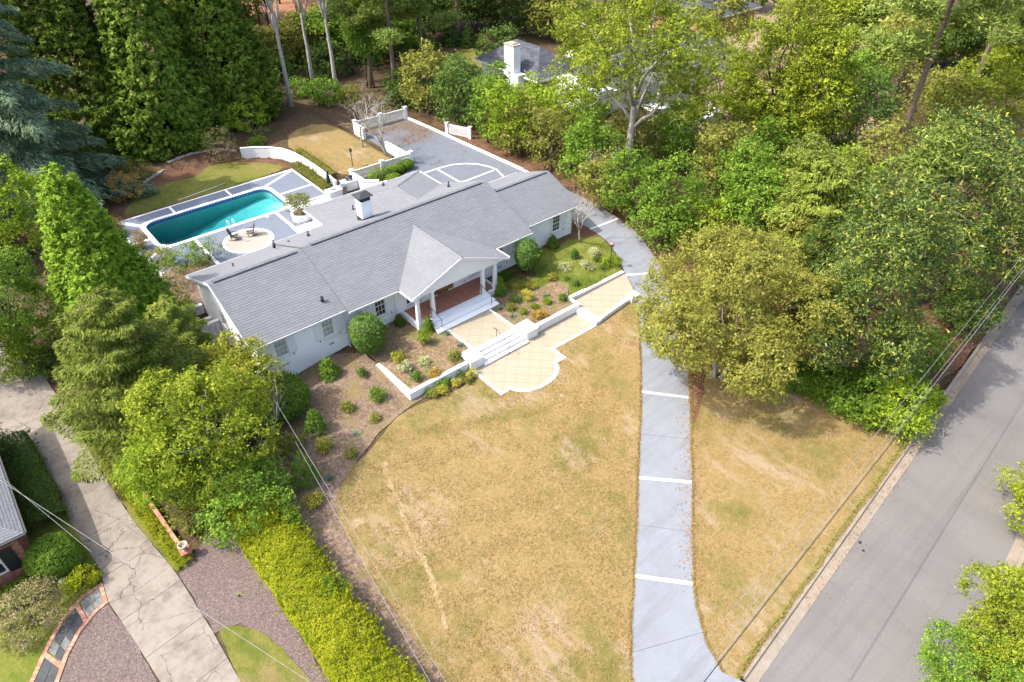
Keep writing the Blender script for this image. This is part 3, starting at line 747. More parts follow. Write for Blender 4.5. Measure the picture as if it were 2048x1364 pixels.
edging('walk_edging', [(27.22, 31.6), (27.22, 34.75)], .2, EZ-.3, EZ+.03, ew)
# lower flight
fl = empty('garden_steps', (25.2, 31, TZ), 'white masonry steps between two square piers on the lower tan terrace', 'steps')
nr = 4; rise = (EZ+.03-TZ)/nr
for k in range(nr):
    v0 = 30.1+.36*k
    MB((25.2, 31, TZ)).box((23.1, v0, TZ-.1), (27.3, 31.62, TZ+rise*(k+1)-.045)).build('riser', M['white_trim'], fl)
    MB((25.2, 31, TZ)).box((23.08, v0-.03, TZ+rise*(k+1)-.043), (27.32, v0+(.39 if k < nr-1 else .45), TZ+rise*(k+1))).build('tread', M['white_trim'], fl, bevel=.01)
for u0, u1 in ((21.95, 23.08), (27.32, 28.45)):
    MB((25.2, 31, TZ)).box((u0, 30.35, TZ-.2), (u1, 31.65, .24)).build('pier', M['white_paint'], fl)
    MB((25.2, 31, TZ)).box((u0-.05, 30.3, .242), (u1+.05, 31.7, .32)).build('pier_cap', M['white_trim'], fl, bevel=.012)
# retaining walls
def mitre(path, w):
    P = [Vector(p[:2]) for p in path]; L = []; R = []
    for i, p in enumerate(P):
        d0 = (p-P[i-1]).normalized() if i else (P[1]-p).normalized(); d1 = (P[i+1]-p).normalized() if i < len(P)-1 else d0
        n0, n1 = Vector((-d0.y, d0.x)), Vector((-d1.y, d1.x)); m = (n0+n1).normalized(); k = w/2/max(.3, m.dot(n1))
        L.append(p+m*k); R.append(p-m*k)
    return L, R
def wall(name, path, w, z0, ztops, label, cat='wall', mat='white_paint', cap=.07):
    o = empty(name, (path[0][0], path[0][1], z0), label, cat)
    for nm, ww, za, zb_, mt in (('wall_body', w, None, 0, mat), ('coping', w+.05, .002, cap, 'white_trim')):
        mb = MB(o.location); L, R = mitre(path, ww); n = len(path)
        vs = []
        for i in range(n):
            lo_ = z0 if za is None else ztops[i]+za; hi_ = ztops[i]+zb_
            vs += [(L[i].x, L[i].y, lo_), (R[i].x, R[i].y, lo_), (R[i].x, R[i].y, hi_), (L[i].x, L[i].y, hi_)]
        fs = [(0, 1, 2, 3), (4*n-1, 4*n-2, 4*n-3, 4*n-4)]
        for i in range(n-1):
            for k in range(4): fs.append((4*i+k, 4*i+4+k, 4*i+4+(k+1) % 4, 4*i+(k+1) % 4))
        mb.add(vs, fs); mb.build(nm, M[mt], o)
    return o
wall('retaining_wall', [(17.0, 35.0), (17.0, 30.72), (21.93, 30.72)], .26, -.9, [-.14, .1, .12], 'white L-shaped retaining wall left of the garden steps round the flower bed')
wall('retaining_wall', [(28.47, 30.72), (33.1, 30.72), (33.1, 31.82), (39.7, 31.82)], .26, -.9, [.14, .12, .1, -.1], 'white stepped retaining wall right of the garden steps up to the driveway')
tag(MB().box((37.2, 28.55, -.6), (38.1, 29.2, -.05)).box((37.15, 28.5, -.048), (38.15, 29.25, .02)).build('end_pier', M['white_paint'], bevel=.02), 'low white pier at driveway end of the side walk', 'pier')
# ------------------------------------------------------------------ the house
HO = Vector((25, 44, 0))
house = empty('house', HO, 'long white brick ranch house with grey shingle roof and columned porch', 'house')
hb = lambda: MB(HO)
def slab3(mb, poly, th):
    n = len(poly); mb.add([Vector(p) for p in poly]+[Vector(p)-Vector((0, 0, th)) for p in poly], [tuple(range(n)), tuple(range(n, 2*n))[::-1]]+[(i, n+i, n+(i+1) % n, (i+1) % n) for i in range(n)])
def shingle_plane(mb, poly, expo=.225, wmin=.3, wmax=.75, lift=.014):
    """courses of tabs on a convex roof plane; poly[0]-poly[1] is the eave"""
    P = [Vector(p) for p in poly]
    ex = (P[1]-P[0]).normalized(); nrm = ex.cross(P[2]-P[0]).normalized()
    if nrm.z < 0: nrm = -nrm
    ey = nrm.cross(ex).normalized()
    if (P[2]-P[0]).dot(ey) < 0: ey = -ey
    loc = [((p-P[0]).dot(ex), (p-P[0]).dot(ey)) for p in P]
    if sum(loc[i][0]*loc[(i+1) % len(loc)][1]-loc[(i+1) % len(loc)][0]*loc[i][1] for i in range(len(loc))) < 0: loc = loc[::-1]
    x0 = min(p[0] for p in loc); x1 = max(p[0] for p in loc); y1 = max(p[1] for p in loc)
    for r in range(int(y1/expo)+1):
        ya, yb = r*expo, (r+1)*expo+.02
        x = x0-random.uniform(0, wmax)
        while x < x1:
            w = random.uniform(wmin, wmax)
            t = [(x+.004, ya), (x+w-.004, ya), (x+w-.004, yb), (x+.004, yb)]; x += w
            for k in range(len(loc)):
                t = clip(t, loc[k], loc[(k+1) % len(loc)])
                if len(t) < 3: break
            if len(t) < 3 or area(t) < .004: continue
            lf = lift+random.uniform(0, .008)
            top = [P[0]+ex*a+ey*b+nrm*(.006+lf*(1-(b-ya)/(yb-ya))) for a, b in t]
            bot = [P[0]+ex*a+ey*b+nrm*.001 for a, b in t]
            n = len(t); fs = [tuple(range(n))]
            for k in range(n):
                if t[k][1] < ya+.01 and t[(k+1) % n][1] < ya+.01 or abs(t[k][0]-t[(k+1) % n][0]) < 1e-6: fs.append((k, n+k, n+(k+1) % n, (k+1) % n))
            mb.add(top+bot, fs)
SHN = 0
def roof(planes, th=.16, mat='shingle', lightplanes=()):
    mb = hb()
    for p in planes: slab3(mb, p, th)
    r = mb.build('roof', M['roof_base'], house)
    for i, p in enumerate(planes):
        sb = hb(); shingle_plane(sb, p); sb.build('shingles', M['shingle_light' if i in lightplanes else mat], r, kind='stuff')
    return r
EV = 3.3
def gable(u0, u1, vf, vr, zr, vb, ze, zb):
    return [[(u0, vf, ze), (u1, vf, ze), (u1, vr, zr), (u0, vr, zr)], [(u1, vb, zb), (u0, vb, zb), (u0, vr, zr), (u1, vr, zr)]]
LR, MR, RR = 43.87, 43.85, 42.95
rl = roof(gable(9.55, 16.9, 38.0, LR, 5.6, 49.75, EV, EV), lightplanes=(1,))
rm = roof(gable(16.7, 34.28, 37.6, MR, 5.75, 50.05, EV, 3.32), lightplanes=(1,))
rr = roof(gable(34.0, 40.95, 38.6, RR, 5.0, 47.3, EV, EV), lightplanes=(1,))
PU, PZ = 25.55, 5.1
rp = roof([[(20.95, 37.62, EV+.01), (20.95, 35.85, EV+.01), (PU, 35.85, PZ), (PU, 42.25, PZ)], [(30.15, 35.85, EV+.01), (30.15, 37.62, EV+.01), (PU, 42.25, PZ), (PU, 35.85, PZ)]], mat='shingle_light', lightplanes=(0, 1))
K = (28.6, 49.5, 4.85); V0 = (28.6, 46.1, 4.85)
rb = roof([[(21.45, 53.85, EV), (21.45, 50.0, EV), V0, K], [(33.75, 50.0, EV), (33.75, 53.85, EV), K, V0], [(33.75, 53.85, EV), (21.45, 53.85, EV), K]], mat='shingle_light', lightplanes=(0, 1, 2))
# ridge vents
def rvent(parent, u0, u1, v, z):
    mb = hb(); mb.box((u0, v-.15, z-.07), (u1, v+.15, z+.035)); rv = mb.build('ridge_vent', M['ridge_vent'], parent)
    n = int((u1-u0)/.3); cb = hb()
    for k in range(n):
        a, b_ = u0+(u1-u0)*k/n, u0+(u1-u0)*(k+.98)/n; h0 = .004*(k % 3)
        cb.add([(a, v-.19, z+.012+h0), (b_, v-.19, z+.012+h0), (b_, v, z+.085+h0), (a, v, z+.085+h0), (b_, v+.19, z+.012+h0), (a, v+.19, z+.012+h0)], [(0, 1, 2, 3), (3, 2, 4, 5)])
    cb.build('ridge_shingles', M['shingle'], rv)
rvent(rl, 9.9, 16.2, LR, 5.63); rvent(rm, 17.4, 33.7, MR, 5.78); rvent(rr, 34.6, 40.6, RR, 5.03)
# hip and ridge caps of the small roofs
def capline(parent, a, b, mat='shingle'):
    mb = hb(); a, b = Vector(a), Vector(b); L = (b-a).length; n = max(2, int(L/.28)); d = (b-a)/L; s = d.cross(Vector((0, 0, 1))).normalized()
    for i in range(n):
        p, q_ = a+d*L*i/n, a+d*L*(i+1.1)/n; w = .13
        mb.add([p-s*w-Vector((0, 0, .0)), p+Vector((0, 0, .075)), p+s*w-Vector((0, 0, .0)), q_-s*w+Vector((0, 0, -.0)), q_+Vector((0, 0, .05)), q_+s*w], [(0, 1, 4, 3), (1, 2, 5, 4), (0, 2, 1)])
    mb.build('ridge_cap', M[mat], parent)
capline(rp, (PU, 35.85, PZ+.01), (PU, 42.2, PZ+.01), 'shingle_light')
capline(rb, K, V0); capline(rb, (21.45, 53.85, EV), K); capline(rb, (33.75, 53.85, EV), K)
# fascias, gutters, rakes
def beam(a, b, w, h, mat='white_trim', name='fascia', parent=None, dz=0):
    a, b = Vector(a), Vector(b); d = (b-a).normalized(); s = d.cross(Vector((0, 0, 1))).normalized()*w/2; z = Vector((0, 0, 1))
    mb = hb(); mb.hexa([a-s-z*h+z*dz, b-s-z*h+z*dz, b+s-z*h+z*dz, a+s-z*h+z*dz], [a-s+z*dz, b-s+z*dz, b+s+z*dz, a+s+z*dz])
    return mb.build(name, M[mat], parent if parent is not None else house)
def gutter(a, b, parent):
    """open trough"""
    a, b = Vector(a), Vector(b); d = (b-a).normalized(); s = Vector((d.y, -d.x, 0))*.14; z = Vector((0, 0, 1))
    mb = hb(); th = .02
    prof = [(0, -.02), (0, -.13), (.75, -.13), (1, 0.01), (.86, 0.01), (.66, -.1), (.12, -.1), (.12, -.02)]
    A = [a+s*x+z*y for x, y in prof]; B = [b+s*x+z*y for x, y in prof]; n = len(prof)
    mb.add(A+B, [(i, (i+1) % n, n+(i+1) % n, n+i) for i in range(n)]+[tuple(range(n))[::-1], tuple(range(n, 2*n))])
    mb.build('gutter', M['white_trim'], parent)
for r, (u0, u1, vf, vb, zb) in ((rl, (9.5, 16.7, 38.0, 49.75, EV)), (rm, (16.68, 20.8, 37.6, 50.05, 3.32)), (rr, (34.3, 40.98, 38.6, 47.3, EV))):
    gutter((u0, vf, EV-.01), (u1, vf, EV-.01), r); gutter((u1 if r is not rm else 21.4, vb, zb-.01), (u0, vb, zb-.01), r)
gutter((30.3, 37.6, EV-.01), (34.3, 37.6, EV-.01), rm)
gutter((20.95, 37.5, EV-.0), (20.95, 35.82, EV-.0), rp); gutter((30.15, 35.82, EV), (30.15, 37.5, EV), rp)
gutter((21.45, 53.8, EV), (21.45, 50.3, EV), rb); gutter((33.75, 50.0, EV), (33.75, 53.8, EV), rb); gutter((33.7, 53.85, EV), (21.5, 53.85, EV), rb)
def rake(r, u, vf, vr, zr, vb, zb, side):
    hh = .2 if side else .05; dd = .02 if side else .03
    beam((u, vf, EV-dd), (u, vr, zr-dd), .035, hh, 'white_trim' if side else 'roof_base', 'rake_board', r)
    beam((u, vb, zb-dd), (u, vr, zr-dd), .035, hh, 'white_trim' if side else 'roof_base', 'rake_board', r)
rake(rl, 9.53, 38.0, LR, 5.6, 49.75, EV, -1); rake(rr, 40.97, 38.6, RR, 5.0, 47.3, EV, 1)
rake(rm, 16.69, 37.6, MR, 5.75, 50.05, 3.32, 0); rake(rm, 34.29, 37.6, MR, 5.75, 50.05, 3.32, 0)
beam((20.95, 35.83, EV-.0), (PU, 35.83, PZ-.0), .05, .2, 'white_trim', 'rake_board', rp); beam((30.15, 35.83, EV), (PU, 35.83, PZ), .05, .2, 'white_trim', 'rake_board', rp)

# walls with real openings
def wall_u(u0, u1, v, th, z0, z1, ops, mat='white_brick', name='wall'):
    """wall running along X, outer face at v, openings (u0,u1,z0,z1)"""
    mb = hb(); ops = sorted(ops); x = u0
    for a, b_, c_, d_ in ops:
        if a > x: mb.box((x, v, z0), (a, v+th, z1))
        mb.box((a, v, z0), (b_, v+th, c_)); mb.box((a, v, d_), (b_, v+th, z1)); x = b_
    if x < u1: mb.box((x, v, z0), (u1, v+th, z1))
    return mb.build(name, M[mat], house)
def wall_v(v0, v1, u, th, z0, z1, ops, mat='white_brick', name='wall'):
    mb = hb(); ops = sorted(ops); x = v0
    for a, b_, c_, d_ in ops:
        if a > x: mb.box((u, x, z0), (u+th, a, z1))
        mb.box((u, a, z0), (u+th, b_, c_)); mb.box((u, a, d_), (u+th, b_, z1)); x = b_
    if x < v1: mb.box((u, x, z0), (u+th, v1, z1))
    return mb.build(name, M[mat], house)
WV, RV = 38.45, 39.05
W1 = (11.17, 12.1, 1.32, 2.95); W2 = (14.83, 15.72, 1.32, 2.95); W3 = (19.2, 20.1, 1.05, 2.9); W4 = (21.95, 22.85, .95, 2.85)
W5 = (28.05, 28.95, .95, 2.85); W6 = (30.8, 31.7, .95, 2.9); W7 = (38.05, 38.95, 1.25, 2.82); DO = (24.35, 26.5, .6, 2.85)
wall_u(10.0, 16.72, WV, .25, -1.6, 3.25, [W1, W2])
wall_u(16.72, 34.3, WV+.01, .25, -1.2, 3.25, [W3, W4, DO, W5, W6])
wall_u(34.3, 40.45, RV, .25, -1.0, 3.25, [W7])
wall_u(10.0, 21.9, 49.1, .25, -1.6, 3.25, []); wall_u(34.0, 40.45, 46.6, .25, -1, 3.25, [])
wall_v(38.7, 49.1, 10.0, .25, -1.6, 3.3, [(40.9, 41.7, 1.2, 2.5), (44.3, 45.1, 1.2, 2.5)], 'white_brick')
wall_v(RV+.25, 46.6, 40.2, .25, -1.0, 3.3, [(42, 42.9, 1.2, 2.6)])
wall_v(38.7, RV, 34.05, .25, -1, 3.25, [])
hb().box((21.9, 49.35, -1), (22.1, 53.4, 3.2)).box((22.1, 53.2, -1), (33.3, 53.4, 3.2)).box((33.1, 47, -1), (33.3, 53.2, 3.2)).build('wall', M['white_brick'], house)
# gable triangles
def gtri(u0, u1, va, vr, vb, z0, zr):
    hb().hexa([(u0, va, z0), (u0, vb, z0), (u0, vr, zr)], [(u1, va, z0), (u1, vb, z0), (u1, vr, zr)]).build('gable', M['white_brick'], house)
gtri(10.0, 10.25, 38.5, LR, 49.3, 3.31, 5.42); gtri(40.2, 40.45, 39.1, RR, 46.8, 3.26, 4.82); gtri(34.02, 34.2, 38.3, MR, 49.4, 3.5, 5.55); gtri(16.78, 16.95, 38.3, MR, 49.4, 3.5, 5.55)
# windows
def window(w, v, curt=False, cols=3, rows=4, shutters=(.62, .62), axis='u'):
    a, b, c_, d_ = w
    m = lambda u, vv, z: (u, vv, z) if axis == 'u' else (vv, u, z)
    def bx(mb, p, q_):
        P, Q = m(*p), m(*q_); mb.box(tuple(min(x, y) for x, y in zip(P, Q)), tuple(max(x, y) for x, y in zip(P, Q)))
    win = hb(); fw = .055
    bx(win, (a, v+.05, c_), (a+fw, v+.13, d_)); bx(win, (b-fw, v+.05, c_), (b, v+.13, d_)); bx(win, (a+fw, v+.05, c_), (b-fw, v+.13, c_+fw)); bx(win, (a+fw, v+.05, d_-fw), (b-fw, v+.13, d_))
    bx(win, (a+fw, v+.045, (c_+d_)/2-.03), (b-fw, v+.125, (c_+d_)/2+.03))
    wo_ = win.build('window', M['white_trim'], house)
    mu = hb()
    for i in range(1, cols): x = a+fw+(b-a-2*fw)*i/cols; bx(mu, (x-.014, v+.06, c_+fw), (x+.014, v+.1, d_-fw))
    for j in range(1, rows):
        if j == rows/2: continue
        z = c_+(d_-c_)*j/rows; bx(mu, (a+fw, v+.062, z-.014), (b-fw, v+.098, z+.014))
    mu.build('muntin', M['white_trim'], wo_)
    xs = [a+fw+(b-a-2*fw)*i/cols for i in range(cols+1)]; zs = [c_+(d_-c_)*j/rows for j in range(rows+1)]
    for i in range(cols):
        for j in range(rows):
            pn = hb(); bx(pn, (xs[i]+.005, v+.085, zs[j]+.005), (xs[i+1]-.005, v+.092, zs[j+1]-.005)); pn.build('pane', M['curtain' if curt else 'window_glass'], wo_)
    bk = hb(); bx(bk, (a, v+.2, c_), (b, v+.22, d_)); bk.build('blind', M['window_glass'], wo_)
    si = hb(); bx(si, (a-.1, v-.09, c_-.1), (b+.1, v+.1, c_-.003)); si.build('sill', M['white_trim'], wo_)
    for side, sw in zip((-1, 1), shutters):
        if not sw: continue
        x0 = a-.03-sw if side < 0 else b+.03
        for k in range(3):
            sh = hb() if k == 0 else sh
            bx(sh, (x0+sw*k/3+.004, v-.045, c_-.04), (x0+sw*(k+1)/3-.004, v-.004, d_+.02))
        bx(sh, (x0, v-.065, c_+.18), (x0+sw, v-.046, c_+.28)); bx(sh, (x0, v-.065, d_-.28), (x0+sw, v-.046, d_-.18))
        so = sh.build('shutter', M['shutter_paint'], house)
        hk = hb(); hx = x0+sw*.5; bx(hk, (hx-.03, v-.075, c_-.16), (hx+.03, v-.01, c_-.1)); bx(hk, (hx-.012, v-.07, c_-.14), (hx+.012, v-.05, c_+.02)); hk.build('shutter_dog', M['black_metal'], so)
window(W1, WV, True); window(W2, WV, True, shutters=(.62, .7)); window(W3, WV+.01, shutters=(.62, .8)); window(W4, WV+.01, shutters=(0, .7)); window(W5, WV+.01, shutters=(.95, .6)); window(W6, WV+.01, shutters=(.4, .7)); window(W7, RV, shutters=(.4, .75))
window((40.9, 41.7, 1.2, 2.5), 10.0, cols=2, shutters=(0, 0), axis='v'); window((44.3, 45.1, 1.2, 2.5), 10.0, cols=2, shutters=(0, 0), axis='v')
# crawl-space vents, downspouts, meter
for u, z in ((11.65, .45), (15.3, .5), (31.3, .55)):
    vb_ = hb().box((u-.22, WV-.02, z), (u+.22, WV-.003, z+.2)); vb_.build('crawl_vent', M['shutter_paint'], house)
    hb().box((u-.19, WV-.024, z+.03), (u+.19, WV-.021, z+.05)).box((u-.19, WV-.024, z+.075), (u+.19, WV-.021, z+.095)).box((u-.19, WV-.024, z+.12), (u+.19, WV-.021, z+.14)).box((u-.19, WV-.024, z+.16), (u+.19, WV-.021, z+.18)).build('vent_slot', M['pipe_dark'], house)
for u, v, zb in ((10.15, WV, -.8), (16.6, WV, -.2), (34.1, WV, .1), (40.3, RV, .2), (20.9, WV, .1)):
    hb().box((u-.045, v-.09, zb), (u+.045, v-.02, 3.0)).box((u-.045, v-.3, zb), (u+.045, v-.091, zb+.08)).build('downspout', M['white_trim'], house)
hb().box((16.98, WV-.14, .3), (17.25, WV-.002, .75)).box((16.92, WV-.1, -.3), (17.0, WV-.002, .3)).build('meter_box', M['grey_wood'], house)
# front double door with side panels
hb().box((24.35, WV+.14, .62), (26.5, WV+.2, 2.85)).build('door_surround', M['wood_door'], house)
for a, b_ in ((24.42, 24.8), (26.05, 26.43)):
    hb().box((a, WV+.1, .7), (b_, WV+.138, 2.75)).box((a+.07, WV+.085, .9), (b_-.07, WV+.098, 1.6)).build('side_panel', M['wood_door'], house)
dr = hb().box((24.86, WV+.08, .66), (25.99, WV+.138, 2.8)).build('door', M['wood_door'], house)
for a, b_ in ((24.95, 25.38), (25.47, 25.9)):
    for c_, d_ in ((.85, 1.6), (1.75, 2.6)): hb().box((a, WV+.06, c_), (b_, WV+.079, d_)).build('door_panel', M['wood_door'], dr)
hb().tube([(25.43, WV+.05, 1.5), (25.43, WV+.0, 1.55), (25.43, WV+.0, 1.75), (25.43, WV+.05, 1.8)], .015).build('door_handle', M['black_metal'], dr)
hb().box((24.9, WV+.02, .605), (25.95, WV+.13, .65)).build('threshold', M['black_metal'], house)
# porch
pb = hb().box((21.4, 36.15, -.4), (29.3, WV, .56)); po = pb.build('porch_base', M['white_brick'], house)
hb().box((21.62, 36.36, .562), (29.08, WV-.01, .6)).build('porch_floor', M['porch_brick'], house)
hb().box((21.36, 36.1, .562), (29.34, 36.34, .61)).box((21.36, 36.342, .562), (21.6, WV-.015, .606)).box((29.1, 36.342, .562), (29.34, WV-.015, .606)).build('porch_coping', M['white_trim'], house, bevel=.01)
def column(u, v):
    c = hb(); z0, z1 = .612, 2.98
    c.box((u-.2, v-.2, z0), (u+.2, v+.2, z0+.14)); c.box((u-.17, v-.17, z0+.14), (u+.17, v+.17, z0+.2))
    c.hexa([(u-.15, v-.15, z0+.2), (u+.15, v-.15, z0+.2), (u+.15, v+.15, z0+.2), (u-.15, v+.15, z0+.2)], [(u-.12, v-.12, z1-.14), (u+.12, v-.12, z1-.14), (u+.12, v+.12, z1-.14), (u-.12, v+.12, z1-.14)])
    c.box((u-.16, v-.16, z1-.14), (u+.16, v+.16, z1-.06)); c.box((u-.19, v-.19, z1-.06), (u+.19, v+.19, z1))
    c.build('column', M['white_trim'], house, bevel=.01)
for u in (21.62, 22.98, 27.85, 29.1): column(u, 36.35)
hb().box((21.3, 36.15, 2.982), (29.75, 36.5, 3.25)).box((21.3, 36.5, 3.0), (21.6, WV, 3.24)).box((29.45, 36.5, 3.0), (29.75, WV, 3.24)).build('porch_beam', M['white_trim'], house)
hb().hexa([(21.2, 36.02, 3.255), (29.9, 36.02, 3.255), (PU, 36.02, 4.93)], [(21.2, 36.1, 3.255), (29.9, 36.1, 3.255), (PU, 36.1, 4.93)]).build('pediment', M['white_trim'], house)
hb().lathe((0, 0, 0), [(0, 0)], 3)
vp = hb(); n = 20
vp.add([(PU+.27*math.cos(2*math.pi*k/n), 36.0, 4.05+.27*math.sin(2*math.pi*k/n)) for k in range(n)]+[(PU+.27*math.cos(2*math.pi*k/n), 36.018, 4.05+.27*math.sin(2*math.pi*k/n)) for k in range(n)], [tuple(range(n))]+[(k, n+k, n+(k+1) % n, (k+1) % n) for k in range(n)])
vp.build('pediment_vent', M['white_paint'], house)
hb().box((21.6, 36.5, 3.0), (29.45, WV, 3.03)).build('porch_ceiling', M['white_trim'], house)
# porch steps of pale stone
for k in range(3):
    v0 = 34.75+.5*k; zt = EZ+.16*(k+1)
    hb().box((22.3+.0*k, v0, -.3), (28.2, 36.1, zt-.05)).build('porch_step', M['marble'], house)
    hb().box((22.27, v0-.04, zt-.048), (28.23, v0+.5 if k < 2 else 36.098, zt)).build('step_tread', M['marble'], house, bevel=.012)
# chimney
ch = hb().box((22.98, 45.75, 4.2), (23.95, 46.65, 6.55)).build('chimney', M['white_brick'], house)
hb().box((22.94, 45.71, 4.6), (23.99, 46.69, 5.12)).build('flashing', M['ridge_vent'], ch)
cpp = hb(); cpp.box((23.04, 45.81, 6.552), (23.89, 46.59, 6.62))
for u, v in ((23.06, 45.83), (23.87, 45.83), (23.06, 46.57), (23.87, 46.57)): cpp.box((u-.04, v-.04, 6.62), (u+.04, v+.04, 6.95))
cpp.box((23.02, 45.79, 6.6), (23.91, 45.83, 6.75)); cpp.box((23.02, 45.79, 6.6), (23.06, 46.6, 6.75)); cpp.box((23.1, 45.86, 6.62), (23.83, 46.54, 6.9))
cpp.hexa([(22.78, 45.55, 6.95), (24.15, 45.55, 6.95), (24.15, 46.85, 6.95), (22.78, 46.85, 6.95)], [(23.3, 46.1, 7.2), (23.62, 46.1, 7.2), (23.62, 46.3, 7.2), (23.3, 46.3, 7.2)])
cpp.build('chimney_cap', M['ridge_vent'], ch)
# plumbing vents on the back slopes
for px, py, z, r in ((467, 533, 4.5, rl), (547, 487, 4.6, rm), (616, 468, 4.6, rm), (766, 367, 4.2, rb), (897, 369, 4.8, rm), (706, 417, 4.0, rb), (643, 594, 4.2, rl), (577, 483, 4.1, rm)):
    d = ray(px, py); t_ = (CAMH-z)/-d[2]; u, v = d[0]*t_, d[1]*t_
    hgt_ = .22 if py not in (594, 483) else .02
    hb().lathe((u, v, z-.35), [(.13, 0), (.13, .32), (.055, .35), (.05, .36+hgt_), (.075, .37+hgt_), (.07, .42+hgt_), (.02, .43+hgt_)], 10).build('roof_pipe', M['pipe_dark'], r)

# ------------------------------------------------------------------ railings, lamps
def railing(name, pts, posts, label, r=.022):
    o = empty(name, posts[0][0], label, 'handrail')
    for a, b_ in posts: MB(o.location).tube([a, b_], r).build('post', M['black_metal'], o)
    MB(o.location).tube(pts, r*1.05).build('rail', M['black_metal'], o)
def stair_rail(u, v0, z0, v1, z1, label, h=.9, ext=.25):
    p0, p1 = Vector((u, v0, z0)), Vector((u, v1, z1)); up = Vector((0, 0, h))
    railing('handrail', [p0+up-Vector((0, .12, .06)), p0+up, p1+up, p1+up+Vector((0, ext, 0)), p1+up+Vector((0, ext, -.08))], [(p0, p0+up), (p1+Vector((0, .02, 0)), p1+up+Vector((0, .02, 0)))], label)
stair_rail(22.75, 34.95, EZ+.16, 36.25, .61, 'black iron handrail at left end of the pale porch steps')
stair_rail(27.62, 34.95, EZ+.16, 36.25, .61, 'black iron handrail at right end of the pale porch steps')
stair_rail(25.25, 30.0, TZ+.03, 31.45, EZ+.04, 'black iron handrail down the middle of the lower garden steps')
def lamp(p, h, label, col='copper'):
    o = empty('lamp_post', p, label, 'lamp post', 'garden lamp posts')
    x, y, z = p
    MB(p).lathe(p, [(.09, -.05), (.09, .05), (.05, .08), (.04, .12), (.038, h), (.05, h+.02)], 10).build('post', M['black_metal'], o)
    MB(p).tube([(x-.22, y, z+h-.25), (x+.22, y, z+h-.25)], .014).build('ladder_bar', M['black_metal'], o)
    ln = MB(p); ln.hexa([(x-.09, y-.09, z+h+.02), (x+.09, y-.09, z+h+.02), (x+.09, y+.09, z+h+.02), (x-.09, y+.09, z+h+.02)], [(x-.13, y-.13, z+h+.32), (x+.13, y-.13, z+h+.32), (x+.13, y+.13, z+h+.32), (x-.13, y+.13, z+h+.32)])
    lo = ln.build('lantern', M['window_glass'], o)
    rf = MB(p); rf.hexa([(x-.17, y-.17, z+h+.322), (x+.17, y-.17, z+h+.322), (x+.17, y+.17, z+h+.322), (x-.17, y+.17, z+h+.322)], [(x-.03, y-.03, z+h+.46), (x+.03, y-.03, z+h+.46), (x+.03, y+.03, z+h+.46), (x-.03, y+.03, z+h+.46)]).build('lantern_roof', M[col], lo)
lamp((39.3, 33.0, 0.0), 2.0, 'black lamp post beside the driveway at edge of green front lawn')
lamp((32.1, 64.4, .6), 1.7, 'black lamp post on the golden back lawn by the white fence', 'black_metal')

# ------------------------------------------------------------------ white garden walls and picket fences at the back
cwp = [(24.3, 75.6), (25.6, 74.9), (26.9, 73.75), (27.75, 72.5), (28.2, 71.0), (28.4, 69), (28.45, 66.5), (28.4, 63.5), (28.3, 61.2)]
wall('curved_wall', cwp, .26, -.3, [1.25]*len(cwp), 'curved white masonry wall behind pool between hedge and golden lawn')
wall('low_wall', [(6.6, 69.8), (8.2, 71.6), (8.6, 72.6)], .3, -.4, [.7, .8, .8], 'short white wall end left of pool below the blue-green cedar')
def picket_fence(a, b, z, h, npost, label, group='white picket fences round the parking court'):
    a, b = Vector((a[0], a[1], z)), Vector((b[0], b[1], z)); L = (b-a).length; d = (b-a)/L; ang = math.atan2(d.y, d.x)
    o = empty('picket_fence', a, label, 'fence', group, rz=ang)
    pm = MB().box((-.17, -.17, -.3), (.17, .17, h+.18)).box((-.23, -.23, h+.182), (.23, .23, h+.27)).mesh('post', M['white_paint'])
    for k in range(npost): link('post', pm, None, o, (L*k/(npost-1), 0, 0))
    for zz in (.18, h-.16): MB().box((0, -.03, zz), (L, .03, zz+.09)).build('rail', M['white_trim'], o)
    MB().box((0, -.07, h), (L, .07, h+.05)).build('top_rail', M['white_trim'], o)
    pk = MB().box((-.045, -.012, .06), (.045, .012, h-.002)).mesh('picket', M['white_trim']); n = int(L/.15)
    for k in range(n): link('picket', pk, None, o, (L*(k+.5)/n, -.045, 0))
    return o
picket_fence((30.7, 62.1), (38.1, 62.05), .1, 1.15, 3, 'white picket fence with capped posts between back lawn and house shrubs')
picket_fence((38.0, 74.0), (45.2, 73.9), .1, 1.25, 3, 'white picket fence closing the far end of the parking court')
wall('white_wall', [(30.6, 61.95), (30.6, 59.4), (31.7, 58.3)], .3, -.2, [1.25, 1.25, 1.3], 'short white wall with pier beside grill and umbrella')
wall('white_wall', [(37.95, 62.3), (37.9, 66.9)], .28, -.2, [1.1, 1.1], 'white brick wall between bare tree and parking court')
MBp = wall('white_wall', [(37.7, 71.4), (37.75, 73.6)], .34, -.2, [1.4, 1.4], 'white gate pier wall at far left corner of parking court')
g0 = g(906, 282)
gt = picket_fence((46.2, 66.4), (47.4, 63.4), .1, 1.2, 2, 'short white gate panel under the green shrubs right of parking court', 'white picket fences round the parking court')
tag(MB().box((31.5, 57.2, 0), (32.3, 57.9, 1.25)).box((31.45, 57.15, 1.252), (32.35, 57.95, 1.34)).build('brick_pier', M['white_paint'], bevel=.01), 'white square pier at corner of back wing by green shrubs', 'pier')
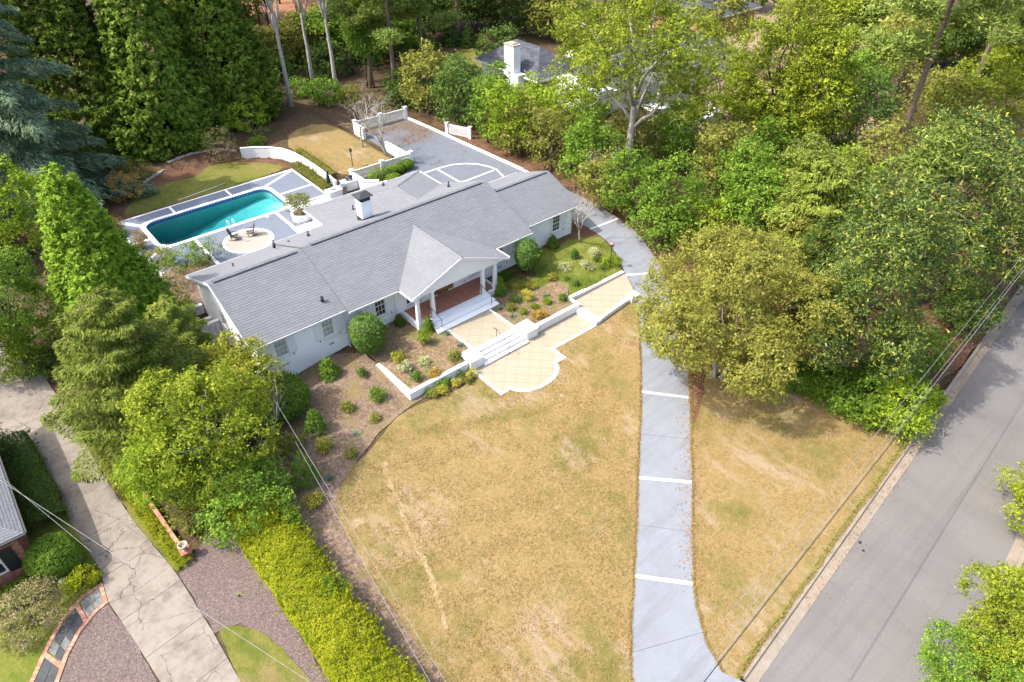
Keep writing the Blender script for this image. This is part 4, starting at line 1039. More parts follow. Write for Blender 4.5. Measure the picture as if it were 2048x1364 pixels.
# fence and brick screen near the left gable
def lattice_wall():
    o = empty('screen_wall', (8.0, 45.9, -.9), 'white pierced brick screen wall joined to left gable end', 'wall')
    mb = MB(o.location); x0, x1, z0, z1 = 7.4, 9.9, -.9, 1.2
    rows = 17; hh = (z1-z0-.2)/rows
    for r in range(rows):
        zz = z0+r*hh; n = 9
        for k in range(n):
            x = x0+(x1-x0)*(k+(.5 if r % 2 else 0))/n
            mb.box((x, 45.8, zz+.002), (min(x+.19, x1), 46.0, zz+hh-.004))
    mb.build('pierced_brick', M['white_paint'], o, kind='stuff')
    MB(o.location).box((x0-.05, 45.75, z1-.2), (x1+.02, 46.05, z1)).build('coping', M['white_trim'], o)
    MB(o.location).box((x0-.1, 45.75, z0-.3), (x0-.003, 46.05, z1-.202)).box((9.6, 45.76, z0-.3), (9.96, 46.04, z1-.202)).build('end_pier', M['white_paint'], o)
lattice_wall()
wall('planter_wall', [(9.9, 47.9), (8.3, 47.9)], .3, -1, [.25, .25], 'lower white stub wall beside left gable above pierced screen')
wall('planter_wall', [(9.9, 49.6), (8.6, 49.6), (8.3, 51.4)], .3, -1, [.55, .55, .6], 'upper white angled stub wall behind left gable corner')
pf = picket_fence((5.0, 37.2), (9.9, 39.2), -.85, 1.1, 2, 'white picket fence behind round bush at left front corner of house', 'picket fence beside the house')
# rustic stone edging by the pool lawn
st = empty('stone_edging', (18, 78, 0), 'row of weathered edging stones behind the pool lawn', 'edging')
ep = [(12.8, 75.4), (15, 77.2), (17.5, 78.4), (20, 79), (22.3, 78.6), (24, 76.6)]
L = plen(ep); x = 0
while x < L-.3:
    w = random.uniform(.6, 1.3); p = along(ep, x+w/2); q_ = along(ep, min(L, x+w/2+.2)); a = math.atan2(q_.y-p.y, q_.x-p.x); zz = float(hgt(p.x, p.y))
    MB(st.location).box((p.x-w/2+.02, p.y-.16, zz-.1), (p.x+w/2-.02, p.y+.16+random.uniform(-.05, .05), zz+.22+random.uniform(-.05, .05)), rz=a, c=(p.x, p.y, 0)).build('stone', M['stone_edge'], st, bevel=.03); x += w
for i, (px, py, w, l_) in enumerate(((208, 437, .9, .5), (217, 447, .8, .6), (223, 458, .9, .6))):
    p = g(px, py); tag(MB(p).box((p.x-w/2, p.y-l_/2, -.1), (p.x+w/2, p.y+l_/2, .25+.1*i), rz=.6).build('boulder', M['stone_edge'], bevel=.08), ('topmost', 'middle', 'lowest')[i]+' of three pale boulders left of the pool deck', 'boulder')
# ------------------------------------------------------------------ pool-side things
def rocking_chair(p, rz, label):
    o = empty('rocking_chair', p, label, 'chair', 'rocking chairs on the round patio', rz)
    for s in (-1, 1):
        x = s*.3
        MB().tube([(x, -.5, .12), (x, -.3, .05), (x, 0, .03), (x, .3, .06), (x, .55, .16)], .025, 5).build('rocker', M['grey_wood'], o)
        MB().tube([(x, -.25, .05), (x, -.27, .62)], .025, 5).build('leg', M['grey_wood'], o)
        MB().tube([(x, .22, .05), (x, .3, .6), (x, .5, 1.12)], .026, 5).build('back_post', M['grey_wood'], o)
        MB().box((x-.05, -.36, .62), (x+.05, .36, .655)).build('armrest', M['grey_wood'], o)
    for k in range(6): MB().hexa([(-.29, -.28+.1*k, .42-.018*k), (.29, -.28+.1*k, .42-.018*k), (.29, -.2+.1*k, .405-.018*k), (-.29, -.2+.1*k, .405-.018*k)], [(-.29, -.28+.1*k, .44-.018*k), (.29, -.28+.1*k, .44-.018*k), (.29, -.2+.1*k, .425-.018*k), (-.29, -.2+.1*k, .425-.018*k)]).build('seat_slat', M['grey_wood'], o)
    for k in range(7):
        x = -.24+.08*k; MB().hexa([(x-.032, .24, .36), (x+.032, .24, .36), (x+.032, .26, .36), (x-.032, .26, .36)], [(x-.032, .5, 1.1), (x+.032, .5, 1.1), (x+.032, .52, 1.1), (x-.032, .52, 1.1)]).build('back_slat', M['grey_wood'], o)
    for z, y in ((.62, .31), (1.08, .49)): MB().box((-.3, y, z), (.3, y+.03, z+.07)).build('back_rail', M['grey_wood'], o)
rocking_chair((16.3, 58.55, .13), math.radians(62), 'left dark slatted rocking chair on round patio by pool')
rocking_chair((17.75, 58.3, .13), math.radians(-108), 'right dark slatted rocking chair on round patio by pool')
um = empty('patio_umbrella', (27.9, 61.9, .1), 'closed dark patio umbrella beside white outdoor kitchen', 'umbrella')
MB().tube([(0, 0, 0), (0, 0, 2.3)], .025).build('pole', M['steel'], um)
can = MB(); pr = []
for z, r in ((.85, .2), (1.1, .21), (1.6, .15), (2.0, .09), (2.25, .03)):
    for k in range(16): a = 2*math.pi*k/16; rr_ = r*(1 if k % 2 else .68); pr.append((rr_*math.cos(a), rr_*math.sin(a), z))
can.add(pr, [(i*16+k, i*16+(k+1) % 16, (i+1)*16+(k+1) % 16, (i+1)*16+k) for i in range(4) for k in range(16)]+[tuple(range(16))[::-1], tuple(range(64, 80))]); can.build('canopy', M['umbrella_cloth'], um)
MB().lathe((0, 0, 0), [(.28, 0), (.28, .06), (.06, .1)], 16).build('base', M['black_metal'], um)
kit = empty('outdoor_kitchen', (28.2, 59.6, .1), 'white outdoor kitchen counter with built-in grill beside back wing', 'counter')
ko = kit.location
MB(ko).box((26.7, 59.6, .1), (28.15, 60.5, 1.0)).box((28.9, 60.5, .1), (30.4, 61.4, 1.0)).box((25.7, 58.9, .1), (26.68, 60.3, .55)).build('counter_body', M['white_paint'], kit)
MB(ko).box((26.65, 59.55, 1.002), (28.2, 60.55, 1.06)).box((28.85, 60.45, 1.002), (30.45, 61.45, 1.06)).box((25.65, 58.85, .552), (26.68, 60.35, .6)).build('counter_top', M['white_trim'], kit)
MB(ko).box((27.1, 59.8, 1.062), (27.75, 60.25, 1.075)).build('sink', M['steel'], kit)
gr = empty('gas_grill', (28.55, 60.3, .1), 'stainless steel gas grill between the white counters', 'grill'); go = gr.location
MB(go).box((28.22, 59.9, .1), (28.83, 60.45, .98)).build('cabinet', M['steel'], gr)
hd = MB(go); n = 8
A = [(28.24, 60.17+.27*math.cos(math.pi*k/n), 1.0+.3*math.sin(math.pi*k/n)) for k in range(n+1)]; B = [(28.81, p[1], p[2]) for p in A]
hd.add(A+B, [(k, k+1, n+2+k, n+1+k) for k in range(n)]+[tuple(range(n+1)), tuple(range(n+1, 2*n+2))[::-1]]); hd.build('lid', M['steel'], gr)
MB(go).tube([(28.3, 59.85, 1.08), (28.75, 59.85, 1.08)], .015).build('lid_handle', M['steel'], gr)
for k in range(4): MB(go).lathe((28.32+.13*k, 59.88, .84), [(.025, 0), (.025, .04)], 8).build('knob', M['black_metal'], gr)
sm = empty('smoker_grill', (29.7, 60.9, 1.06), 'small black barrel smoker on the white counter', 'grill')
bm_ = MB(); ring_ = [(.2*math.cos(2*math.pi*k/12), .3+.2*math.sin(2*math.pi*k/12)) for k in range(12)]
bm_.add([(-.35, a, b) for a, b in ring_]+[(.35, a, b) for a, b in ring_], [(k, (k+1) % 12, 12+(k+1) % 12, 12+k) for k in range(12)]+[tuple(range(12))[::-1], tuple(range(12, 24))], True); bm_.build('barrel', M['black_metal'], sm)
for x in (-.25, .25): MB().box((x-.02, -.18, 0), (x+.02, .18, .14)).build('leg', M['black_metal'], sm)
MB().tube([(-.2, -.21, .36), (.2, -.21, .36)], .012).build('handle', M['steel'], sm)
ld = empty('pool_ladder', (17.0, 61.0, .1), 'chrome pool ladder with two looped rails at near pool edge', 'ladder')
for x in (-.27, .27): MB().tube([(x, -.35, 0), (x, -.33, .5), (x, -.2, .72), (x, .05, .78), (x, .3, .66), (x, .42, .4), (x, .44, -.9)], .024, 7).build('rail', M['white_trim'], ld)
for z in (-.4, -.7): MB().box((-.27, .38, z), (.27, .5, z+.03)).build('rung', M['steel'], ld)
pr_ = empty('pool_handrail', (25.6, 59.6, .1), 'thin black handrail on pool deck steps by outdoor kitchen', 'handrail')
for x in (-.4, .4): MB().tube([(x, 0, 0), (x, 0, .9)], .02).build('post', M['black_metal'], pr_)
MB().tube([(-.4, 0, .9), (.4, 0, .9), (.6, 0, .75)], .02).build('rail', M['black_metal'], pr_)
po_ = empty('pool_brush', (15.3, 69.75, .12), 'white telescopic pool pole with brush lying on the pool lawn', 'pool pole')
MB(po_.location).tube([(15.35, 69.85, .16), (20.2, 70.55, .14)], .032).build('pole', M['white_trim'], po_)
MB(po_.location).box((15.05, 69.55, .1), (15.35, 70.0, .2), rz=.3).build('brush_head', M['terracotta'], po_)
for i, (px, py) in enumerate(((455, 461), (535, 434))):
    p = g(px, py, .11); tag(MB(p).lathe(p, [(.17, 0), (.17, .02), (.1, .03)], 14).build('skimmer_lid', M['white_trim']), ('white skimmer lid beside the pool ladder', 'white skimmer lid in the deck near the raised planter')[i], 'skimmer lid', 'skimmer lids')
dp = g(497, 482, .13); tag(MB(dp).box((dp.x-.16, dp.y-.1, .128), (dp.x+.16, dp.y+.1, .14)).build('drain_grate', M['copper']), 'small brown drain grate in middle of the round patio', 'drain')
# curved white steps and raised planter by the back wing
ws = empty('patio_steps', (22.8, 56.5, .1), 'white stepped platform below the back wing with raised planter', 'steps')
MB(ws.location).box((21.2, 53.4, .0), (25.6, 57.0, .18)).build('step', M['white_paint'], ws); MB(ws.location).box((21.4, 52.9, .182), (25.3, 56.2, .36)).build('step', M['white_paint'], ws); MB(ws.location).box((21.9, 52.9, .362), (25.0, 55.4, .54)).build('step', M['white_paint'], ws)
for u in (21.5, 24.6): MB(ws.location).tube([(u, 56.7, .18), (u, 56.7, 1.0), (u, 55.2, 1.4), (u, 55.2, .54)], .018).build('rail', M['black_metal'], ws)
pl = empty('raised_planter', (22.9, 58.2, .1), 'round white raised planter holding small olive tree near pool', 'planter')
MB().lathe((0, 0, 0), [(.95, 0), (.95, .62), (1.02, .63), (1.02, .72), (.78, .72), (.78, .58), (.0, .58)], 24, False).build('bowl', M['white_paint'], pl)
MB().lathe((0, 0, 0), [(.77, .6), (.77, .66), (.01, .68)], 20, False).build('soil', M['mulch'], pl)

# ------------------------------------------------------------------ next-door plot on the left
nd = sheet('side_driveway', [(-5.4, 44.9), (-4.2, 42.0), (-3.75, 39), (-3.55, 34), (-3.2, 30.4), (-3.45, 28.3), (-3.1, 25.5), (-2.75, 22), (-2.7, 12), (.1, 12), (.1, 19.8), (.05, 23.2), (-.15, 27.4), (-.85, 32.7), (-1.2, 37.9), (-1.35, 43.1), (-1.4, 45.6), (-1.9, 51), (-4, 58), (-14, 58), (-14, 45.5)], hgt, M['dark_joint'], .8, .03, .2)
outl = [(-5.4, 44.9), (-4.2, 42.0), (-3.75, 39), (-3.55, 34), (-3.2, 30.4), (-3.45, 28.3), (-3.1, 25.5), (-2.75, 22), (-2.7, 12), (.1, 12), (.1, 19.8), (.05, 23.2), (-.15, 27.4), (-.85, 32.7), (-1.2, 37.9), (-1.35, 43.1), (-1.4, 45.6), (-1.9, 51), (-4, 58), (-14, 58), (-14, 45.5)]
cutsv = [12, 15.2, 18.6, 21.3, 24.2, 27.0, 30.2, 33.6, 38.2, 42.2, 46.0, 58.1]
cutsv = cutsv
for i in range(len(cutsv)-1):
    a, b_ = cutsv[i]+.012, cutsv[i+1]-.012; sk = .12
    pl_ = clip(clip(outl, (-20, a-20*sk), (20, a+20*sk)), (20, b_+20*sk), (-20, b_-20*sk))
    if len(pl_) > 2 and area(pl_) > .3: sheet('concrete_slab', pl_, hgt, M['old_concrete'], .8, .05+random.uniform(0, .008), .05, parent=nd)
# brick garden wall with urn
bw_ = empty('brick_wall', (.35, 33, -.5), 'low salmon brick wall along next-door driveway under the trees', 'wall')
def bricks(path, z0, rows, parent, mat='salmon_brick', w=.22, bl=.22, bh=.075, name='brick_course'):
    mb = MB(parent.location); L = plen(path)
    for r in range(rows):
        n = int(L/bl)
        for i in range(n):
            s0 = L*(i+(.5 if r % 2 else 0)+.03)/n; s1 = min(L, L*(i+(.5 if r % 2 else 0)+.97)/n)
            if s0 >= L: continue
            a, b_ = along(path, s0), along(path, s1); d = (b_-a)
            if d.length < .03: continue
            d.normalize(); nn = Vector((-d.y, d.x))*w/2
            q_ = [a-nn, b_-nn, b_+nn, a+nn]; za = z0(a) if callable(z0) else z0
            mb.hexa([(p.x, p.y, za+r*bh) for p in q_], [(p.x, p.y, za+(r+1)*bh-.008) for p in q_])
    return mb.build(name, M[mat], parent, kind='stuff')
bricks([(.05, 39.6), (.3, 33.3), (.6, 28.5)], -.6, 6, bw_)
MB(bw_.location).prism(strip_poly([(.05, 39.6), (.3, 33.3), (.6, 28.5)], .15), -.7, -.16).build('mortar_core', M['terracotta'], bw_)
ur = empty('garden_urn', (.7, 28.25, -.55), 'weathered garden urn on brick pedestal at end of low brick wall', 'urn')
MB().box((-.24, -.24, 0), (.24, .24, .5)).box((-.28, -.28, .502), (.28, .28, .56)).build('pedestal', M['red_brick'], ur)
MB().lathe((0, 0, .56), [(.14, 0), (.14, .04), (.06, .1), (.08, .16), (.2, .3), (.22, .42), (.27, .46), (.27, .5), (.2, .49), (.17, .35), (.02, .3)], 18).build('bowl', M['stone_edge'], ur)
# flagstone path with brick border
fp = tag(empty('garden_path', (-4.5, 28.6, LOW)), kind='structure'); fo = fp.location
Lp = [(-3.35, 29.45), (-4.35, 29.3), (-5.5, 28.6), (-6.5, 27.4), (-7.6, 25.8), (-8.6, 24.0)]; Rp = [(-3.45, 28.2), (-4.1, 28.0), (-5.0, 27.4), (-5.8, 26.5), (-6.7, 25.0), (-7.6, 23.2)]
zp = LOW+.06
MB(fo).prism(Lp+Rp[::-1], zp-.15, zp-.02).build('path_bed', M['grout'], fp)
bl_ = lambda q: zp
bricks(Lp, zp-.04, 1, fp, w=.2, bl=.105, name='brick_border'); bricks(Rp, zp-.04, 1, fp, w=.2, bl=.105, name='brick_border')
for k in (0, 1.35, 4.0): bricks([along(Lp, k+.1), along(Rp, k*.87+.1)], zp-.036, 1, fp, w=.2, bl=.105, name='brick_border')
for k, (s0, s1) in enumerate(((.24, .74), (.76, 1.22), (1.5, 2.1), (2.12, 2.75), (2.77, 3.3), (3.32, 3.88), (4.15, 4.8), (4.82, 5.6))):
    for j in range(2):
        t0, t1 = (.11, .5) if j == 0 else (.515, .89)
        a0, a1, b0, b1 = along(Lp, s0), along(Lp, s1), along(Rp, s0*.87), along(Rp, s1*.87)
        sk = random.uniform(-.05, .05)
        q_ = [a0.lerp(b0, t0), a0.lerp(b0, t1+sk*(j == 0)-.0), a1.lerp(b1, t1+sk*(j == 0)), a1.lerp(b1, t0)]
        if j == 1: q_ = [a0.lerp(b0, .53), a0.lerp(b0, .89), a1.lerp(b1, .89), a1.lerp(b1, .53)]
        else: q_ = [a0.lerp(b0, .11), a0.lerp(b0, .51), a1.lerp(b1, .51), a1.lerp(b1, .11)]
        MB(fo).prism([tuple(p) for p in q_], zp-.06, zp+.006*random.random()+.01).build('flagstone', M['bluestone' if s0 < 1.3 or (k+j) % 4 == 1 else 'bluestone_dark'], fp, bevel=.01)
bp_ = g(128, 1166, LOW+.1); tag(MB(bp_).lathe((bp_.x, bp_.y, LOW), [(.08, 0), (.1, .05), (.17, .2), (.2, .33), (.15, .46), (.03, .5)], 14).build('garden_ornament', M['white_paint']), 'pale round garden ornament among groundcover beside clipped ball shrub', 'ornament')
# brick house corner
nb = empty('brick_house', (-10, 36, LOW), 'red brick house corner with grey shingle roof at left edge', 'house'); no = nb.location
nm = lambda: MB(no)
nm().box((-14, 32.6, -1), (-8.0, 32.8, 2.75)).box((-8.0, 32.6, -1), (-6.75, 32.8, .35)).box((-8, 32.6, 1.95), (-6.75, 32.8, 2.75)).box((-6.75, 32.6, -1), (-5.75, 32.8, 2.75)).box((-5.95, 32.8, -1), (-5.75, 44, 2.75)).build('wall', M['terracotta'], nb)
bk = nm(); 
for r in range(44):
    z = -.6+r*.075; x = -9.5+(r % 2)*.11
    while x < -5.78:
        if not (-8.05 < x+.1 < -6.7 and .35 < z < 1.95): bk.box((x, 32.575, z), (min(x+.205, -5.75), 32.6, z+.065))
        x += .22
    y = 32.6+(r % 2)*.11
    while y < 35: bk.box((-5.75, y, z), (-5.725, y+.205, z+.065)); y += .22
bk.build('brick_course', M['red_brick'], nb, kind='stuff')
wn_ = nm().box((-8.0, 32.62, .35), (-6.75, 32.68, .43)).box((-8, 32.62, 1.87), (-6.75, 32.68, 1.95)).box((-8, 32.62, .43), (-7.92, 32.68, 1.87)).box((-6.83, 32.62, .43), (-6.75, 32.68, 1.87)).box((-7.92, 32.62, 1.1), (-6.83, 32.68, 1.17)).build('window', M['white_trim'], nb)
nm().box((-7.92, 32.69, .43), (-6.83, 32.7, 1.1)).build('pane', M['window_glass'], wn_); nm().box((-7.92, 32.69, 1.17), (-6.83, 32.7, 1.87)).build('pane', M['window_glass'], wn_)
nm().box((-6.7, 32.53, .3), (-6.1, 32.57, 2.0)).build('shutter', M['black_metal'], nb); nm().box((-8.65, 32.53, .3), (-8.05, 32.57, 2.0)).build('shutter', M['black_metal'], nb)
NE = 2.95
nroof = nm(); pls = [[(-16, 31.95, NE), (-5.2, 31.95, NE), (-10, 37.2, NE+2.3), (-16, 37.2, NE+2.3)], [(-5.2, 31.95, NE), (-5.2, 46, NE), (-10, 46, NE+2.3), (-10, 37.2, NE+2.3)]]
for q_ in pls: slab3(nroof, q_, .15)
nr_ = nroof.build('roof', M['roof_base'], nb)
for q_ in pls: sb = nm(); shingle_plane(sb, q_, .15, .15, .4); sb.build('shingles', M['shingle'], nr_, kind='stuff')
nm().box((-16, 31.83, NE-.14), (-5.15, 31.94, NE-.02)).box((-5.19, 31.94, NE-.14), (-5.08, 46, NE-.02)).build('gutter', M['pipe_dark'], nr_)
ga = g(6, 872); gt_ = empty('iron_gate', (-5.4, 44.2, LOW), 'black iron gate edge beside next-door driveway at far left', 'gate')
MB().box((-2, -.03, .1), (0, .03, .16)).box((-2, -.03, 1.3), (0, .03, 1.36)).build('rail', M['black_metal'], gt_)
MB().box((-.05, -.05, -.1), (.05, .05, 1.5)).build('post', M['black_metal'], gt_)
bar = MB().box((-.012, -.012, .16), (.012, .012, 1.3)).mesh('bar', M['black_metal'])
for k in range(14): link('bar', bar, None, gt_, (-.13-.14*k, 0, 0))

# ------------------------------------------------------------------ white house beyond the trees
wh = empty('white_house', (70, 68, 0), 'white house with dark roof and tall chimney beyond the trees', 'house'); wo2 = wh.location
wm_ = lambda: MB(wo2)
wm_().box((61.6, 70, -.5), (68.4, 79, 3.2)).box((64, 58.5, -.5), (92, 69.4, 3.2)).build('wall', M['white_paint'], wh)
def hip(u0, u1, v0, v1, ze, zr, along_u):
    if along_u: k = (v1-v0)/2; a, b_ = (u0+k, (v0+v1)/2, zr), (u1-k, (v0+v1)/2, zr); return [[(u0, v0, ze), (u1, v0, ze), b_, a], [(u1, v0, ze), (u1, v1, ze), b_], [(u1, v1, ze), (u0, v1, ze), a, b_], [(u0, v1, ze), (u0, v0, ze), a]]
    k = (u1-u0)/2; a, b_ = ((u0+u1)/2, v0+k, zr), ((u0+u1)/2, v1-k, zr); return [[(u0, v0, ze), (u1, v0, ze), a], [(u1, v0, ze), (u1, v1, ze), b_, a], [(u1, v1, ze), (u0, v1, ze), b_], [(u0, v1, ze), (u0, v0, ze), a, b_]]
for pls in (hip(60.9, 69.1, 66.5, 79.6, 3.25, 6.0, False), hip(66.5, 93, 57.8, 69.9, 3.2, 6.3, True)):
    rb_ = wm_(); [slab3(rb_, q_, .18) for q_ in pls]; ro_ = rb_.build('roof', M['roof_base'], wh)
    for q_ in pls: sb = wm_(); shingle_plane(sb, q_, .3, .5, 1.2); sb.build('shingles', M['shingle_dark'], ro_, kind='stuff')
    mb = wm_()
    pz = [q_[0] for q_ in pls]
    for i in range(4):
        a, b_ = Vector(pz[i]), Vector(pz[(i+1) % 4]); d = (b_-a).normalized(); q_ = band(a-d*.05, b_+d*.05, .1-.002*(i % 2), 0, 0); mb.prism(q_, a.z-.22, a.z-.005-.003*(i % 2))
    mb.build('fascia', M['white_trim'], ro_)
wc = wm_().box((60.0, 70.2, -.3), (61.2, 72.1, 6.9)).box((60.0, 69.3, -.3), (61.2, 70.19, 3.4)).build('chimney', M['white_paint'], wh)
wm_().box((59.93, 70.13, 6.902), (61.27, 72.17, 7.05)).box((60.2, 70.5, 7.052), (61.0, 71.7, 7.2)).build('chimney_cap', M['stone_edge'], wc)
wm_().box((59.95, 69.2, 3.402), (61.25, 70.19, 3.5)).build('shoulder_cap', M['white_trim'], wc)
# gabled front with columns and a dormer
gf = wm_(); slab3(gf, [(71, 54.5, 3.6), (71, 60, 3.6), (75, 60, 6.0), (75, 54.5, 6.0)], .2); slab3(gf, [(79, 60, 3.6), (79, 54.5, 3.6), (75, 54.5, 6.0), (75, 60, 6.0)], .2); gf.build('porch_roof', M['shingle_dark'], wh)
wm_().hexa([(71.3, 54.8, 3.4), (78.7, 54.8, 3.4), (75, 54.8, 5.75)], [(71.3, 54.95, 3.4), (78.7, 54.95, 3.4), (75, 54.95, 5.75)]).build('pediment', M['white_trim'], wh)
for u in (71.6, 73.8, 76.2, 78.4): wm_().lathe((u, 55.1, 0), [(.24, 0), (.24, .2), (.19, .3), (.16, 3.1), (.24, 3.2), (.24, 3.4)], 12).build('column', M['white_trim'], wh)
wm_().box((71, 54.7, -.3), (79, 58.5, .25)).build('porch_floor', M['white_paint'], wh)
for u in (69.5, 81.5, 84.5, 87.5):
    w_ = wm_().box((u-.55, 58.44, .9), (u+.55, 58.49, 2.7)).build('window', M['white_trim'], wh); wm_().box((u-.47, 58.4, .98), (u+.47, 58.435, 2.62)).build('pane', M['window_glass'], w_)
w_ = wm_().box((68.42, 71.5, 1), (68.5, 72.8, 2.6)).build('window', M['white_trim'], wh); wm_().box((68.505, 71.6, 1.1), (68.52, 72.7, 2.5)).build('pane', M['window_glass'], w_)
sk = wm_(); sk.box((67.9, 67.3, 4.6), (68.8, 68.6, 5.3)); sk.build('dormer', M['white_trim'], wh)
wall('terrace_wall', [(71.6, 48.2), (75.7, 48.1), (76.0, 50.5)], .5, -.3, [.9, .9, .9], 'white garden wall with pier on terrace of house beyond the trees')
sheet('far_lawn', [(66, 49.5), (71.4, 48.6), (75.4, 48.6), (76, 53), (70, 54), (66, 53)], hgt, M['lush_lawn'], 1, .05, .1)
hd2 = empty('distant_house', (110, 78, 0), 'distant brick house with grey roof behind the tall trees at top', 'house')
MB(hd2.location).box((103, 72, -.3), (118, 84, 3.2)).build('wall', M['terracotta'], hd2)
pls = hip(102.3, 118.7, 71.3, 84.7, 3.2, 6.2, True); rb_ = MB(hd2.location); [slab3(rb_, q_, .2) for q_ in pls]; ro_ = rb_.build('roof', M['shingle_dark'], hd2)
mb = MB(hd2.location); mb.box((102.25, 71.25, 2.95), (118.75, 71.29, 3.18)).build('fascia', M['white_trim'], hd2)
for u in (105, 109, 113): w_ = MB(hd2.location).box((u-.6, 71.9, .9), (u+.6, 71.98, 2.5)).build('window', M['white_trim'], hd2); MB(hd2.location).box((u-.5, 71.87, 1.0), (u+.5, 71.895, 2.4)).build('pane', M['window_glass'], w_)

# ------------------------------------------------------------------ overhead wires along the street and over the left garden
def wire(pts, r, mat, label, sag=.5):
    a, b_ = Vector(pts[0]), Vector(pts[1]); P = []
    for k in range(41):
        t = k/40; p = a.lerp(b_, t); p.z -= sag*4*t*(1-t); P.append(p)
    return tag(MB(a).tube(P, r, 5).build('power_line', M[mat]), label, 'wire')
def ext(p, q_, z, a, b_):
    p, q_ = g(*p, z), g(*q_, z); d = q_-p; return (p-d*a, q_+d*b_)
wire(ext((2048, 548), (1408, 1364), 8.0, .35, .5), .018, 'wire_dark', 'thick dark cable, lowest of the wires along the street', .0)
wire(ext((2048, 540), (1401, 1364), 8.25, .35, .5), .014, 'wire_grey', 'pale wire running close beside the thick dark street cable', .0)
wire(ext((2048, 508), (1345, 1364), 9.0, .35, .5), .009, 'wire_grey', 'thin pale wire farthest from the street, above the lawn', .0)
wire(ext((2048, 532), (1380, 1364), 8.6, .35, .5), .008, 'wire_grey', 'thinnest pale wire in the street bundle, second from the lawn', .0)
wire(ext((0, 960), (620, 1364), 5.5, .6, .6), .01, 'wire_grey', 'pale service wire crossing next-door driveway and side lawn', .0)
wire(ext((40, 985), (170, 1093), 5.0, .6, .1), .008, 'wire_grey', 'short thin wire above ivy beside the brick house', .0)
wire(ext((556, 812), (892, 1364), 5.0, .05, .5), .009, 'wire_grey', 'pale wire from house corner across the front lawn', .0)
wire(ext((600, 900), (860, 1364), 4.6, .05, .5), .009, 'wire_grey', 'thin faint wire beside the hedge', .0)
# ------------------------------------------------------------------ foliage
L_ = {}
def leafmat(key, cols, **k): L_[key] = m_leaf('leaf_'+key, cols, **k)
leafmat('maple', [(0.085, 0.13, 0.012), (0.155, 0.21, 0.018), (0.25, 0.295, 0.026), (0.35, 0.37, 0.04)], trans=0.38)
leafmat('maple_o', [(0.085, 0.13, 0.012), (0.17, 0.21, 0.02), (0.27, 0.29, 0.03), (0.42, 0.3, 0.045)], trans=.3)
leafmat('lime', [(0.1, 0.165, 0.012), (0.17, 0.26, 0.018), (0.25, 0.34, 0.024), (0.35, 0.42, 0.045)], trans=0.38)
leafmat('green', [(0.055, 0.115, 0.014), (0.1, 0.185, 0.02), (0.16, 0.26, 0.028), (0.24, 0.335, 0.045)], trans=0.35)
leafmat('dark', [(0.038, 0.08, 0.016), (0.07, 0.125, 0.025), (0.11, 0.17, 0.032), (0.155, 0.21, 0.042)], trans=0.3)
leafmat('olive', [(0.11, 0.125, 0.025), (0.175, 0.19, 0.035), (0.245, 0.25, 0.048), (0.32, 0.305, 0.07)], trans=0.35)
leafmat('crape', [(.125, .14, .026), (.205, .215, .038), (.29, .29, .055), (.37, .335, .085)], trans=0.38)
leafmat('magnolia', [(.018, .042, .008), (.042, .085, .013), (.095, .14, .02), (.26, .265, .034)], trans=.1, rough=.4, spec=.22, clump=.2)
leafmat('crypto', [(0.06, 0.105, 0.012), (0.115, 0.18, 0.02), (0.175, 0.245, 0.03), (0.24, 0.3, 0.045)], trans=0.32)
leafmat('cedar', [(.09, .14, .08), (.155, .23, .13), (.225, .31, .18), (.3, .38, .23)], trans=0.32)
leafmat('arbor', [(0.085, 0.16, 0.014), (0.145, 0.245, 0.02), (0.21, 0.32, 0.028), (0.29, 0.38, 0.042)], trans=0.32)
leafmat('hemlock', [(.1, .14, .022), (.165, .215, .032), (.23, .28, .045), (.31, .34, .068)], trans=0.3)
leafmat('pine', [(0.1, 0.155, 0.03), (0.17, 0.235, 0.045), (0.245, 0.305, 0.062), (0.32, 0.36, 0.09)], trans=0.3)
leafmat('yellow', [(0.232, 0.203, 0.017), (0.392, 0.304, 0.022), (0.522, 0.377, 0.029), (0.580, 0.348, 0.043)], trans=.3)
leafmat('hedge', [(.088, .136, .007), (.185, .235, .01), (.31, .325, .014), (.45, .415, .03)], trans=0.35, clump=.55, scale=1.1)
leafmat('box', [(0.035, 0.085, 0.013), (0.065, 0.135, 0.018), (0.105, 0.185, 0.026), (0.155, 0.24, 0.045)], trans=.15, rough=.5, spec=.15)
leafmat('gold', [(.17, .175, .02), (.27, .26, .03), (.37, .34, .05), (.46, .41, .09)], trans=.25)
leafmat('sage', [(0.127, 0.172, 0.115), (0.207, 0.265, 0.184), (0.299, 0.345, 0.241), (0.391, 0.425, 0.322)], trans=.15)
leafmat('varieg', [(0.184, 0.230, 0.081), (0.322, 0.356, 0.138), (0.460, 0.471, 0.230), (0.598, 0.575, 0.368)], trans=.15)
leafmat('rust', [(0.174, 0.102, 0.029), (0.290, 0.160, 0.036), (0.377, 0.246, 0.043), (0.232, 0.203, 0.043)], trans=.2)
leafmat('tan', [(.12, .105, .045), (.18, .155, .07), (.24, .205, .095), (.3, .25, .13)], trans=.2)
leafmat('fallen', [(.16, .07, .03), (.25, .125, .05), (.32, .19, .08), (.36, .26, .13)], trans=.05)

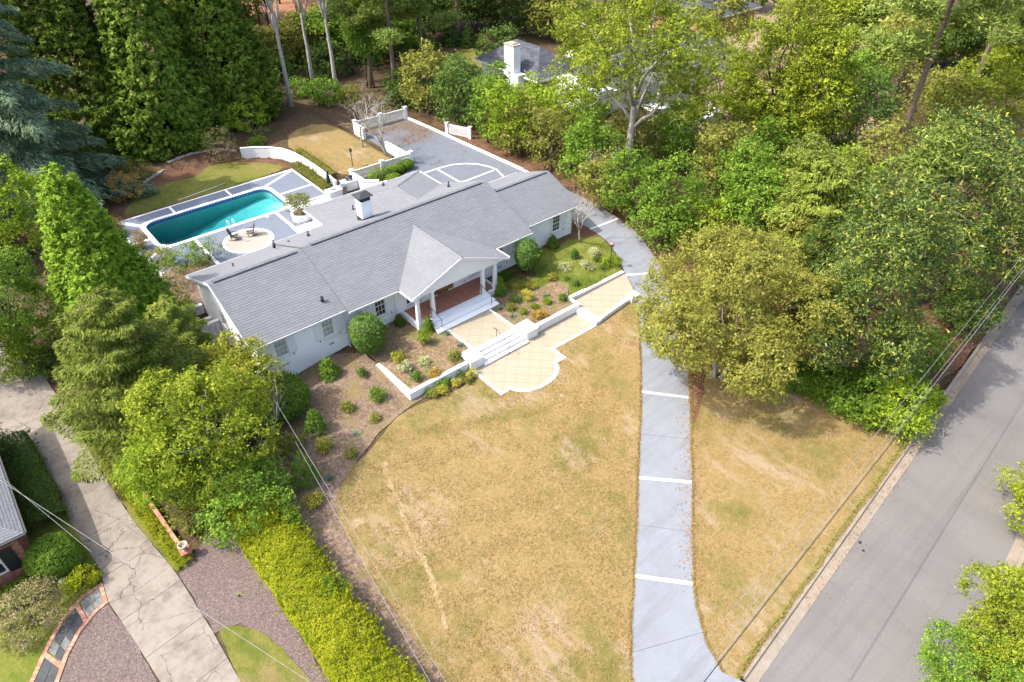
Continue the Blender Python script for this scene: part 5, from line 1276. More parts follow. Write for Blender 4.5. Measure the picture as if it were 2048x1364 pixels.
def unit(a): return a/np.maximum(np.linalg.norm(a, axis=-1, keepdims=True), 1e-9)
def leaf_mesh(name, P, N, T, S, W, mat):
    """one kite-shaped leaf per point: N normal, T direction of the midrib, S length, W width"""
    n = len(P); N = unit(N); T = unit(T-N*(T*N).sum(1, keepdims=True)); B = np.cross(N, T)
    S = np.broadcast_to(np.asarray(S, float), (n,))[:, None]; W = np.broadcast_to(np.asarray(W, float), (n,))[:, None]
    V = np.empty((n, 3, 3)); V[:, 0] = P-T*S*.42+B*W*.5; V[:, 1] = P-T*S*.42-B*W*.5; V[:, 2] = P+T*S*.58-N*S*.08
    me = bpy.data.meshes.new(name)
    me.vertices.add(n*3); me.loops.add(n*3); me.polygons.add(n)
    me.vertices.foreach_set('co', V.reshape(-1)); me.loops.foreach_set('vertex_index', np.arange(n*3, dtype=np.int32))
    me.polygons.foreach_set('loop_start', np.arange(0, n*3, 3, dtype=np.int32)); me.polygons.foreach_set('loop_total', np.full(n, 3, dtype=np.int32))
    me.materials.append(mat); me.update(calc_edges=True); return me
def rdir(r, n): return unit(r.normal(size=(n, 3)))
def fbm(P, f, seed):
    r = np.random.default_rng(seed); o = np.zeros(len(P))
    for k in range(4):
        for _ in range(3):
            d = r.normal(size=3); d /= np.linalg.norm(d); o += np.sin(P@d*f*(1.9**k)+r.uniform(0, 6.3))*(.6**k)/3
    return o
def lobes_for(r, R, k, fill=.55, lo=.36, hi=.52):
    """overlapping lobes that fill an ellipsoid of radii R, centred on 0"""
    R = np.array(R, float); L = [(np.zeros(3), R*.62)]
    d = rdir(r, k*3)
    got = []
    for v in d:
        if v[2] < -.75: continue
        if all(np.dot(v, w) < .72 for w in got): got.append(v)
        if len(got) >= k: break
    for v in got:
        s = r.uniform(lo, hi); L.append((v*R*(1-s*.82)*r.uniform(.88, 1.12), np.array([R[0], R[1], (R[2]+R[0])/2])*s*r.uniform(.85, 1.15)))
    return L
def blob_leaves(r, lobes, ncl, per, spread, shell=.8, up=.55, droop=0, hollow=.72):
    """clusters of leaves on the skins of the lobes"""
    w = np.array([np.prod(l[1])**(2/3) for l in lobes]); w /= w.sum()
    which = r.choice(len(lobes), ncl, p=w); C = np.array([l[0] for l in lobes]); Rr = np.array([l[1] for l in lobes])
    ncl = int(ncl*1.45); which = r.choice(len(lobes), ncl, p=w)
    d = rdir(r, ncl); d[:, 2] = np.where(d[:, 2] < -.8, -d[:, 2], d[:, 2])
    rad = shell+(1.06-shell)*r.random(ncl)**.6
    P = C[which]+d*Rr[which]*rad[:, None]
    sd_ = int(r.integers(1, 1e6)); fr_ = 5.2/max(.6, float(np.mean(Rr[1:]))); nz = fbm(P, fr_, sd_)
    P = C[which]+d*Rr[which]*(rad*(1+.24*nz))[:, None]
    keep = nz+r.normal(size=ncl)*.16 > -.2          # hollows between the sprays
    for i in range(len(lobes)): keep &= ~((np.linalg.norm((P-C[i])/Rr[i], axis=1) < hollow) & (which != i))
    P = P[keep]; d = d[keep]; m = len(P)
    sz = r.uniform(.6, 1.35, m)
    Q = np.repeat(P, per, 0)+r.normal(size=(m*per, 3))*np.array([1, 1, .62])*(np.repeat(sz, per)*spread)[:, None]
    D = np.repeat(d, per, 0)
    N = D*.5+np.array([0, 0, up])+r.normal(size=Q.shape)*.55
    T = D*.6+np.array([0, 0, -droop])+r.normal(size=Q.shape)*.7
    return Q, N, T
def branch_path(r, a, b, n=5, wob=.12):
    a, b = np.array(a, float), np.array(b, float); L = np.linalg.norm(b-a); P = []
    for k in range(n+1):
        t = k/n; p = a+(b-a)*t; p = p+r.normal(size=3)*wob*L*.25*math.sin(math.pi*t); p[2] += L*.1*math.sin(math.pi*t); P.append(p)
    P[-1] = b; return P
def trunk_mesh(r, h, rad, mat, limbs=(), lean=(0, 0), n=8, name='trunk', stems=1, twigs=0):
    mb = MB()
    for s in range(stems):
        a = 2*math.pi*s/max(1, stems)+r.uniform(0, 1); off = np.array([math.cos(a), math.sin(a), 0])*(.25*(stems > 1))
        sp = (stems > 1)*h*.22
        pts = []; rr_ = []
        for k in range(7):
            t = k/6; p = np.array([lean[0]*t*h, lean[1]*t*h, h*t-.15*(k == 0)])+off*(1+sp*t*4)+r.normal(size=3)*np.array([1, 1, 0])*(.01 if h < 9 else .0025)*h*(0 < k)
            pts.append(p); rr_.append(rad*(1.35 if k == 0 else 1-.72*t))
        mb.tube(pts, rr_, n)
    for a, b_, r0 in limbs:
        P = branch_path(r, a, b_); mb.tube(P, [r0*(1-.75*k/5) for k in range(6)], 5)
        for _ in range(twigs):
            k = r.integers(2, 6); e = P[k]+rdir(r, 1)[0]*np.array([1, 1, .6])*np.linalg.norm(np.array(b_)-np.array(a))*r.uniform(.2, .4)
            mb.tube(branch_path(r, P[k], e, 3), [r0*.3, r0*.22, r0*.15, r0*.06], 4)
    return mb.mesh(name, mat)
def put(name, p, parts, label, cat, group=None, rz=0, sc=1):
    o = empty(name, p, label, cat, group, rz); o.scale = (sc, sc, sc) if not hasattr(sc, '__len__') else sc
    for nm, me in parts: link(nm, me, None, o)
    return o
def seedrng(s): return np.random.default_rng(s)

def broadleaf(seed, R, base, mat, leaf=.2, ncl=500, per=14, lob=14, bark='bark', trunk_r=.2, spread=.28, stems=1, aspect=.62, droop=.1, hollow=.72, twigs=1, lo=.36, hi=.52, shell=.8, extra=None, nlimb=9):
    """R crown radii, base = height of the crown's underside"""
    r = seedrng(seed); lob_ = lobes_for(r, R, lob, lo=lo, hi=hi); cz = base+R[2]
    Q, N, T = blob_leaves(r, lob_, ncl, per, spread, droop=droop, hollow=hollow, shell=shell)
    Q = Q+np.array([0, 0, cz]); Q[:, 2] = np.maximum(Q[:, 2], .05)
    S = leaf*np.clip(r.lognormal(-.05, .38, len(Q)), .4, 2.0)
    crown = leaf_mesh('crown', Q, N, T, S, S*aspect, L_[mat])
    limbs = []
    th = base+R[2]*.75
    for c, rr_ in lob_[1:1+nlimb]:
        e = c+np.array([0, 0, cz]); st = np.array([0, 0, max(base*.55, min(th*.9, e[2]*.55))]); limbs.append((st, e*np.array([.93, .93, 1]), trunk_r*.42))
    tr = trunk_mesh(r, th, trunk_r, M[bark], limbs, stems=stems, twigs=twigs)
    return [('trunk', tr), ('crown', crown)]
def conifer(seed, h, rb, mat, prof=1.0, base=.3, leaf=.3, aspect=.3, npl=500, per=26, pl=.7, bark='bark', upw=.5, trunk_r=.25, jit=.16, droop=0, top=.02):
    """dense plume-covered cone"""
    r = seedrng(seed)
    t = np.clip(1-r.random(npl)**(1/(1+prof)), 0, .995)
    a = r.uniform(0, 2*math.pi, npl)
    noise_ = fbm(np.c_[np.cos(a)*2, np.sin(a)*2, t*5], 1.6, seed)
    rad = rb*np.clip((1-t), .0, 1)**prof*(1+jit*noise_)*(.8+.25*r.random(npl))
    z = base+t*(h-base)
    P = np.c_[rad*np.cos(a), rad*np.sin(a), z]; out = np.c_[np.cos(a), np.sin(a), np.full(npl, upw)]
    out = unit(out); sz = pl*r.uniform(.6, 1.3, npl)*(.55+.45*(1-t))
    f = r.random((npl, per)); k = r.normal(size=(npl, per, 3))*.30*(1.05-f)[..., None]
    Q = P[:, None]+out[:, None]*(f-.35)[..., None]*sz[:, None, None]+k*sz[:, None, None]
    Q = Q.reshape(-1, 3); O = np.repeat(out, per, 0)
    T = O+r.normal(size=Q.shape)*.45+np.array([0, 0, -droop]); N = O*.5+np.array([0, 0, .5])+r.normal(size=Q.shape)*.5
    S = leaf*r.uniform(.6, 1.3, len(Q))
    Q[:, 2] = np.maximum(Q[:, 2], .05)
    return [('trunk', trunk_mesh(r, h*.93, trunk_r, M[bark])), ('crown', leaf_mesh('crown', Q, N, T, S, S*aspect, L_[mat]))]
def layered(seed, h, rb, mat, base=1.0, nbr=70, per=170, leaf=.3, aspect=.2, bark='dark_bark', prof=.85, droop=.35, trunk_r=.35, width=.34, rise=.12, hang=.25, ragged=.25):
    """open conifer: long flat boughs with hanging sprays"""
    r = seedrng(seed); Qs = []; Ns = []; Ts = []; limbs = []
    for i in range(nbr):
        t = (i+.5)/nbr; z0 = base+(h-base)*t**1.05; L = rb*(1-t)**prof*r.uniform(1-ragged, 1+ragged*.4)+.35
        a = i*2.399+r.normal()*.25; d = np.array([math.cos(a), math.sin(a), 0]); s = np.array([-d[1], d[0], 0])
        n = max(20, int(per*(L/rb)**1.1)); f = r.random(n)**.75
        w = (r.random(n)-.5)*2*width*L*np.sin(math.pi*np.clip(f*.85+.12, 0, 1))
        zc = z0+L*(rise*f-droop*f**2.2)
        Q = d*(f*L)[:, None]+s*w[:, None]+np.array([0, 0, 1])*(zc-hang*r.random(n)*(.3+f)-np.abs(w)*.18)[:, None]+r.normal(size=(n, 3))*.05
        T = d*(.75)+s*(np.sign(w)*.55)[:, None]+np.array([0, 0, -.35-droop*.6])+r.normal(size=(n, 3))*.3
        Qs.append(Q); Ts.append(T); Ns.append(np.array([0, 0, 1.0])+d*.25+r.normal(size=(n, 3))*.4)
        limbs.append((np.array([0, 0, z0]), d*L*.8+np.array([0, 0, z0+L*(rise*.8-droop*.55)]), .03+.05*(1-t)))
    Q = np.concatenate(Qs); S = leaf*r.uniform(.6, 1.4, len(Q)); Q[:, 2] = np.maximum(Q[:, 2], .05)
    return [('trunk', trunk_mesh(r, h*.97, trunk_r, M[bark], limbs)), ('crown', leaf_mesh('crown', Q, np.concatenate(Ns), np.concatenate(Ts), S, S*aspect, L_[mat]))]
def pine(seed, h, rc, base, mat='pine', ntuft=170, per=60, bark='bark', trunk_r=.3, nl=.34, ts=.55):
    r = seedrng(seed); limbs = []; C = []
    for i in range(26):
        t = r.random(); z0 = base+(h-base)*t*.92; L = rc*(1-.75*t)*r.uniform(.55, 1.1); a = r.uniform(0, 6.28)
        e = np.array([math.cos(a)*L, math.sin(a)*L, z0+L*r.uniform(.05, .45)]); st = np.array([0, 0, z0]); limbs.append((st, e, .07*(1.2-t)))
        for _ in range(max(2, int(ntuft/26))): f = r.uniform(.5, 1.05); C.append(st+(e-st)*f+r.normal(size=3)*np.array([.55, .55, .3])*(.4+L*.12))
    for _ in range(10): C.append(np.array([0, 0, h])+r.normal(size=3)*np.array([.5, .5, .4]))
    C = np.array(C); m = len(C); d = rdir(r, m*per); d[:, 2] = np.where(d[:, 2] < -.2, -d[:, 2], d[:, 2])
    ln = np.repeat(ts*r.uniform(.7, 1.25, m), per)*r.uniform(.45, 1, m*per); Q = np.repeat(C, per, 0)+d*ln[:, None]
    S = nl*r.uniform(.7, 1.2, len(Q))
    return [('trunk', trunk_mesh(r, h*.96, trunk_r, M[bark], limbs, twigs=1)), ('crown', leaf_mesh('crown', Q, rdir(r, len(Q))+np.array([0, 0, .4]), d, S, S*.3, L_[mat]))]
def bare(seed, h, mat='pale_bark', rad=.16, depth_=5, spread=.62, leafm=None, nleaf=0, stems=2, leaf=.1, upb=.12):
    r = seedrng(seed); mb = MB(); tips = []
    def grow(p, d, L, rd, k):
        n = 3; P = [p]; q_ = p; dd = d
        for _ in range(n): dd = unit(dd+r.normal(size=3)*.13+np.array([0, 0, upb*.3])); q_ = q_+dd*L/n; P.append(q_)
        mb.tube(P, [rd*(1-.42*i/n) for i in range(n+1)], 6 if rd > .04 else 4 if rd > .012 else 3)
        if k <= 0: tips.append(q_); return
        for j in range(3 if k > 1 else 3):
            nd = unit(dd+rdir(r, 1)[0]*spread+np.array([0, 0, upb])); s = P[r.integers(1, 4)] if j else q_
            grow(s, nd, L*r.uniform(.62, .86), rd*(.6 if j == 0 else .48), k-1)
    for s in range(stems):
        a = s*6.28/stems+r.uniform(0, 1); grow(np.array([0, 0, -.1]), unit(np.array([math.cos(a)*.3*(stems > 1), math.sin(a)*.3*(stems > 1), 1])), h*.3, rad, depth_)
    parts = [('trunk', mb.mesh('trunk', M[mat]))]
    if leafm:
        tp = np.array(tips); Q = tp[r.integers(0, len(tp), nleaf)]+r.normal(size=(nleaf, 3))*.14; S = leaf*r.uniform(.6, 1.4, nleaf)
        parts.append(('crown', leaf_mesh('crown', Q, rdir(r, nleaf)+np.array([0, 0, .6]), rdir(r, nleaf), S, S*.6, L_[leafm])))
    return parts
def shrub(seed, R, mat, leaf=.09, ncl=120, per=14, lob=8, spread=.12, stem=True, aspect=.6, hollow=.75, lift=.0, lo=.4, hi=.55):
    r = seedrng(seed); lob_ = lobes_for(r, R, lob, lo=lo, hi=hi); Q, N, T = blob_leaves(r, lob_, ncl, per, spread, hollow=hollow)
    Q = Q+np.array([0, 0, R[2]*.92+lift]); Q[:, 2] = np.maximum(Q[:, 2], .03)
    S = leaf*r.uniform(.65, 1.35, len(Q)); me = leaf_mesh('foliage', Q, N, T, S, S*aspect, L_[mat]); parts = [('foliage', me)]
    if stem:
        limbs = [((0, 0, lift*.8), c+np.array([0, 0, R[2]*.9+lift]), .02+R[0]*.015) for c, _ in lob_[1:6]]
        parts.append(('stem', trunk_mesh(r, max(.2, R[2]*.8+lift), .025+.03*R[0], M['bark'], limbs, name='stem')))
    return parts
def topiary(seed, R, mat, n=9000, leaf=.09, aspect=.65, lift=.3, bark='pale_bark', shoots=60, sq=2.6, trunk_r=.11, name='crown'):
    """clipped dense shrub: leaves packed on one slightly uneven skin"""
    r = seedrng(seed); d = rdir(r, n); R = np.array(R)
    k = (np.abs(d)**sq).sum(1)**(-1/sq); f = k*(1+.06*fbm(d*2.2, 2.0, seed))*(1-.16*r.random(n)**2)
    Q = d*R*f[:, None]+np.array([0, 0, R[2]+lift]); N = d+r.normal(size=d.shape)*.5+np.array([0, 0, .25]); T = rdir(r, n)+np.array([0, 0, .4])
    if shoots:
        ds = rdir(r, shoots); ds[:, 2] = np.abs(ds[:, 2])*1.3; ds = unit(ds); per = 14; ks = (np.abs(ds)**sq).sum(1)**(-1/sq)
        q2 = (ds*R*ks[:, None])[:, None]+ds[:, None]*(r.random((shoots, per))*.28)[..., None]+r.normal(size=(shoots, per, 3))*.035
        q2 = q2.reshape(-1, 3)+np.array([0, 0, R[2]+lift]); Q = np.r_[Q, q2]; N = np.r_[N, rdir(r, len(q2))+np.array([0, 0, .3])]; T = np.r_[T, np.repeat(ds, per, 0)+r.normal(size=q2.shape)*.4]
    Q[:, 2] = np.maximum(Q[:, 2], .04); S = leaf*r.uniform(.65, 1.3, len(Q))
    # twiggy heart that keeps light from passing straight through
    hb_ = MB(); hd_ = rdir(r, 70)
    for v in hd_: hb_.tube([(0, 0, lift+R[2]*.6), tuple(v*R*.5+np.array([0, 0, R[2]+lift])), tuple(v*R*.93+np.array([0, 0, R[2]+lift]))], [.03, .02, .006], 4)
    hb_.tube([(0, 0, -.1), (0, 0, lift+R[2]*.7)], [trunk_r*1.2, trunk_r*.8], 8)
    return [('trunk', hb_.mesh('trunk', M['bark'])), (name, leaf_mesh(name, Q, N, T, S, S*aspect, L_[mat]))]
def spiky(seed, R, mat, n=90, leaf=.5, aspect=.09):
    """rosette of strap leaves"""
    r = seedrng(seed); d = rdir(r, n); d[:, 2] = np.abs(d[:, 2])*.8+.15; d = unit(d); Q = d*R*.5*r.uniform(.5, 1, n)[:, None]
    S = leaf*r.uniform(.6, 1.1, n); return [('foliage', leaf_mesh('foliage', Q, np.cross(d, rdir(r, n)), d, S, S*aspect, L_[mat]))]
# ------------------------------------------------------------------ trees and shrubs where they stand
def gp(px, py): return g(px, py)
def fit(x0, y0, x1, y1, base=.3):
    """standing place and crown radii of a tree whose crown is seen in this window and starts at height base"""
    cx_, cy_ = (x0+x1)/2, (y0+y1)/2; zc = 3.0; gz = 0.0
    d = ray(cx_, cy_); phi = math.asin(-d[2]/math.sqrt(d[0]**2+d[1]**2+d[2]**2))
    for _ in range(25):
        p = g(cx_, cy_, zc); gz = float(hgt(p.x, p.y)); k = depth(p)/FPX; Rh = (x1-x0)/2*k; hf = (y1-y0)/2*k
        Rz = math.sqrt(max(hf**2-(Rh*math.sin(phi))**2, (.4*Rh)**2))/math.cos(phi); zc = .5*zc+.5*(gz+base+Rz)
    return Vector((p.x, p.y, gz)), (Rh, Rh, Rz)
def leafsize(p, k=2.7): return k*depth(p)/682.7
CACHE = {}
def shared(key, fn):
    if key not in CACHE: CACHE[key] = fn()
    return CACHE[key]
def crown_tree(name, seed, box, base, mat, label, group, dens=1.0, cat='tree', k=2.15, **kw):
    p, R = fit(*box, base)
    if 33 < p.x < 48.3 and p.y > 43 and name == 'screen_tree': f_ = (48.6-p.x)/p.x; p = Vector((48.6, p.y*(1+f_*.6), 0)); p.z = float(hgt(p.x, p.y))
    if name == 'street_tree': p.y = min(p.y, cu(p.x)-7.6-.35)
    lf = leafsize(p, k); a = 4*math.pi*((R[0]**1.6*2*R[2]**1.6+R[0]**3.2)/3)**(1/1.6)/ (R[0]**0)
    area_ = 4*math.pi*(((R[0]*R[1])**1.6+2*(R[0]*R[2])**1.6)/3)**(1/1.6)
    per = kw.pop('per', 14); ncl = int(dens*area_/(lf*lf*.62*.5)/per*1.25)
    kw.setdefault('trunk_r', .035*R[0]+.05); kw.setdefault('spread', lf*1.25); kw.setdefault('lob', 16)
    return put(name, p, broadleaf(seed, R, base, mat, leaf=lf, ncl=ncl, per=per, **kw), label, cat, group)
GW = 'trees beyond the back garden'; GR = 'trees and tall shrubs right of the driveway'; GL = 'trees along the left boundary'; GB = 'small shrubs in the front beds'
# --- dense cryptomerias behind the pool
for i, (x, y, h, rb, lab) in enumerate(((19.8, 85.0, 25, 6.2, 'dense dark green cryptomeria directly behind the pool lawn, foremost of three'), (13.0, 89.0, 27, 6.4, 'dense dark green cryptomeria next to the blue-green cedar'), (28.0, 87.5, 24, 5.6, 'dense dark green cryptomeria right of its two neighbours by the woods'))):
    put('cryptomeria_tree', (x, y, hgt(x, y)), conifer(100+i, h, rb, 'crypto', prof=.7, base=.1, leaf=.47, aspect=.52, npl=2500, per=27, pl=1.15, upw=.35, trunk_r=.4, jit=.3), lab, 'tree', GW)
put('cedar_tree', (4.5, 77.5, 0), layered(110, 26, 10.2, 'cedar', base=.8, nbr=90, per=1300, leaf=.55, aspect=.26, droop=.32, width=.3, rise=.18, hang=.5, prof=.72), 'tall blue-green cedar with drooping layered boughs at left', 'tree', GL)
put('cedar_tree', (-3.0, 69, 0), layered(111, 17, 6.0, 'dark', base=.4, nbr=70, per=420, leaf=.55, aspect=.32, droop=.3, width=.36), 'dark green conifer at left edge below the blue-green cedar', 'tree', GL)
crown_tree('broadleaf_tree', 112, (-120, -120, 110, 120), 9, 'dark', 'dark broadleaf tree in the top left corner', GL)
# --- left boundary trees
p = gp(262, 690); put('arborvitae_tree', p, conifer(120, ztop(p, 330)-p.z, 4.3, 'arbor', prof=.72, base=.1, leaf=.3, aspect=.42, npl=2400, per=28, pl=1.05, upw=.9, jit=.26), 'tall bright yellow-green cone-shaped conifer left of the house', 'tree', GL)
crown_tree('broadleaf_tree', 121, (-70, 315, 88, 520), 2.0, 'lime', 'yellow-green broadleaf tree behind the bright conical conifer', GL)
crown_tree('broadleaf_tree', 122, (-90, 480, 92, 735), .4, 'green', 'mid green broadleaf tree at left edge above the concrete driveway', GL)
crown_tree('broadleaf_tree', 123, (-50, 640, 115, 745), .2, 'lime', 'low yellow-green shrub tree at top of the concrete driveway', GL)
p = gp(100, 750); put('holly_shrub', p, shrub(124, (1.1, 1.1, 1.0), 'dark', leaf=.18, ncl=200, per=14, spread=.17), 'small dark blue-green shrub beside the concrete driveway', 'shrub', GL)
p = gp(325, 880); put('hemlock_tree', p, layered(125, ztop(p, 585)-p.z, 5.2, 'hemlock', base=.3, nbr=80, per=1800, leaf=.21, aspect=.36, droop=.06, width=.5, rise=.36, hang=.3, bark='bark', trunk_r=.2, prof=.55, ragged=.4), 'olive green feathery conifer between bright cone tree and maples', 'tree', GL)
p = gp(392, 765); put('hemlock_tree', p, layered(126, ztop(p, 600)-p.z, 2.7, 'hemlock', base=.2, nbr=55, per=900, leaf=.2, aspect=.36, droop=.06, width=.5, rise=.35, hang=.2, bark='bark', trunk_r=.12, prof=.55, ragged=.4), 'smaller olive conifer close to the pierced screen wall', 'tree', GL)
crown_tree('maple_tree', 127, (275, 715, 535, 990), 1.0, 'maple', 'large yellow-green maple between hedge and concrete driveway', GL, lob=20, stems=3, bark='pale_bark', lo=.3, hi=.45)
crown_tree('maple_tree', 128, (395, 672, 548, 842), 1.0, 'maple_o', 'yellow-orange tinted maple at left front corner of the house', GL, stems=2, bark='pale_bark', lo=.3, hi=.45)
crown_tree('maple_tree', 129, (240, 840, 430, 1030), .6, 'lime', 'lower yellow-green maple leaning over the brick garden wall', GL, stems=2, lo=.3, hi=.45)
crown_tree('laurel_shrub', 130, (400, 920, 590, 1060), .2, 'green', 'deep green shrub at head of the long yellow hedge', GL, cat='shrub')
p = gp(520, 935); put('bare_tree', p, bare(131, 7.0, rad=.06, depth_=4, stems=2, upb=.3), 'pale leafless branches poking from the large maple', 'tree', GL)
p = gp(560, 915); put('juniper_shrub', p, shrub(132, (1.6, 1.2, .55), 'olive', leaf=.15, ncl=260, per=14, spread=.16), 'dull olive spreading shrub below the round bush', 'shrub', GL)
p = gp(408, 1040); put('juniper_shrub', p, shrub(133, (1.7, 1.4, .8), 'olive', leaf=.15, ncl=300, per=14, spread=.16), 'olive spreading shrub beside grey mulch and brick wall', 'shrub', GL)
p = gp(385, 1062); put('grass_clump', p, spiky(134, np.array([.5, .5, .7]), 'green', 220, .7, .06), 'feathery green grass clump on the grey mulch edge', 'shrub', GL)
# --- round clipped shrubs by the house
p = Vector((17.3, 36.45, plate(17.6, 36.4))); put('holly_tree', p, topiary(140, (1.25, 1.25, 1.42), 'box', 12000, .1, lift=.35), 'large clipped dark green holly left of the porch', 'tree')
p = Vector((33.0, 36.75, plate(33, 36.7))); put('holly_tree', p, topiary(141, (1.05, 1.05, 1.3), 'box', 9000, .1, lift=.55, sq=2.2), 'clipped dark green holly right of the porch on green lawn', 'tree')
p = gp(566, 826); put('round_bush', p, topiary(142, (1.95, 1.95, 1.35), 'green', 15000, .12, lift=.0, sq=2.2, shoots=90, name='foliage'), 'large round green bush by left front corner of the house', 'shrub')
# --- front bed shrubs: (pixel, radii, leaf material, label)
GB_list = [
 ((660, 752), (.62, .62, .85), 'green', 'upright green shrub against white wall below second window'), ((634, 862), (.62, .62, .95), 'green', 'rounded green conifer shrub in the mulch, middle of three'), ((612, 962), (.72, .72, 1.25), 'green', 'tall green conifer shrub in mulch nearest the hedge'),
 ((726, 752), (.36, .36, .38), 'dark', 'small dark shrub left of the L-shaped wall'), ((757, 798), (.55, .55, .5), 'green', 'round green shrub below corner of the L-shaped wall'), ((697, 822), (.42, .42, .38), 'olive', 'small loose green shrub alone in mulch centre'), ((752, 840), (.3, .3, .22), 'olive', 'tiny olive seedling near lawn edge'),
 ((649, 898), (.5, .5, .42), 'gold', 'yellow golden shrub in mulch between two conifer shrubs'), ((628, 1010), (.52, .52, .42), 'gold', 'yellow golden shrub beside top of long hedge'), ((703, 912), (.28, .28, .22), 'olive', 'tiny olive shrub at the lawn curve'), ((714, 868), (.42, .42, .3), 'sage', 'blue-grey tuft in the mulch near lawn curve'), ((660, 958), (.5, .5, .3), 'sage', 'blue-grey tuft right of the tall conifer shrub'),
 ((850, 688), (.5, .5, .62), 'lime', 'golden green globe shrub left of entry walk'), ((797, 722), (.42, .42, .42), 'gold', 'yellow shrub inside the L-shaped bed near house side'), ((811, 742), (.48, .48, .4), 'varieg', 'pale variegated shrub below the yellow one in L-shaped bed'), ((848, 730), (.38, .38, .3), 'varieg', 'small pale variegated shrub in middle of L-shaped bed'), ((832, 760), (.34, .34, .35), 'green', 'small bright green shrub at outer corner of L-shaped bed'),
 ((858, 662), (.3, .3, .72), 'green', 'narrow upright green conifer beside left porch corner'), ((800, 650), (.3, .3, .5), 'dark', 'small dark shrub against wall left of the porch'), ((897, 668), (.48, .48, .32), 'sage', 'blue-grey tuft at left foot of the porch steps'), ((922, 692), (.46, .46, .32), 'sage', 'blue-grey tuft by the left stair pier'), ((910, 718), (.46, .46, .3), 'olive', 'low olive mound inside wall near left pier'), ((870, 752), (.36, .36, .25), 'rust', 'reddish green low plant inside the L-shaped wall'),
 ((1001, 590), (.32, .32, .85), 'green', 'narrow upright green conifer beside right porch corner'), ((1054, 600), (.46, .46, .5), 'gold', 'bright yellow shrub in middle of right flower bed'), ((1033, 578), (.32, .32, .25), 'gold', 'left of two low yellow mounds near green lawn edge'), ((1063, 576), (.3, .3, .25), 'gold', 'right of two low yellow mounds near green lawn edge'), ((1093, 594), (.52, .52, .36), 'sage', 'blue-grey tuft right of bright yellow shrub'), ((1002, 618), (.52, .52, .36), 'sage', 'blue-grey tuft at right foot of the porch steps'), ((1026, 634), (.46, .46, .34), 'sage', 'blue-grey tuft above the right stair pier'), ((1022, 620), (.24, .24, .26), 'olive', 'small golden green ball between two blue-grey tufts'), ((1046, 628), (.24, .24, .26), 'lime', 'small yellow-green ball behind right retaining wall'), ((1068, 617), (.22, .22, .24), 'lime', 'tiny yellow-green plant in middle of right bed'), ((1095, 607), (.22, .22, .22), 'lime', 'tiny yellow-green plant near right end of the bed'), ((1030, 604), (.36, .36, .3), 'dark', 'small dark green shrub left of bright yellow shrub'), ((1080, 632), (.6, .5, .25), 'rust', 'sprawling reddish groundcover rose behind right wall'), ((1126, 600), (.3, .3, .26), 'dark', 'small dark shrub at jog in the right wall'),
 ((1105, 495), (.45, .45, .62), 'green', 'green shrub against right wing wall by bare tree'), ((1187, 509), (.42, .42, .36), 'varieg', 'pale silver shrub on green lawn nearest driveway'), ((1176, 537), (.42, .42, .34), 'varieg', 'pale silver shrub in centre of green lawn'), ((1129, 540), (.44, .44, .3), 'varieg', 'pale silver shrub on green lawn beside clipped holly'), ((1149, 516), (.28, .28, .45), 'dark', 'small dark twiggy shrub on green lawn'), ((1103, 560), (.34, .34, .3), 'gold', 'low yellow mound on green lawn left part'), ((1220, 527), (1.0, .8, .22), 'lime', 'spreading yellow groundcover at foot of driveway lamp'), ((1012, 558), (.7, .5, .3), 'green', 'low green shrub below right porch corner'),
 ((1152, 570), (.22, .22, .2), 'dark', 'tiny dark shrub on green lawn above wall, right one'), ((1135, 560), (.2, .2, .18), 'dark', 'tiny dark shrub on green lawn above wall, left one'), ((1207, 540), (.24, .24, .2), 'dark', 'tiny dark shrub on green lawn below the lamp'), ((1194, 522), (.24, .24, .2), 'dark', 'tiny dark shrub on green lawn between silver shrubs'),
]
for i, (px, R, mt, lab) in enumerate(GB_list):
    p = g(*px)
    if inside(bed, p.x, p.y) or inside(bedr, p.x, p.y) or inside(gl, p.x, p.y):
        for _ in range(5): p = g(px[0], px[1], float(plate(p.x, p.y)))
    n = int(60+200*R[0]); nm = {'sage': 'grey_tuft', 'gold': 'golden_shrub', 'varieg': 'variegated_shrub', 'rust': 'groundcover_plant'}.get(mt, 'garden_shrub')
    if mt == 'sage': parts = spiky(200+i, np.array(R)*1.1, 'sage', 160, R[0]*.95, .16)
    elif R[2] > R[0]*1.25: parts = conifer(200+i, R[2]*2.0, R[0]*1.15, mt, prof=.55, base=.05, leaf=.14, aspect=.3, npl=int(150+160*R[0]), per=14, pl=.3, upw=.9, trunk_r=.03)
    else: parts = shrub(200+i, R, mt, leaf=.085+.03*R[0], ncl=int(n*.8), per=12, spread=.12, lob=9, lo=.28, hi=.48)
    parts = [('stem' if a == 'trunk' else 'foliage' if a == 'crown' else a, b) for a, b in parts]
    put(nm, p, parts, lab, 'shrub', GB)
# shrubs along the foot of the wall
for i, (px, py, mt) in enumerate(((938, 735, 'gold'), (918, 752, 'green'), (945, 752, 'gold'), (912, 770, 'gold'), (893, 768, 'green'), (880, 775, 'green'), (855, 790, 'green'), (868, 795, 'olive'), (883, 788, 'gold'), (940, 765, 'olive'))):
    p = gp(px, py); k = ('first', 'second', 'third', 'fourth', 'fifth', 'sixth', 'seventh', 'eighth', 'ninth', 'tenth')
    put('border_shrub', p, shrub(300+i, (.3+.08*(i % 3),)*2+(.28,), mt, leaf=.09, ncl=90, per=11, spread=.08, lob=6), '%s of ten low border plants along left wall counted from the steps, %s' % (k[i], {'gold': 'golden', 'green': 'bright green', 'olive': 'olive'}[mt]), 'shrub', 'low border plants along the foot of the left wall')
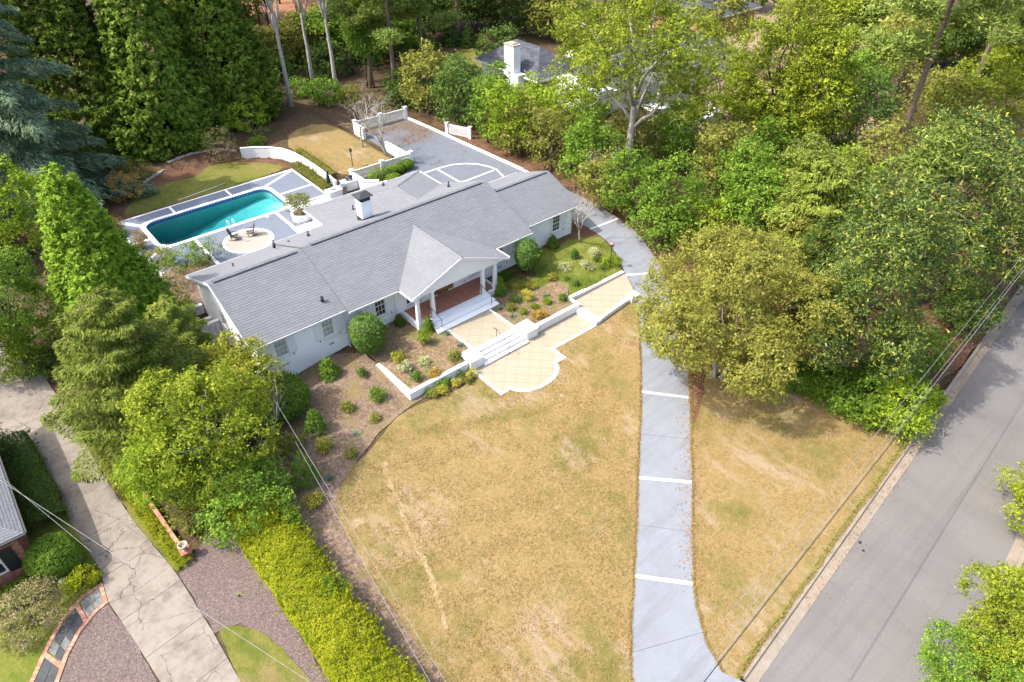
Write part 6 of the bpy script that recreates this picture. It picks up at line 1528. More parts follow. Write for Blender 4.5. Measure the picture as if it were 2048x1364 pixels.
# low weeds and ivy in the bed
# --- long yellow-green hedge
def hedge(seed, pts, w, h, mat, leaf, n, shoots=0, aspect=.5, z0=0, spiky_side=0):
    r = seedrng(seed); L = plen(pts); s = r.random(n)*L; A = np.array([tuple(along(pts, x)) for x in s]); B = np.array([tuple(along(pts, min(L, x+.05))) for x in s]); D = unit(np.c_[B-A, np.zeros(n)]+1e-6); Sx = np.c_[-D[:, 1], D[:, 0], np.zeros(n)]
    th = r.uniform(-.35, math.pi+.35, n); k = (np.abs(np.cos(th))**3+np.abs(np.sin(th))**3)**(-1/3)
    f = k*(1+.1*fbm(np.c_[A, th*1.5], 1.4, seed))*(1-.14*r.random(n)**2)
    out = Sx*np.cos(th)[:, None]+np.array([0, 0, 1])*np.sin(th)[:, None]
    Q = np.c_[A, np.zeros(n)]+Sx*(np.cos(th)*f*w/2)[:, None]+np.array([0, 0, 1])*(h*.45+np.sin(th)*f*h*.55)[:, None]
    N = out+r.normal(size=Q.shape)*.5+np.array([0, 0, .3]); T = rdir(r, n)+np.array([0, 0, .3])
    if shoots:
        i = r.integers(0, n, shoots); per = 16; q0 = Q[i]; o = unit(out[i]*.5+r.normal(size=(shoots, 3))*.35+np.array([.35, -.2, .6])); fl_ = r.random((shoots, per)); Ls = r.uniform(.25, .75, shoots)
        q2 = (q0[:, None]+o[:, None]*(fl_*Ls[:, None])[..., None]+r.normal(size=(shoots, per, 3))*.035).reshape(-1, 3)
        Q = np.r_[Q, q2]; N = np.r_[N, rdir(r, len(q2))+np.array([0, 0, .5])]; T = np.r_[T, np.repeat(o, per, 0)*.8+r.normal(size=q2.shape)*.6]
    Q[:, 2] = np.maximum(Q[:, 2], .03); c = np.array([pts[0][0], pts[0][1], z0]); Q = Q-np.array([pts[0][0], pts[0][1], 0])
    S = leaf*r.uniform(.65, 1.35, len(Q)); me = leaf_mesh('foliage', Q, N, T, S, S*aspect, L_[mat])
    hb_ = MB()
    for k_ in range(int(L/.7)):
        p = along(pts, (k_+.5)*.7); x, y = p.x-pts[0][0], p.y-pts[0][1]
        for j in range(4): a = j*1.6+k_; hb_.tube([(x, y, -.1), (x+.12*math.cos(a), y+.12*math.sin(a), h*.4), (x+w*.4*math.cos(a), y+w*.4*math.sin(a), h*.85)], [.04, .03, .008], 4)
    return [('stem', hb_.mesh('stem', M['bark'])), ('foliage', me)], c
pts_, c = hedge(150, [(4.6, 29.0), (4.65, 24), (4.7, 18), (4.75, 9)], 2.9, 1.75, 'hedge', .11, 85000, 1100, z0=LOW)
put('long_hedge', c, pts_, 'long bright yellow-green hedge between front lawn and next-door driveway', 'hedge')
for i, (x, y) in enumerate(((5.5, 20.3), (5.7, 26.0))):
    put('holly_shrub', (x, y, LOW+.7), shrub(152+i, (.75, .75, .62), 'green', leaf=.12, ncl=170, per=14, spread=.12), ('deep green shrub growing through the middle of the yellow hedge', 'deep green shrub growing through the upper end of the yellow hedge')[i], 'shrub')
# --- next-door plants, lower left
p = Vector((-4.75, 31.9, LOW)); put('ball_shrub', p, topiary(160, (1.3, 1.3, 1.2), 'green', 16000, .085, lift=-.1, sq=2.1, shoots=0, name='foliage'), 'clipped green ball shrub beside the brick house', 'shrub', 'next-door garden shrubs')
p = Vector((-6.6, 29.4, LOW)); put('olive_bush', p, shrub(161, (1.75, 1.6, .95), 'tan', leaf=.1, ncl=700, per=15, spread=.14, lob=16), 'big tan-olive rounded bush beside the flagstone path', 'shrub', 'next-door garden shrubs')
p = Vector((-6.6, 31.4, LOW)); put('low_hedge', p, topiary(162, (1.8, .8, .4), 'lime', 9000, .09, lift=0, sq=3, shoots=0, name='foliage'), 'low lime-green clipped shrub in front of brick house', 'shrub', 'next-door garden shrubs')
p = Vector((-4.1, 30.0, LOW)); put('yellow_shrub', p, shrub(163, (.85, .6, .5), 'hedge', leaf=.1, ncl=260, per=13, spread=.11, lob=9), 'yellow-green loose shrub between ball shrub and flagstone path', 'shrub', 'next-door garden shrubs')
iv, c = hedge(164, [(-4.9, 44), (-4.6, 39), (-4.45, 35.3)], 1.9, .8, 'dark', .13, 16000, 60, z0=LOW); put('ivy_bank', c, iv, 'dark green ivy bank between brick house and next-door driveway', 'shrub', 'next-door garden shrubs')
p = Vector((-6.3, 42.5, LOW)); put('holly_shrub', p, shrub(165, (1.6, 1.6, 1.3), 'dark', leaf=.13, ncl=420, per=14, spread=.18, lob=12), 'dark green shrub above the ivy bank at left edge', 'shrub', 'next-door garden shrubs')
iv, c = hedge(166, [(-.75, 43.5), (-.45, 38), (-.1, 32.5), (.45, 27.6)], .85, .4, 'hedge', .1, 16000, 120, z0=LOW); put('border_hedge', c, iv, 'low yellow-green border planting between concrete driveway and brick wall', 'hedge', 'next-door garden shrubs')
sp_ = g(478, 1190); put('weed_tuft', sp_, spiky(167, np.array([.25, .25, .3]), 'varieg', 40, .3, .2), 'single pale weed tuft on the grey mulch', 'weed')
# --- pool garden plants
p = Vector((22.9, 58.2, .7)); put('olive_tree', p, broadleaf(170, (1.25, 1.25, .85), .35, 'olive', leaf=.14, ncl=240, per=13, lob=10, trunk_r=.05, spread=.15, stems=3), 'small olive-green tree in the round white planter', 'tree')
hd_, c = hedge(171, [(27.8, 69.4), (27.85, 66), (27.75, 61.6)], 1.0, .75, 'olive', .11, 12000, 160, z0=.05); put('poolside_hedge', c, hd_, 'loose green shrub row between pool deck and curved white wall', 'hedge')
hd_, c = hedge(172, [(29.5, 72), (29.4, 68), (29.4, 63.4)], .8, .5, 'olive', .1, 6000, 90, z0=.6); put('border_hedge', c, hd_, 'sparse green border along upper side of curved white wall', 'hedge')
for i, (px, py, R, mt, lab) in enumerate(((450, 325, (1.9, 1.9, 1.9), 'tan', 'pale yellowing open shrub behind pool lawn by curved wall'), (505, 270, (2.6, 2.6, 2.3), 'lime', 'rounded yellow-green shrub at edge of the woods'), (262, 398, (1.9, 1.9, 1.5), 'rust', 'rusty autumn shrub left of pool lawn under the cedar'), (280, 360, (1.6, 1.3, 1.2), 'olive', 'olive shrub under cedar boughs beside rusty shrub'), (515, 290, (1.0, .7, .4), 'green', 'low green plant behind top of the curved wall'), (195, 410, (1.3, 1.3, .9), 'green', 'green shrub left of the short white wall end'), (233, 470, (.8, .8, .8), 'rust', 'brownish twiggy shrub at left corner of pool deck'), (285, 500, (.6, .6, 1.0), 'rust', 'thin reddish sapling on left side of pool deck'), (330, 530, (1.1, 1.1, 1.0), 'olive', 'left of the leafy shrubs in bed at pool deck corner'), (375, 535, (1.6, 1.3, 1.0), 'green', 'middle of the leafy shrubs in bed at pool deck corner'), (420, 520, (1.5, 1.2, 1.0), 'green', 'feathery shrub between pool deck and roof'), (350, 575, (1.3, 1.3, .9), 'tan', 'dried hydrangea bush behind left gable corner'), (350, 615, (1.3, 1.0, .8), 'olive', 'olive shrub between stub walls at left gable'), (365, 635, (1.2, 1.0, .6), 'lime', 'yellow-green plant just above pierced screen wall'))):
    p = gp(px, py); put('garden_shrub' if mt != 'tan' else 'dry_shrub', p, shrub(180+i, R, mt, leaf=.13, ncl=int(90+110*R[0]), per=13, spread=.16, lob=10), lab, 'shrub', 'shrubs around the pool garden')
for i, (x, y, R, lab) in enumerate(((33.2, 60.6, (1.5, .9, .7), 'bright green shrub by white fence, leftmost of its row'), (34.9, 61.0, (.6, .6, .5), 'small dark green ball second in row by white fence'), (35.9, 61.1, (.65, .65, .5), 'small dark green ball third in row by white fence'), (37.0, 61.2, (.7, .7, .55), 'dark green ball at right end of row by white fence'), (34.0, 59.3, (.9, .7, .5), 'bright green shrub nearest the back wing roof'))):
    put('clipped_shrub', (x, y, .05), topiary(350+i, R, 'green', 3500, .1, lift=0, sq=2.2, shoots=0, name='foliage'), lab, 'shrub', 'clipped shrubs along the white fence')
# --- bare trees
p = Vector((36.6, 64.6, .6)); put('bare_tree', p, bare(400, 9.5, rad=.2, depth_=5, stems=1, spread=.75, leafm='olive', nleaf=500, leaf=.16), 'grey leafless tree by the white wall beside parking court', 'tree')
p = Vector((35.6, 68.2, .6)); put('bare_tree', p, bare(401, 8, rad=.13, depth_=5, stems=1, spread=.85, upb=.02), 'leaning pale leafless tree on golden back lawn', 'tree')
p = gp(1158, 484); put('bare_tree', p, bare(402, 6.0, rad=.11, depth_=5, stems=1, spread=.55, leafm='yellow', nleaf=60, leaf=.12, upb=.25), 'leafless slender tree at right front corner of the house', 'tree')
p = gp(1215, 400); put('bare_tree', p, bare(403, 6.5, rad=.08, depth_=4, stems=3, spread=.5, leafm='tan', nleaf=700, leaf=.14, upb=.25), 'thin twiggy brown shrub tree behind right end of house', 'tree')
# --- tall trunks with yellow leaves in the woods
for i, (px, py, h, lab) in enumerate(((583, 213, 27, 'tall pale trunk with sparse yellow leaves, leftmost of three'), (628, 172, 26, 'tall pale trunk with sparse yellow leaves, middle of three'), (675, 188, 27, 'tall pale trunk with sparse yellow leaves, rightmost of three'))):
    p = gp(px, py); put('poplar_tree', p, broadleaf(410+i, (4.0, 4.0, 8.5), h-17, 'yellow', leaf=.26, ncl=260, per=8, lob=16, bark='pale_bark', trunk_r=.32, spread=.5, shell=.4, hollow=.3), lab, 'tree', GW)
WV_ = {}
def woodland(px, py, h, mt, label, wide=1.0, grp=None):
    p = gp(px, py); k = (mt, int(px) % 2)
    parts = shared(('wood',)+k, lambda: broadleaf(430+len(CACHE), (4.0, 4.0, 7.2), 6.2, mt, leaf=.34, ncl=int(1100 if mt != 'yellow' else 480), per=14, lob=16, bark='dark_bark', trunk_r=.24, spread=.55, hollow=.45, shell=.6, lo=.28, hi=.42))
    s_ = h/20.6
    return put('woodland_tree', p, parts, label, 'tree', grp or 'woodland trees beyond the gardens', rz=px*.37, sc=(s_*wide, s_*wide, s_))
WL = [(452, 158, 22, 'dark', 'dark woodland tree touching right side of the cryptomerias'), (498, 118, 20, 'olive', 'olive woodland tree with thin trunk left of pale poplars'), (548, 100, 18, 'yellow', 'sparse yellow woodland tree between pale poplar trunks'), (420, 100, 24, 'dark', 'dark woodland tree rising behind the cryptomerias'), (706, 150, 18, 'dark', 'dark woodland tree just right of the pale poplars'), (655, 88, 18, 'olive', 'olive woodland tree far behind the pale poplars'), (735, 175, 12, 'green', 'green woodland tree above the bare trees'), (600, 60, 16, 'yellow', 'sparse yellow tree before the orange clay lot'), (520, 50, 18, 'olive', 'olive tree at left edge of the orange clay lot'), (760, 105, 18, 'dark', 'dark tree behind the bright pines'), (1010, 75, 15, 'olive', 'olive tree behind the white chimney'), (965, 30, 17, 'dark', 'dark tree at far end of the far lawn'), (1075, 62, 14, 'olive', 'brown-olive tree above the dark roof'), (1135, 50, 15, 'dark', 'dark tree above right end of dark roof'), (900, 20, 16, 'dark', 'dark tree behind far pine'), (820, 40, 17, 'olive', 'olive tree at top behind bright pines'),
 (1210, 10, 14, 'olive', 'olive tree at top above the spreading oak'), (1290, -20, 14, 'dark', 'dark tree at top edge above oak'), (1380, 0, 14, 'maple', 'light green tree at top edge right of oak'), (1480, -30, 15, 'dark', 'dark tree behind the upright maple top'), (1560, -60, 15, 'maple', 'light green tree by the distant brick house'), (1650, -50, 16, 'olive', 'olive tree at top edge behind feathery conifer'), (1740, -10, 17, 'olive', 'olive tree behind the forked pine'), (1840, -40, 18, 'dark', 'dark tree at top right behind pines'), (1930, 10, 18, 'olive', 'olive tree in top right corner'), (2020, 60, 18, 'maple', 'light green tree at right edge behind pines'), (2080, 150, 18, 'olive', 'olive tree at right edge above magnolias'), (1570, 150, 11, 'olive', 'olive tree in front of the sandy clearing'), (560, 8, 16, 'olive', 'olive tree within the orange clay lot'), (640, 20, 17, 'yellow', 'yellow tree within the orange clay lot'), (500, -20, 18, 'dark', 'dark tree beyond the orange clay lot'), (700, 20, 17, 'olive', 'olive tree at right end of orange clay lot'), (860, 60, 16, 'olive', 'olive tree left of the far lawn'), (990, 10, 15, 'maple', 'light green tree beyond the far lawn'), (760, 20, 17, 'maple', 'light green tree at top behind the bright pines'), (450, 40, 20, 'olive', 'olive tree above the cryptomerias right shoulder'), (1700, 130, 13, 'maple', 'light green tree behind the sandy clearing'), (1890, 190, 13, 'dark', 'dark tree under the forked pine'), (1980, 250, 14, 'maple', 'light green tree between pines and second magnolia')]
for a_ in WL: woodland(*a_)
LWD = [(475, 120, 8, 'dark'), (540, 140, 6, 'olive'), (600, 130, 7, 'olive'), (655, 120, 8, 'green'), (705, 110, 8, 'dark'), (740, 90, 9, 'olive'), (800, 120, 8, 'green'), (850, 85, 9, 'dark'), (890, 60, 9, 'olive'), (950, 60, 8, 'dark'), (990, 50, 9, 'olive'), (1050, 70, 8, 'dark'), (1100, 80, 8, 'olive'), (1130, 20, 10, 'dark'), (770, 45, 10, 'dark'), (700, 50, 9, 'olive'), (480, 45, 10, 'dark'), (1500, 20, 9, 'green'), (1680, 60, 9, 'dark'), (1780, 110, 8, 'olive'), (1850, 130, 8, 'green'), (1930, 130, 9, 'olive'), (2020, 170, 9, 'green'), (1600, 60, 9, 'olive'), (1700, 210, 7, 'green'), (1880, 250, 6, 'olive')]
WORDS = ['just right of the cryptomerias', 'between cryptomerias and poplars', 'behind the poplar gap', 'behind the middle poplar', 'right of the poplars', 'left of the pines', 'under the pines', 'beyond the pines', 'left of far lawn', 'at back of far lawn', 'right of far lawn', 'above the white chimney', 'above the dark roof', 'at top beyond dark roof', 'at top beyond the pines', 'at top right of clay lot', 'at top left of clay lot', 'at top behind the upright maple', 'at top behind feathery conifer', 'under the forked pine', 'right of the sandy clearing', 'below the top right pines', 'at right edge below the pines', 'left of the sandy clearing', 'at foot of the forked pine', 'behind the second magnolia']
for i, (px, py, h, mt) in enumerate(LWD):
    parts = shared(('low', mt), lambda: broadleaf(700+i, (3.4, 3.4, 3.6), .3, mt, leaf=.32, ncl=760, per=13, lob=15, trunk_r=.14, spread=.42, stems=2, nlimb=6)); s_ = h/7.5
    put('thicket_tree', gp(px, py), parts, 'bushy '+{'dark': 'dark green', 'olive': 'olive', 'green': 'green'}[mt]+' tree '+WORDS[i], 'tree', 'bushy trees in the background', rz=i*.9, sc=(s_*1.1, s_*1.1, s_))
# --- pines
pA = lambda: pine(460, 21, 5.4, 7, ntuft=620, per=64, nl=.5, ts=1.05, trunk_r=.36); pB = lambda: pine(461, 26, 7.2, 10, ntuft=820, per=64, nl=.52, ts=1.15, trunk_r=.42)
for i, (px, py, sc, lab) in enumerate(((792, 190, 1.0, 'large pine with bright needle tufts, nearest parking court'), (848, 165, .95, 'pine with bare grey limbs right of the largest pine'), (745, 175, .85, 'bright yellow-green pine left of its two neighbours'), (918, 88, .95, 'distant pine with straight trunk on far lawn'))):
    p = gp(px, py); put('pine_tree', p, shared('pineA', pA), lab, 'tree', 'pines behind the parking court', rz=i*1.9, sc=sc)
for i, (px, py, sc, lab) in enumerate(((1772, 362, 1.0, 'tall pine with visible trunk in upper right corner'), (1905, 270, .95, 'pine at right edge above the magnolia'), (2010, 170, 1.0, 'pine in the top right corner'))):
    p = gp(px, py); put('pine_tree', p, shared('pineB', pB), lab, 'tree', 'pines in the upper right', rz=i*2.1+.4, sc=sc)
p = g(1885, 300, 13.0); put('pine_tree', (p.x, p.y, LOW), pine(473, 14.2, 2.3, 11.2, ntuft=200, per=46, nl=.45, ts=.75, trunk_r=.16), 'small bright pine top in front of the magnolia', 'tree', 'pines in the upper right')
for i, (px, py) in enumerate(((937, 92), (903, 90))):
    p = gp(px, py); put('cedar_shrub', p, shared('farcone', lambda: conifer(480, 3.6, 1.4, 'dark', prof=.8, base=.1, leaf=.4, aspect=.5, npl=160, per=18, pl=.6)), ('small dark conifer on far lawn edge, right one', 'small dark conifer on far lawn edge, left one')[i], 'tree', rz=i)
# --- green wall of tall shrubs right of court and driveway
GRL = [((848, 140, 950, 285), 'dark', 'dark shrub tree at far corner of parking court'), ((905, 190, 1000, 325), 'green', 'deep green shrub tree behind the short white gate panel'), ((955, 175, 1065, 330), 'lime', 'bright lime-green shrub tree beside middle of the court'), ((1000, 200, 1085, 310), 'olive', 'grey-olive shrub tree among lime ones beside the court'), ((945, 130, 1030, 240), 'green', 'green tree left of the white chimney'), ((1015, 160, 1120, 260), 'lime', 'lime-green tree in front of the dark roof'), ((1045, 225, 1150, 350), 'olive', 'olive green shrub above right end of roof ridge'), ((1085, 160, 1210, 290), 'lime', 'lime-green tree right of the dark roof'), ((1120, 240, 1240, 370), 'green', 'green shrub tree in centre of the right screen'), ((1160, 310, 1260, 420), 'olive', 'olive leafy shrub tree beside house right gable'), ((1205, 300, 1330, 440), 'green', 'bright green shrub at bend of the driveway'), ((1215, 200, 1330, 330), 'olive', 'olive tree below the spreading oak trunk'), ((1285, 310, 1410, 470), 'green', 'deep green tree in the middle of the right screen'), ((1300, 215, 1420, 340), 'green', 'blue-green tree at back of the right screen'), ((1270, 395, 1380, 490), 'green', 'rounded green shrub overhanging the driveway bend'), ((1345, 390, 1460, 490), 'lime', 'broad light green shrub above the tan crape myrtle'), ((1385, 230, 1500, 420), 'olive', 'pale green tree between driveway screen and yellow conifers'), ((1430, 280, 1570, 470), 'green', 'tall grey-green tree left of the yellow conifers'), ((870, 110, 960, 200), 'dark', 'dark green tree left of white house'), ((770, 130, 890, 265), 'olive', 'brownish tree behind picket fence by bare tree'), ((1440, 170, 1540, 290), 'maple', 'light green tree below the upright maple')]
for i, (bx_, mt, lab) in enumerate(GRL):
    crown_tree('screen_tree', 500+i, bx_, .2, mt, lab, GR, stems=2, nlimb=7, dens=.9)
# oak, maples, hemlocks in the upper right
crown_tree('oak_tree', 530, (1095, -40, 1465, 250), 6.0, 'maple', 'large spreading oak with pale bare limbs before the white house', GR, dens=.62, lob=28, bark='pale_bark', trunk_r=.5, shell=.5, hollow=.3, twigs=4, lo=.22, hi=.36, nlimb=24)
crown_tree('maple_tree', 532, (1465, 0, 1655, 300), 2.0, 'maple', 'upright light green maple in the upper right middle', GR, bark='dark_bark', trunk_r=.28, lo=.3, hi=.44)
crown_tree('maple_tree', 533, (1565, 45, 1715, 310), 3.0, 'maple', 'upright yellow-green tree right of the light green maple', GR, bark='bark', trunk_r=.25, lo=.26, hi=.4)
crown_tree('screen_tree', 536, (1550, 270, 1720, 500), .3, 'hemlock', 'broad olive-yellow tree above crape myrtle right shoulder', GR, lo=.26, hi=.4)
crown_tree('screen_tree', 537, (1385, 95, 1500, 240), .5, 'maple', 'yellow-green tree before right wing of the white house', GR, dens=.8)
p = gp(1590, 555); put('hemlock_tree', p, layered(534, ztop(p, 320)-p.z, 4.4, 'hemlock', base=.3, nbr=80, per=800, leaf=.34, aspect=.4, droop=.1, width=.5, rise=.32, hang=.35, bark='dark_bark', trunk_r=.2, prof=.5, ragged=.5), 'olive yellow conifer between crape myrtle and magnolia', 'tree', GR)
crown_tree('crape_myrtle', 540, (1280, 462, 1650, 808), -.3, 'crape', 'wide tan-olive multi-stemmed crape myrtle beside the driveway', None, dens=1.15, k=1.9, lob=34, bark='pale_bark', trunk_r=.09, stems=7, shell=.6, hollow=.5, twigs=3, lo=.3, hi=.42, nlimb=26, droop=.3)
crown_tree('magnolia_tree', 550, (1605, 330, 1885, 835), -.6, 'magnolia', 'huge glossy dark green magnolia right of crape myrtle', None, dens=1.0, k=2.5, lob=34, bark='bark', trunk_r=.4, lo=.24, hi=.38, aspect=.45, nlimb=22, shell=.65, hollow=.6)
crown_tree('magnolia_tree', 551, (1760, 215, 2060, 650), -.6, 'magnolia', 'second glossy magnolia behind the first at right edge', None, dens=.9, k=2.5, lob=32, bark='bark', trunk_r=.35, lo=.24, hi=.38, aspect=.45, nlimb=16, shell=.65, hollow=.6)
crown_tree('evergreen_tree', 560, (1930, 330, 2180, 600), .3, 'magnolia', 'dark evergreen at right edge over the street verge', GR, dens=.8, k=2.5, aspect=.45)
crown_tree('evergreen_tree', 565, (1600, 430, 1760, 640), .2, 'dark', 'dark evergreen filling the gap behind crape myrtle', GR, dens=.7, k=2.4, aspect=.5)
for i, (bx_, mt, lab) in enumerate((((1820, 655, 1895, 750), 'green', 'green shrub below magnolia on brown verge, left one'), ((1880, 560, 1990, 680), 'dark', 'dark shrub below magnolia on brown verge'), ((1720, 690, 1850, 800), 'dark', 'dark shrub between magnolia and street hedge'))):
    crown_tree('verge_shrub', 561+i, bx_, .1, mt, lab, GR, cat='shrub')
hd_, c = hedge(570, [(43.0, 7.6), (41.9, 9.3), (40.3, 12.0), (38.6, 14.6), (37.2, 16.4)], 2.6, 1.2, 'green', .2, 20000, 200, z0=LOW, aspect=.7)
put('street_hedge', c, hd_, 'leafy green hedge mound running from street corner below the magnolia', 'hedge', GR)
for i, (bx_, mt, lab) in enumerate((((1625, 735, 1730, 825), 'green', 'leafy green shrub at lawn end of the street hedge'), ((1680, 745, 1790, 850), 'green', 'leafy green shrub in middle of the street hedge'), ((1745, 760, 1860, 880), 'lime', 'bright green leafy shrub near street end of the hedge'))):
    crown_tree('hedge_shrub', 575+i, bx_, -.2, mt, lab, GR, cat='shrub', k=2.6, dens=1.1)
p = Vector((42.7, 8.0, LOW)); put('lime_shrub', p, topiary(571, (1.7, 1.5, .8), 'lime', 7000, .18, lift=.05, sq=2.2, shoots=80, name='foliage'), 'lime-green mound at street end of the leafy hedge', 'shrub', GR)
# understory that closes the gaps beneath the trees
for i, (x, y, lab) in enumerate(((60, 49, 'below the oak trunk'), (58, 55, 'left of the oak trunk'), (63, 46, 'right of the oak trunk'), (70, 40, 'below the upright maple'), (66, 26, 'behind the first magnolia'), (72, 30, 'under the forked pine'), (56, 28, 'beside the olive conifer'), (80, 38, 'at edge of the sandy clearing'), (64, 60, 'before the white house porch'), (58.5, 65, 'below the tall chimney'))):
    mt = ('olive', 'green', 'dark')[i % 3]
    put('understory_shrub', (x, y, hgt(x, y)), shared(('und', mt), lambda: shrub(580+i, (2.6, 2.6, 1.6), mt, leaf=.34, ncl=230, per=13, spread=.3, lob=10)), ('olive', 'green', 'dark green')[i % 3]+' understory shrub '+lab, 'shrub', 'understory shrubs', rz=i)
# undergrowth in the woods and at the top of the picture
UG = [(470, 215, 'dark', 'right of the cryptomerias'), (520, 190, 'green', 'left of the first pale poplar'), (545, 165, 'dark', 'behind the first pale poplar'), (606, 190, 'green', 'between first and second pale poplar'), (650, 205, 'green', 'between second and third pale poplar'), (655, 150, 'dark', 'behind the second pale poplar'), (705, 205, 'olive', 'right of the third pale poplar'), (735, 130, 'dark', 'behind the leftmost bright pine'), (820, 205, 'dark', 'below the largest pine'), (865, 195, 'green', 'below the second pine'), (500, 150, 'olive', 'among thin trunks right of cryptomerias'), (575, 110, 'olive', 'before the orange clay lot'), (700, 90, 'dark', 'far behind the pale poplars'), (840, 110, 'dark', 'beyond the bright pines'), (1000, 110, 'dark', 'left of the dark roof')]
for i, (px, py, mt, lab) in enumerate(UG):
    put('understory_shrub', gp(px, py), shared(('und', mt), lambda: shrub(580+i, (2.6, 2.6, 1.6), mt, leaf=.34, ncl=230, per=13, spread=.3, lob=10)), {'olive': 'olive', 'green': 'green', 'dark': 'dark green'}[mt]+' woodland undergrowth '+lab, 'shrub', 'woodland undergrowth', rz=i*1.3, sc=.7+.3*(i % 3))
TR = [((1640, 150, 1790, 340), 'dark', 'dark green tree right of the feathery conifer'), ((1690, 250, 1830, 400), 'olive', 'olive tree between feathery conifer and magnolia'), ((1880, 120, 2070, 300), 'maple', 'light green tree at right edge above second magnolia'), ((1740, 20, 1860, 170), 'olive', 'olive tree behind the forked pine trunk'), ((1940, -60, 2110, 140), 'maple', 'light green tree in the top right corner'), ((1600, -60, 1740, 110), 'maple', 'light green tree behind feathery conifer top'), ((1380, -60, 1510, 110), 'olive', 'olive tree right of the oak crown'), ((1480, 230, 1600, 360), 'green', 'green tree beneath upright maple'), ((1505, 130, 1645, 330), 'maple', 'light green tree left of the feathery conifer'), ((1460, 330, 1580, 490), 'green', 'green tree right above the crape myrtle'), ((1600, 300, 1750, 480), 'lime', 'lime-green tree in front of feathery conifer'), ((1540, 400, 1690, 560), 'olive', 'olive tree just above right shoulder of crape myrtle'), ((1690, -40, 1830, 130), 'pine', 'yellow-green tree left of the tall pine'), ((1800, 130, 1960, 290), 'olive', 'olive tree right of the tall pine trunk')]
for i, (bx_, mt, lab) in enumerate(TR): crown_tree('screen_tree', 620+i, bx_, 1.0, mt, lab, GR, dens=.8, k=2.4, nlimb=7)
# --- trees at the lower right edge, close to the camera
for i, (bx_, b0, mt, lab) in enumerate((((1765, 1195, 2000, 1410), .3, 'green', 'bright green tree crown in lower right corner'), ((1925, 1090, 2140, 1390), .3, 'maple', 'bright green tree crown at lower right edge above street'), ((1905, 890, 2110, 1005), .3, 'maple', 'yellow-green branches entering at right edge'), ((2005, 770, 2150, 900), .3, 'green', 'green branches at right edge above the yellow-green ones'))):
    crown_tree('street_tree', 600+i, bx_, b0, mt, lab, 'trees across the street', k=2.1, lo=.26, hi=.4, lob=20)
# --- fallen leaves and grass
def scatter_leaves(name, pts, n, spread, size, mat, zf=hgt, off=.09, label=None):
    L = plen(pts); s = RNG.random(n)*L; A = np.array([tuple(along(pts, x)) for x in s])+RNG.normal(size=(n, 2))*spread
    P = np.c_[A, zf(A[:, 0], A[:, 1])+off]; S = size*RNG.uniform(.6, 1.4, n)
    me = leaf_mesh(name, P, RNG.normal(size=(n, 3))*.25+np.array([0, 0, 1]), RNG.normal(size=(n, 3)), S, S*.6, L_[mat]); o = link(name, me); tag(o, kind='stuff')
scatter_leaves('fallen_leaves', driveR[4:], 2600, .45, .1, 'fallen')
scatter_leaves('fallen_leaves', [(36, 16.5), (39.5, 22)], 1500, 1.6, .1, 'fallen')
scatter_leaves('fallen_leaves', [(u, cu(u)-.5) for u in (24, 60, 70)], 1300, .3, .09, 'fallen', lambda x, y: x*0+LOW-.1, .04)
scatter_leaves('fallen_leaves', [(48, 9.2), (66, 11)], 2600, .9, .12, 'fallen')
scatter_leaves('fallen_leaves', [(39, 72.5), (45, 72), (44, 68), (40, 68)], 3500, .9, .12, 'fallen')
scatter_leaves('fallen_leaves', [(18, 34), (22, 32)], 350, 1.5, .08, 'fallen', plate, .06)
scatter_leaves('fallen_leaves', [(8, 36), (10, 30), (6.8, 24)], 900, 1.6, .09, 'tan')

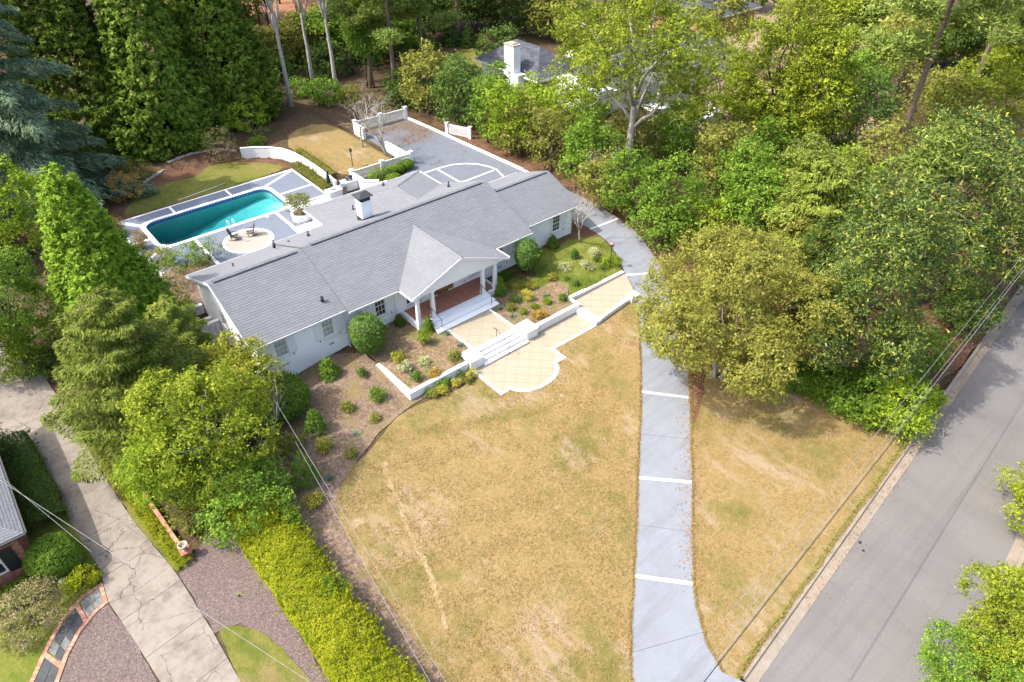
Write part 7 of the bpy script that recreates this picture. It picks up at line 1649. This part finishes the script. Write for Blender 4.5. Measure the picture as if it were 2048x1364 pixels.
# standing grass on the lawns
def grass(name, poly, n, size, cols, zf=hgt, off=.05):
    A = np.array(poly); lo_, hi_ = A.min(0), A.max(0); P = RNG.uniform(lo_, hi_, (n*3, 2)); P = P[inside(poly, P[:, 0], P[:, 1])][:n]
    cl = fbm(np.c_[P, P[:, 0]*0], 2.6, 5)+fbm(np.c_[P, P[:, 0]*0], .6, 9); P = P[cl+RNG.normal(size=len(P))*.5 > -.1]; n = len(P)
    d = RNG.normal(size=(n, 3)); d[:, 2] = np.abs(d[:, 2])*.9+.35; S = size*RNG.uniform(.5, 1.5, n)
    Q = np.c_[P, zf(P[:, 0], P[:, 1])+off]+unit(d)*(S*.4)[:, None]
    o = link(name, leaf_mesh(name, Q, np.cross(d, RNG.normal(size=(n, 3)))+np.array([0, 0, .3]), d, S, S*.3, cols)); tag(o, kind='stuff')
leafmat('drygrass', [(.26, .17, .055), (.34, .235, .09), (.4, .3, .14), (.26, .23, .06)], trans=.4, clump=.5, scale=.5, objvar=0)
leafmat('grass', [(.085, .12, .018), (.14, .185, .026), (.21, .24, .045), (.28, .27, .08)], trans=.25, clump=.45, scale=.6, objvar=0)
grass('grass_blades', lawn_l, 60000, .11, L_['drygrass'])
grass('grass_blades', lawn_r, 22000, .11, L_['drygrass'])
grass('grass_blades', gl, 16000, .11, L_['grass'], plate)
grass('weeds', bed, 3000, .11, L_['grass'], plate); grass('weeds', bedr, 2600, .11, L_['grass'], plate); grass('dry_litter', bed, 3000, .1, L_['drygrass'], plate, .03); grass('dry_litter', bedr, 2500, .1, L_['drygrass'], plate, .03)
grass('weeds', [(8.5, 28.5), (16.5, 30.6), (16.8, 37.5), (9, 36)], 3500, .11, L_['grass'])
grass('dry_litter', [(8.5, 28.5), (16.5, 30.6), (16.8, 38), (9, 38)], 5000, .1, L_['drygrass'], hgt, .06)

# grass creeping over the driveway edges
def edge_grass(path, side, n, mat):
    L = plen(path); q = RNG.random(n)*L; A = np.array([tuple(along(path, x)) for x in q]); B = np.array([tuple(along(path, min(L, x+.1))) for x in q]); d = unit(B-A+1e-9); nn = np.c_[-d[:, 1], d[:, 0]]*side
    k = fbm(np.c_[A*1.0, A[:, :1]*0], 3.0, 3); P = A+nn*(RNG.normal(size=n)*.05-.03+.05*k)[:, None]; P3 = np.c_[P, hgt(P[:, 0], P[:, 1])+.08]
    T = np.c_[RNG.normal(size=(n, 2)), np.abs(RNG.normal(size=n))*.5+.2]; S = .13*RNG.uniform(.5, 1.5, n)
    tag(link('edge_grass', leaf_mesh('edge_grass', P3, np.cross(T, RNG.normal(size=(n, 3)))+np.array([0, 0, .4]), T, S, S*.35, L_[mat])), kind='stuff')
edge_grass(driveL[2:10], -1, 5000, 'drygrass'); edge_grass(driveR[1:9], 1, 5000, 'drygrass')
edge_grass([(18, cu(18)), (44, cu(44))], -1, 3500, 'drygrass'); edge_grass([(18, cu(18)+.1), (44, cu(44)+.15)], -1, 1800, 'grass')
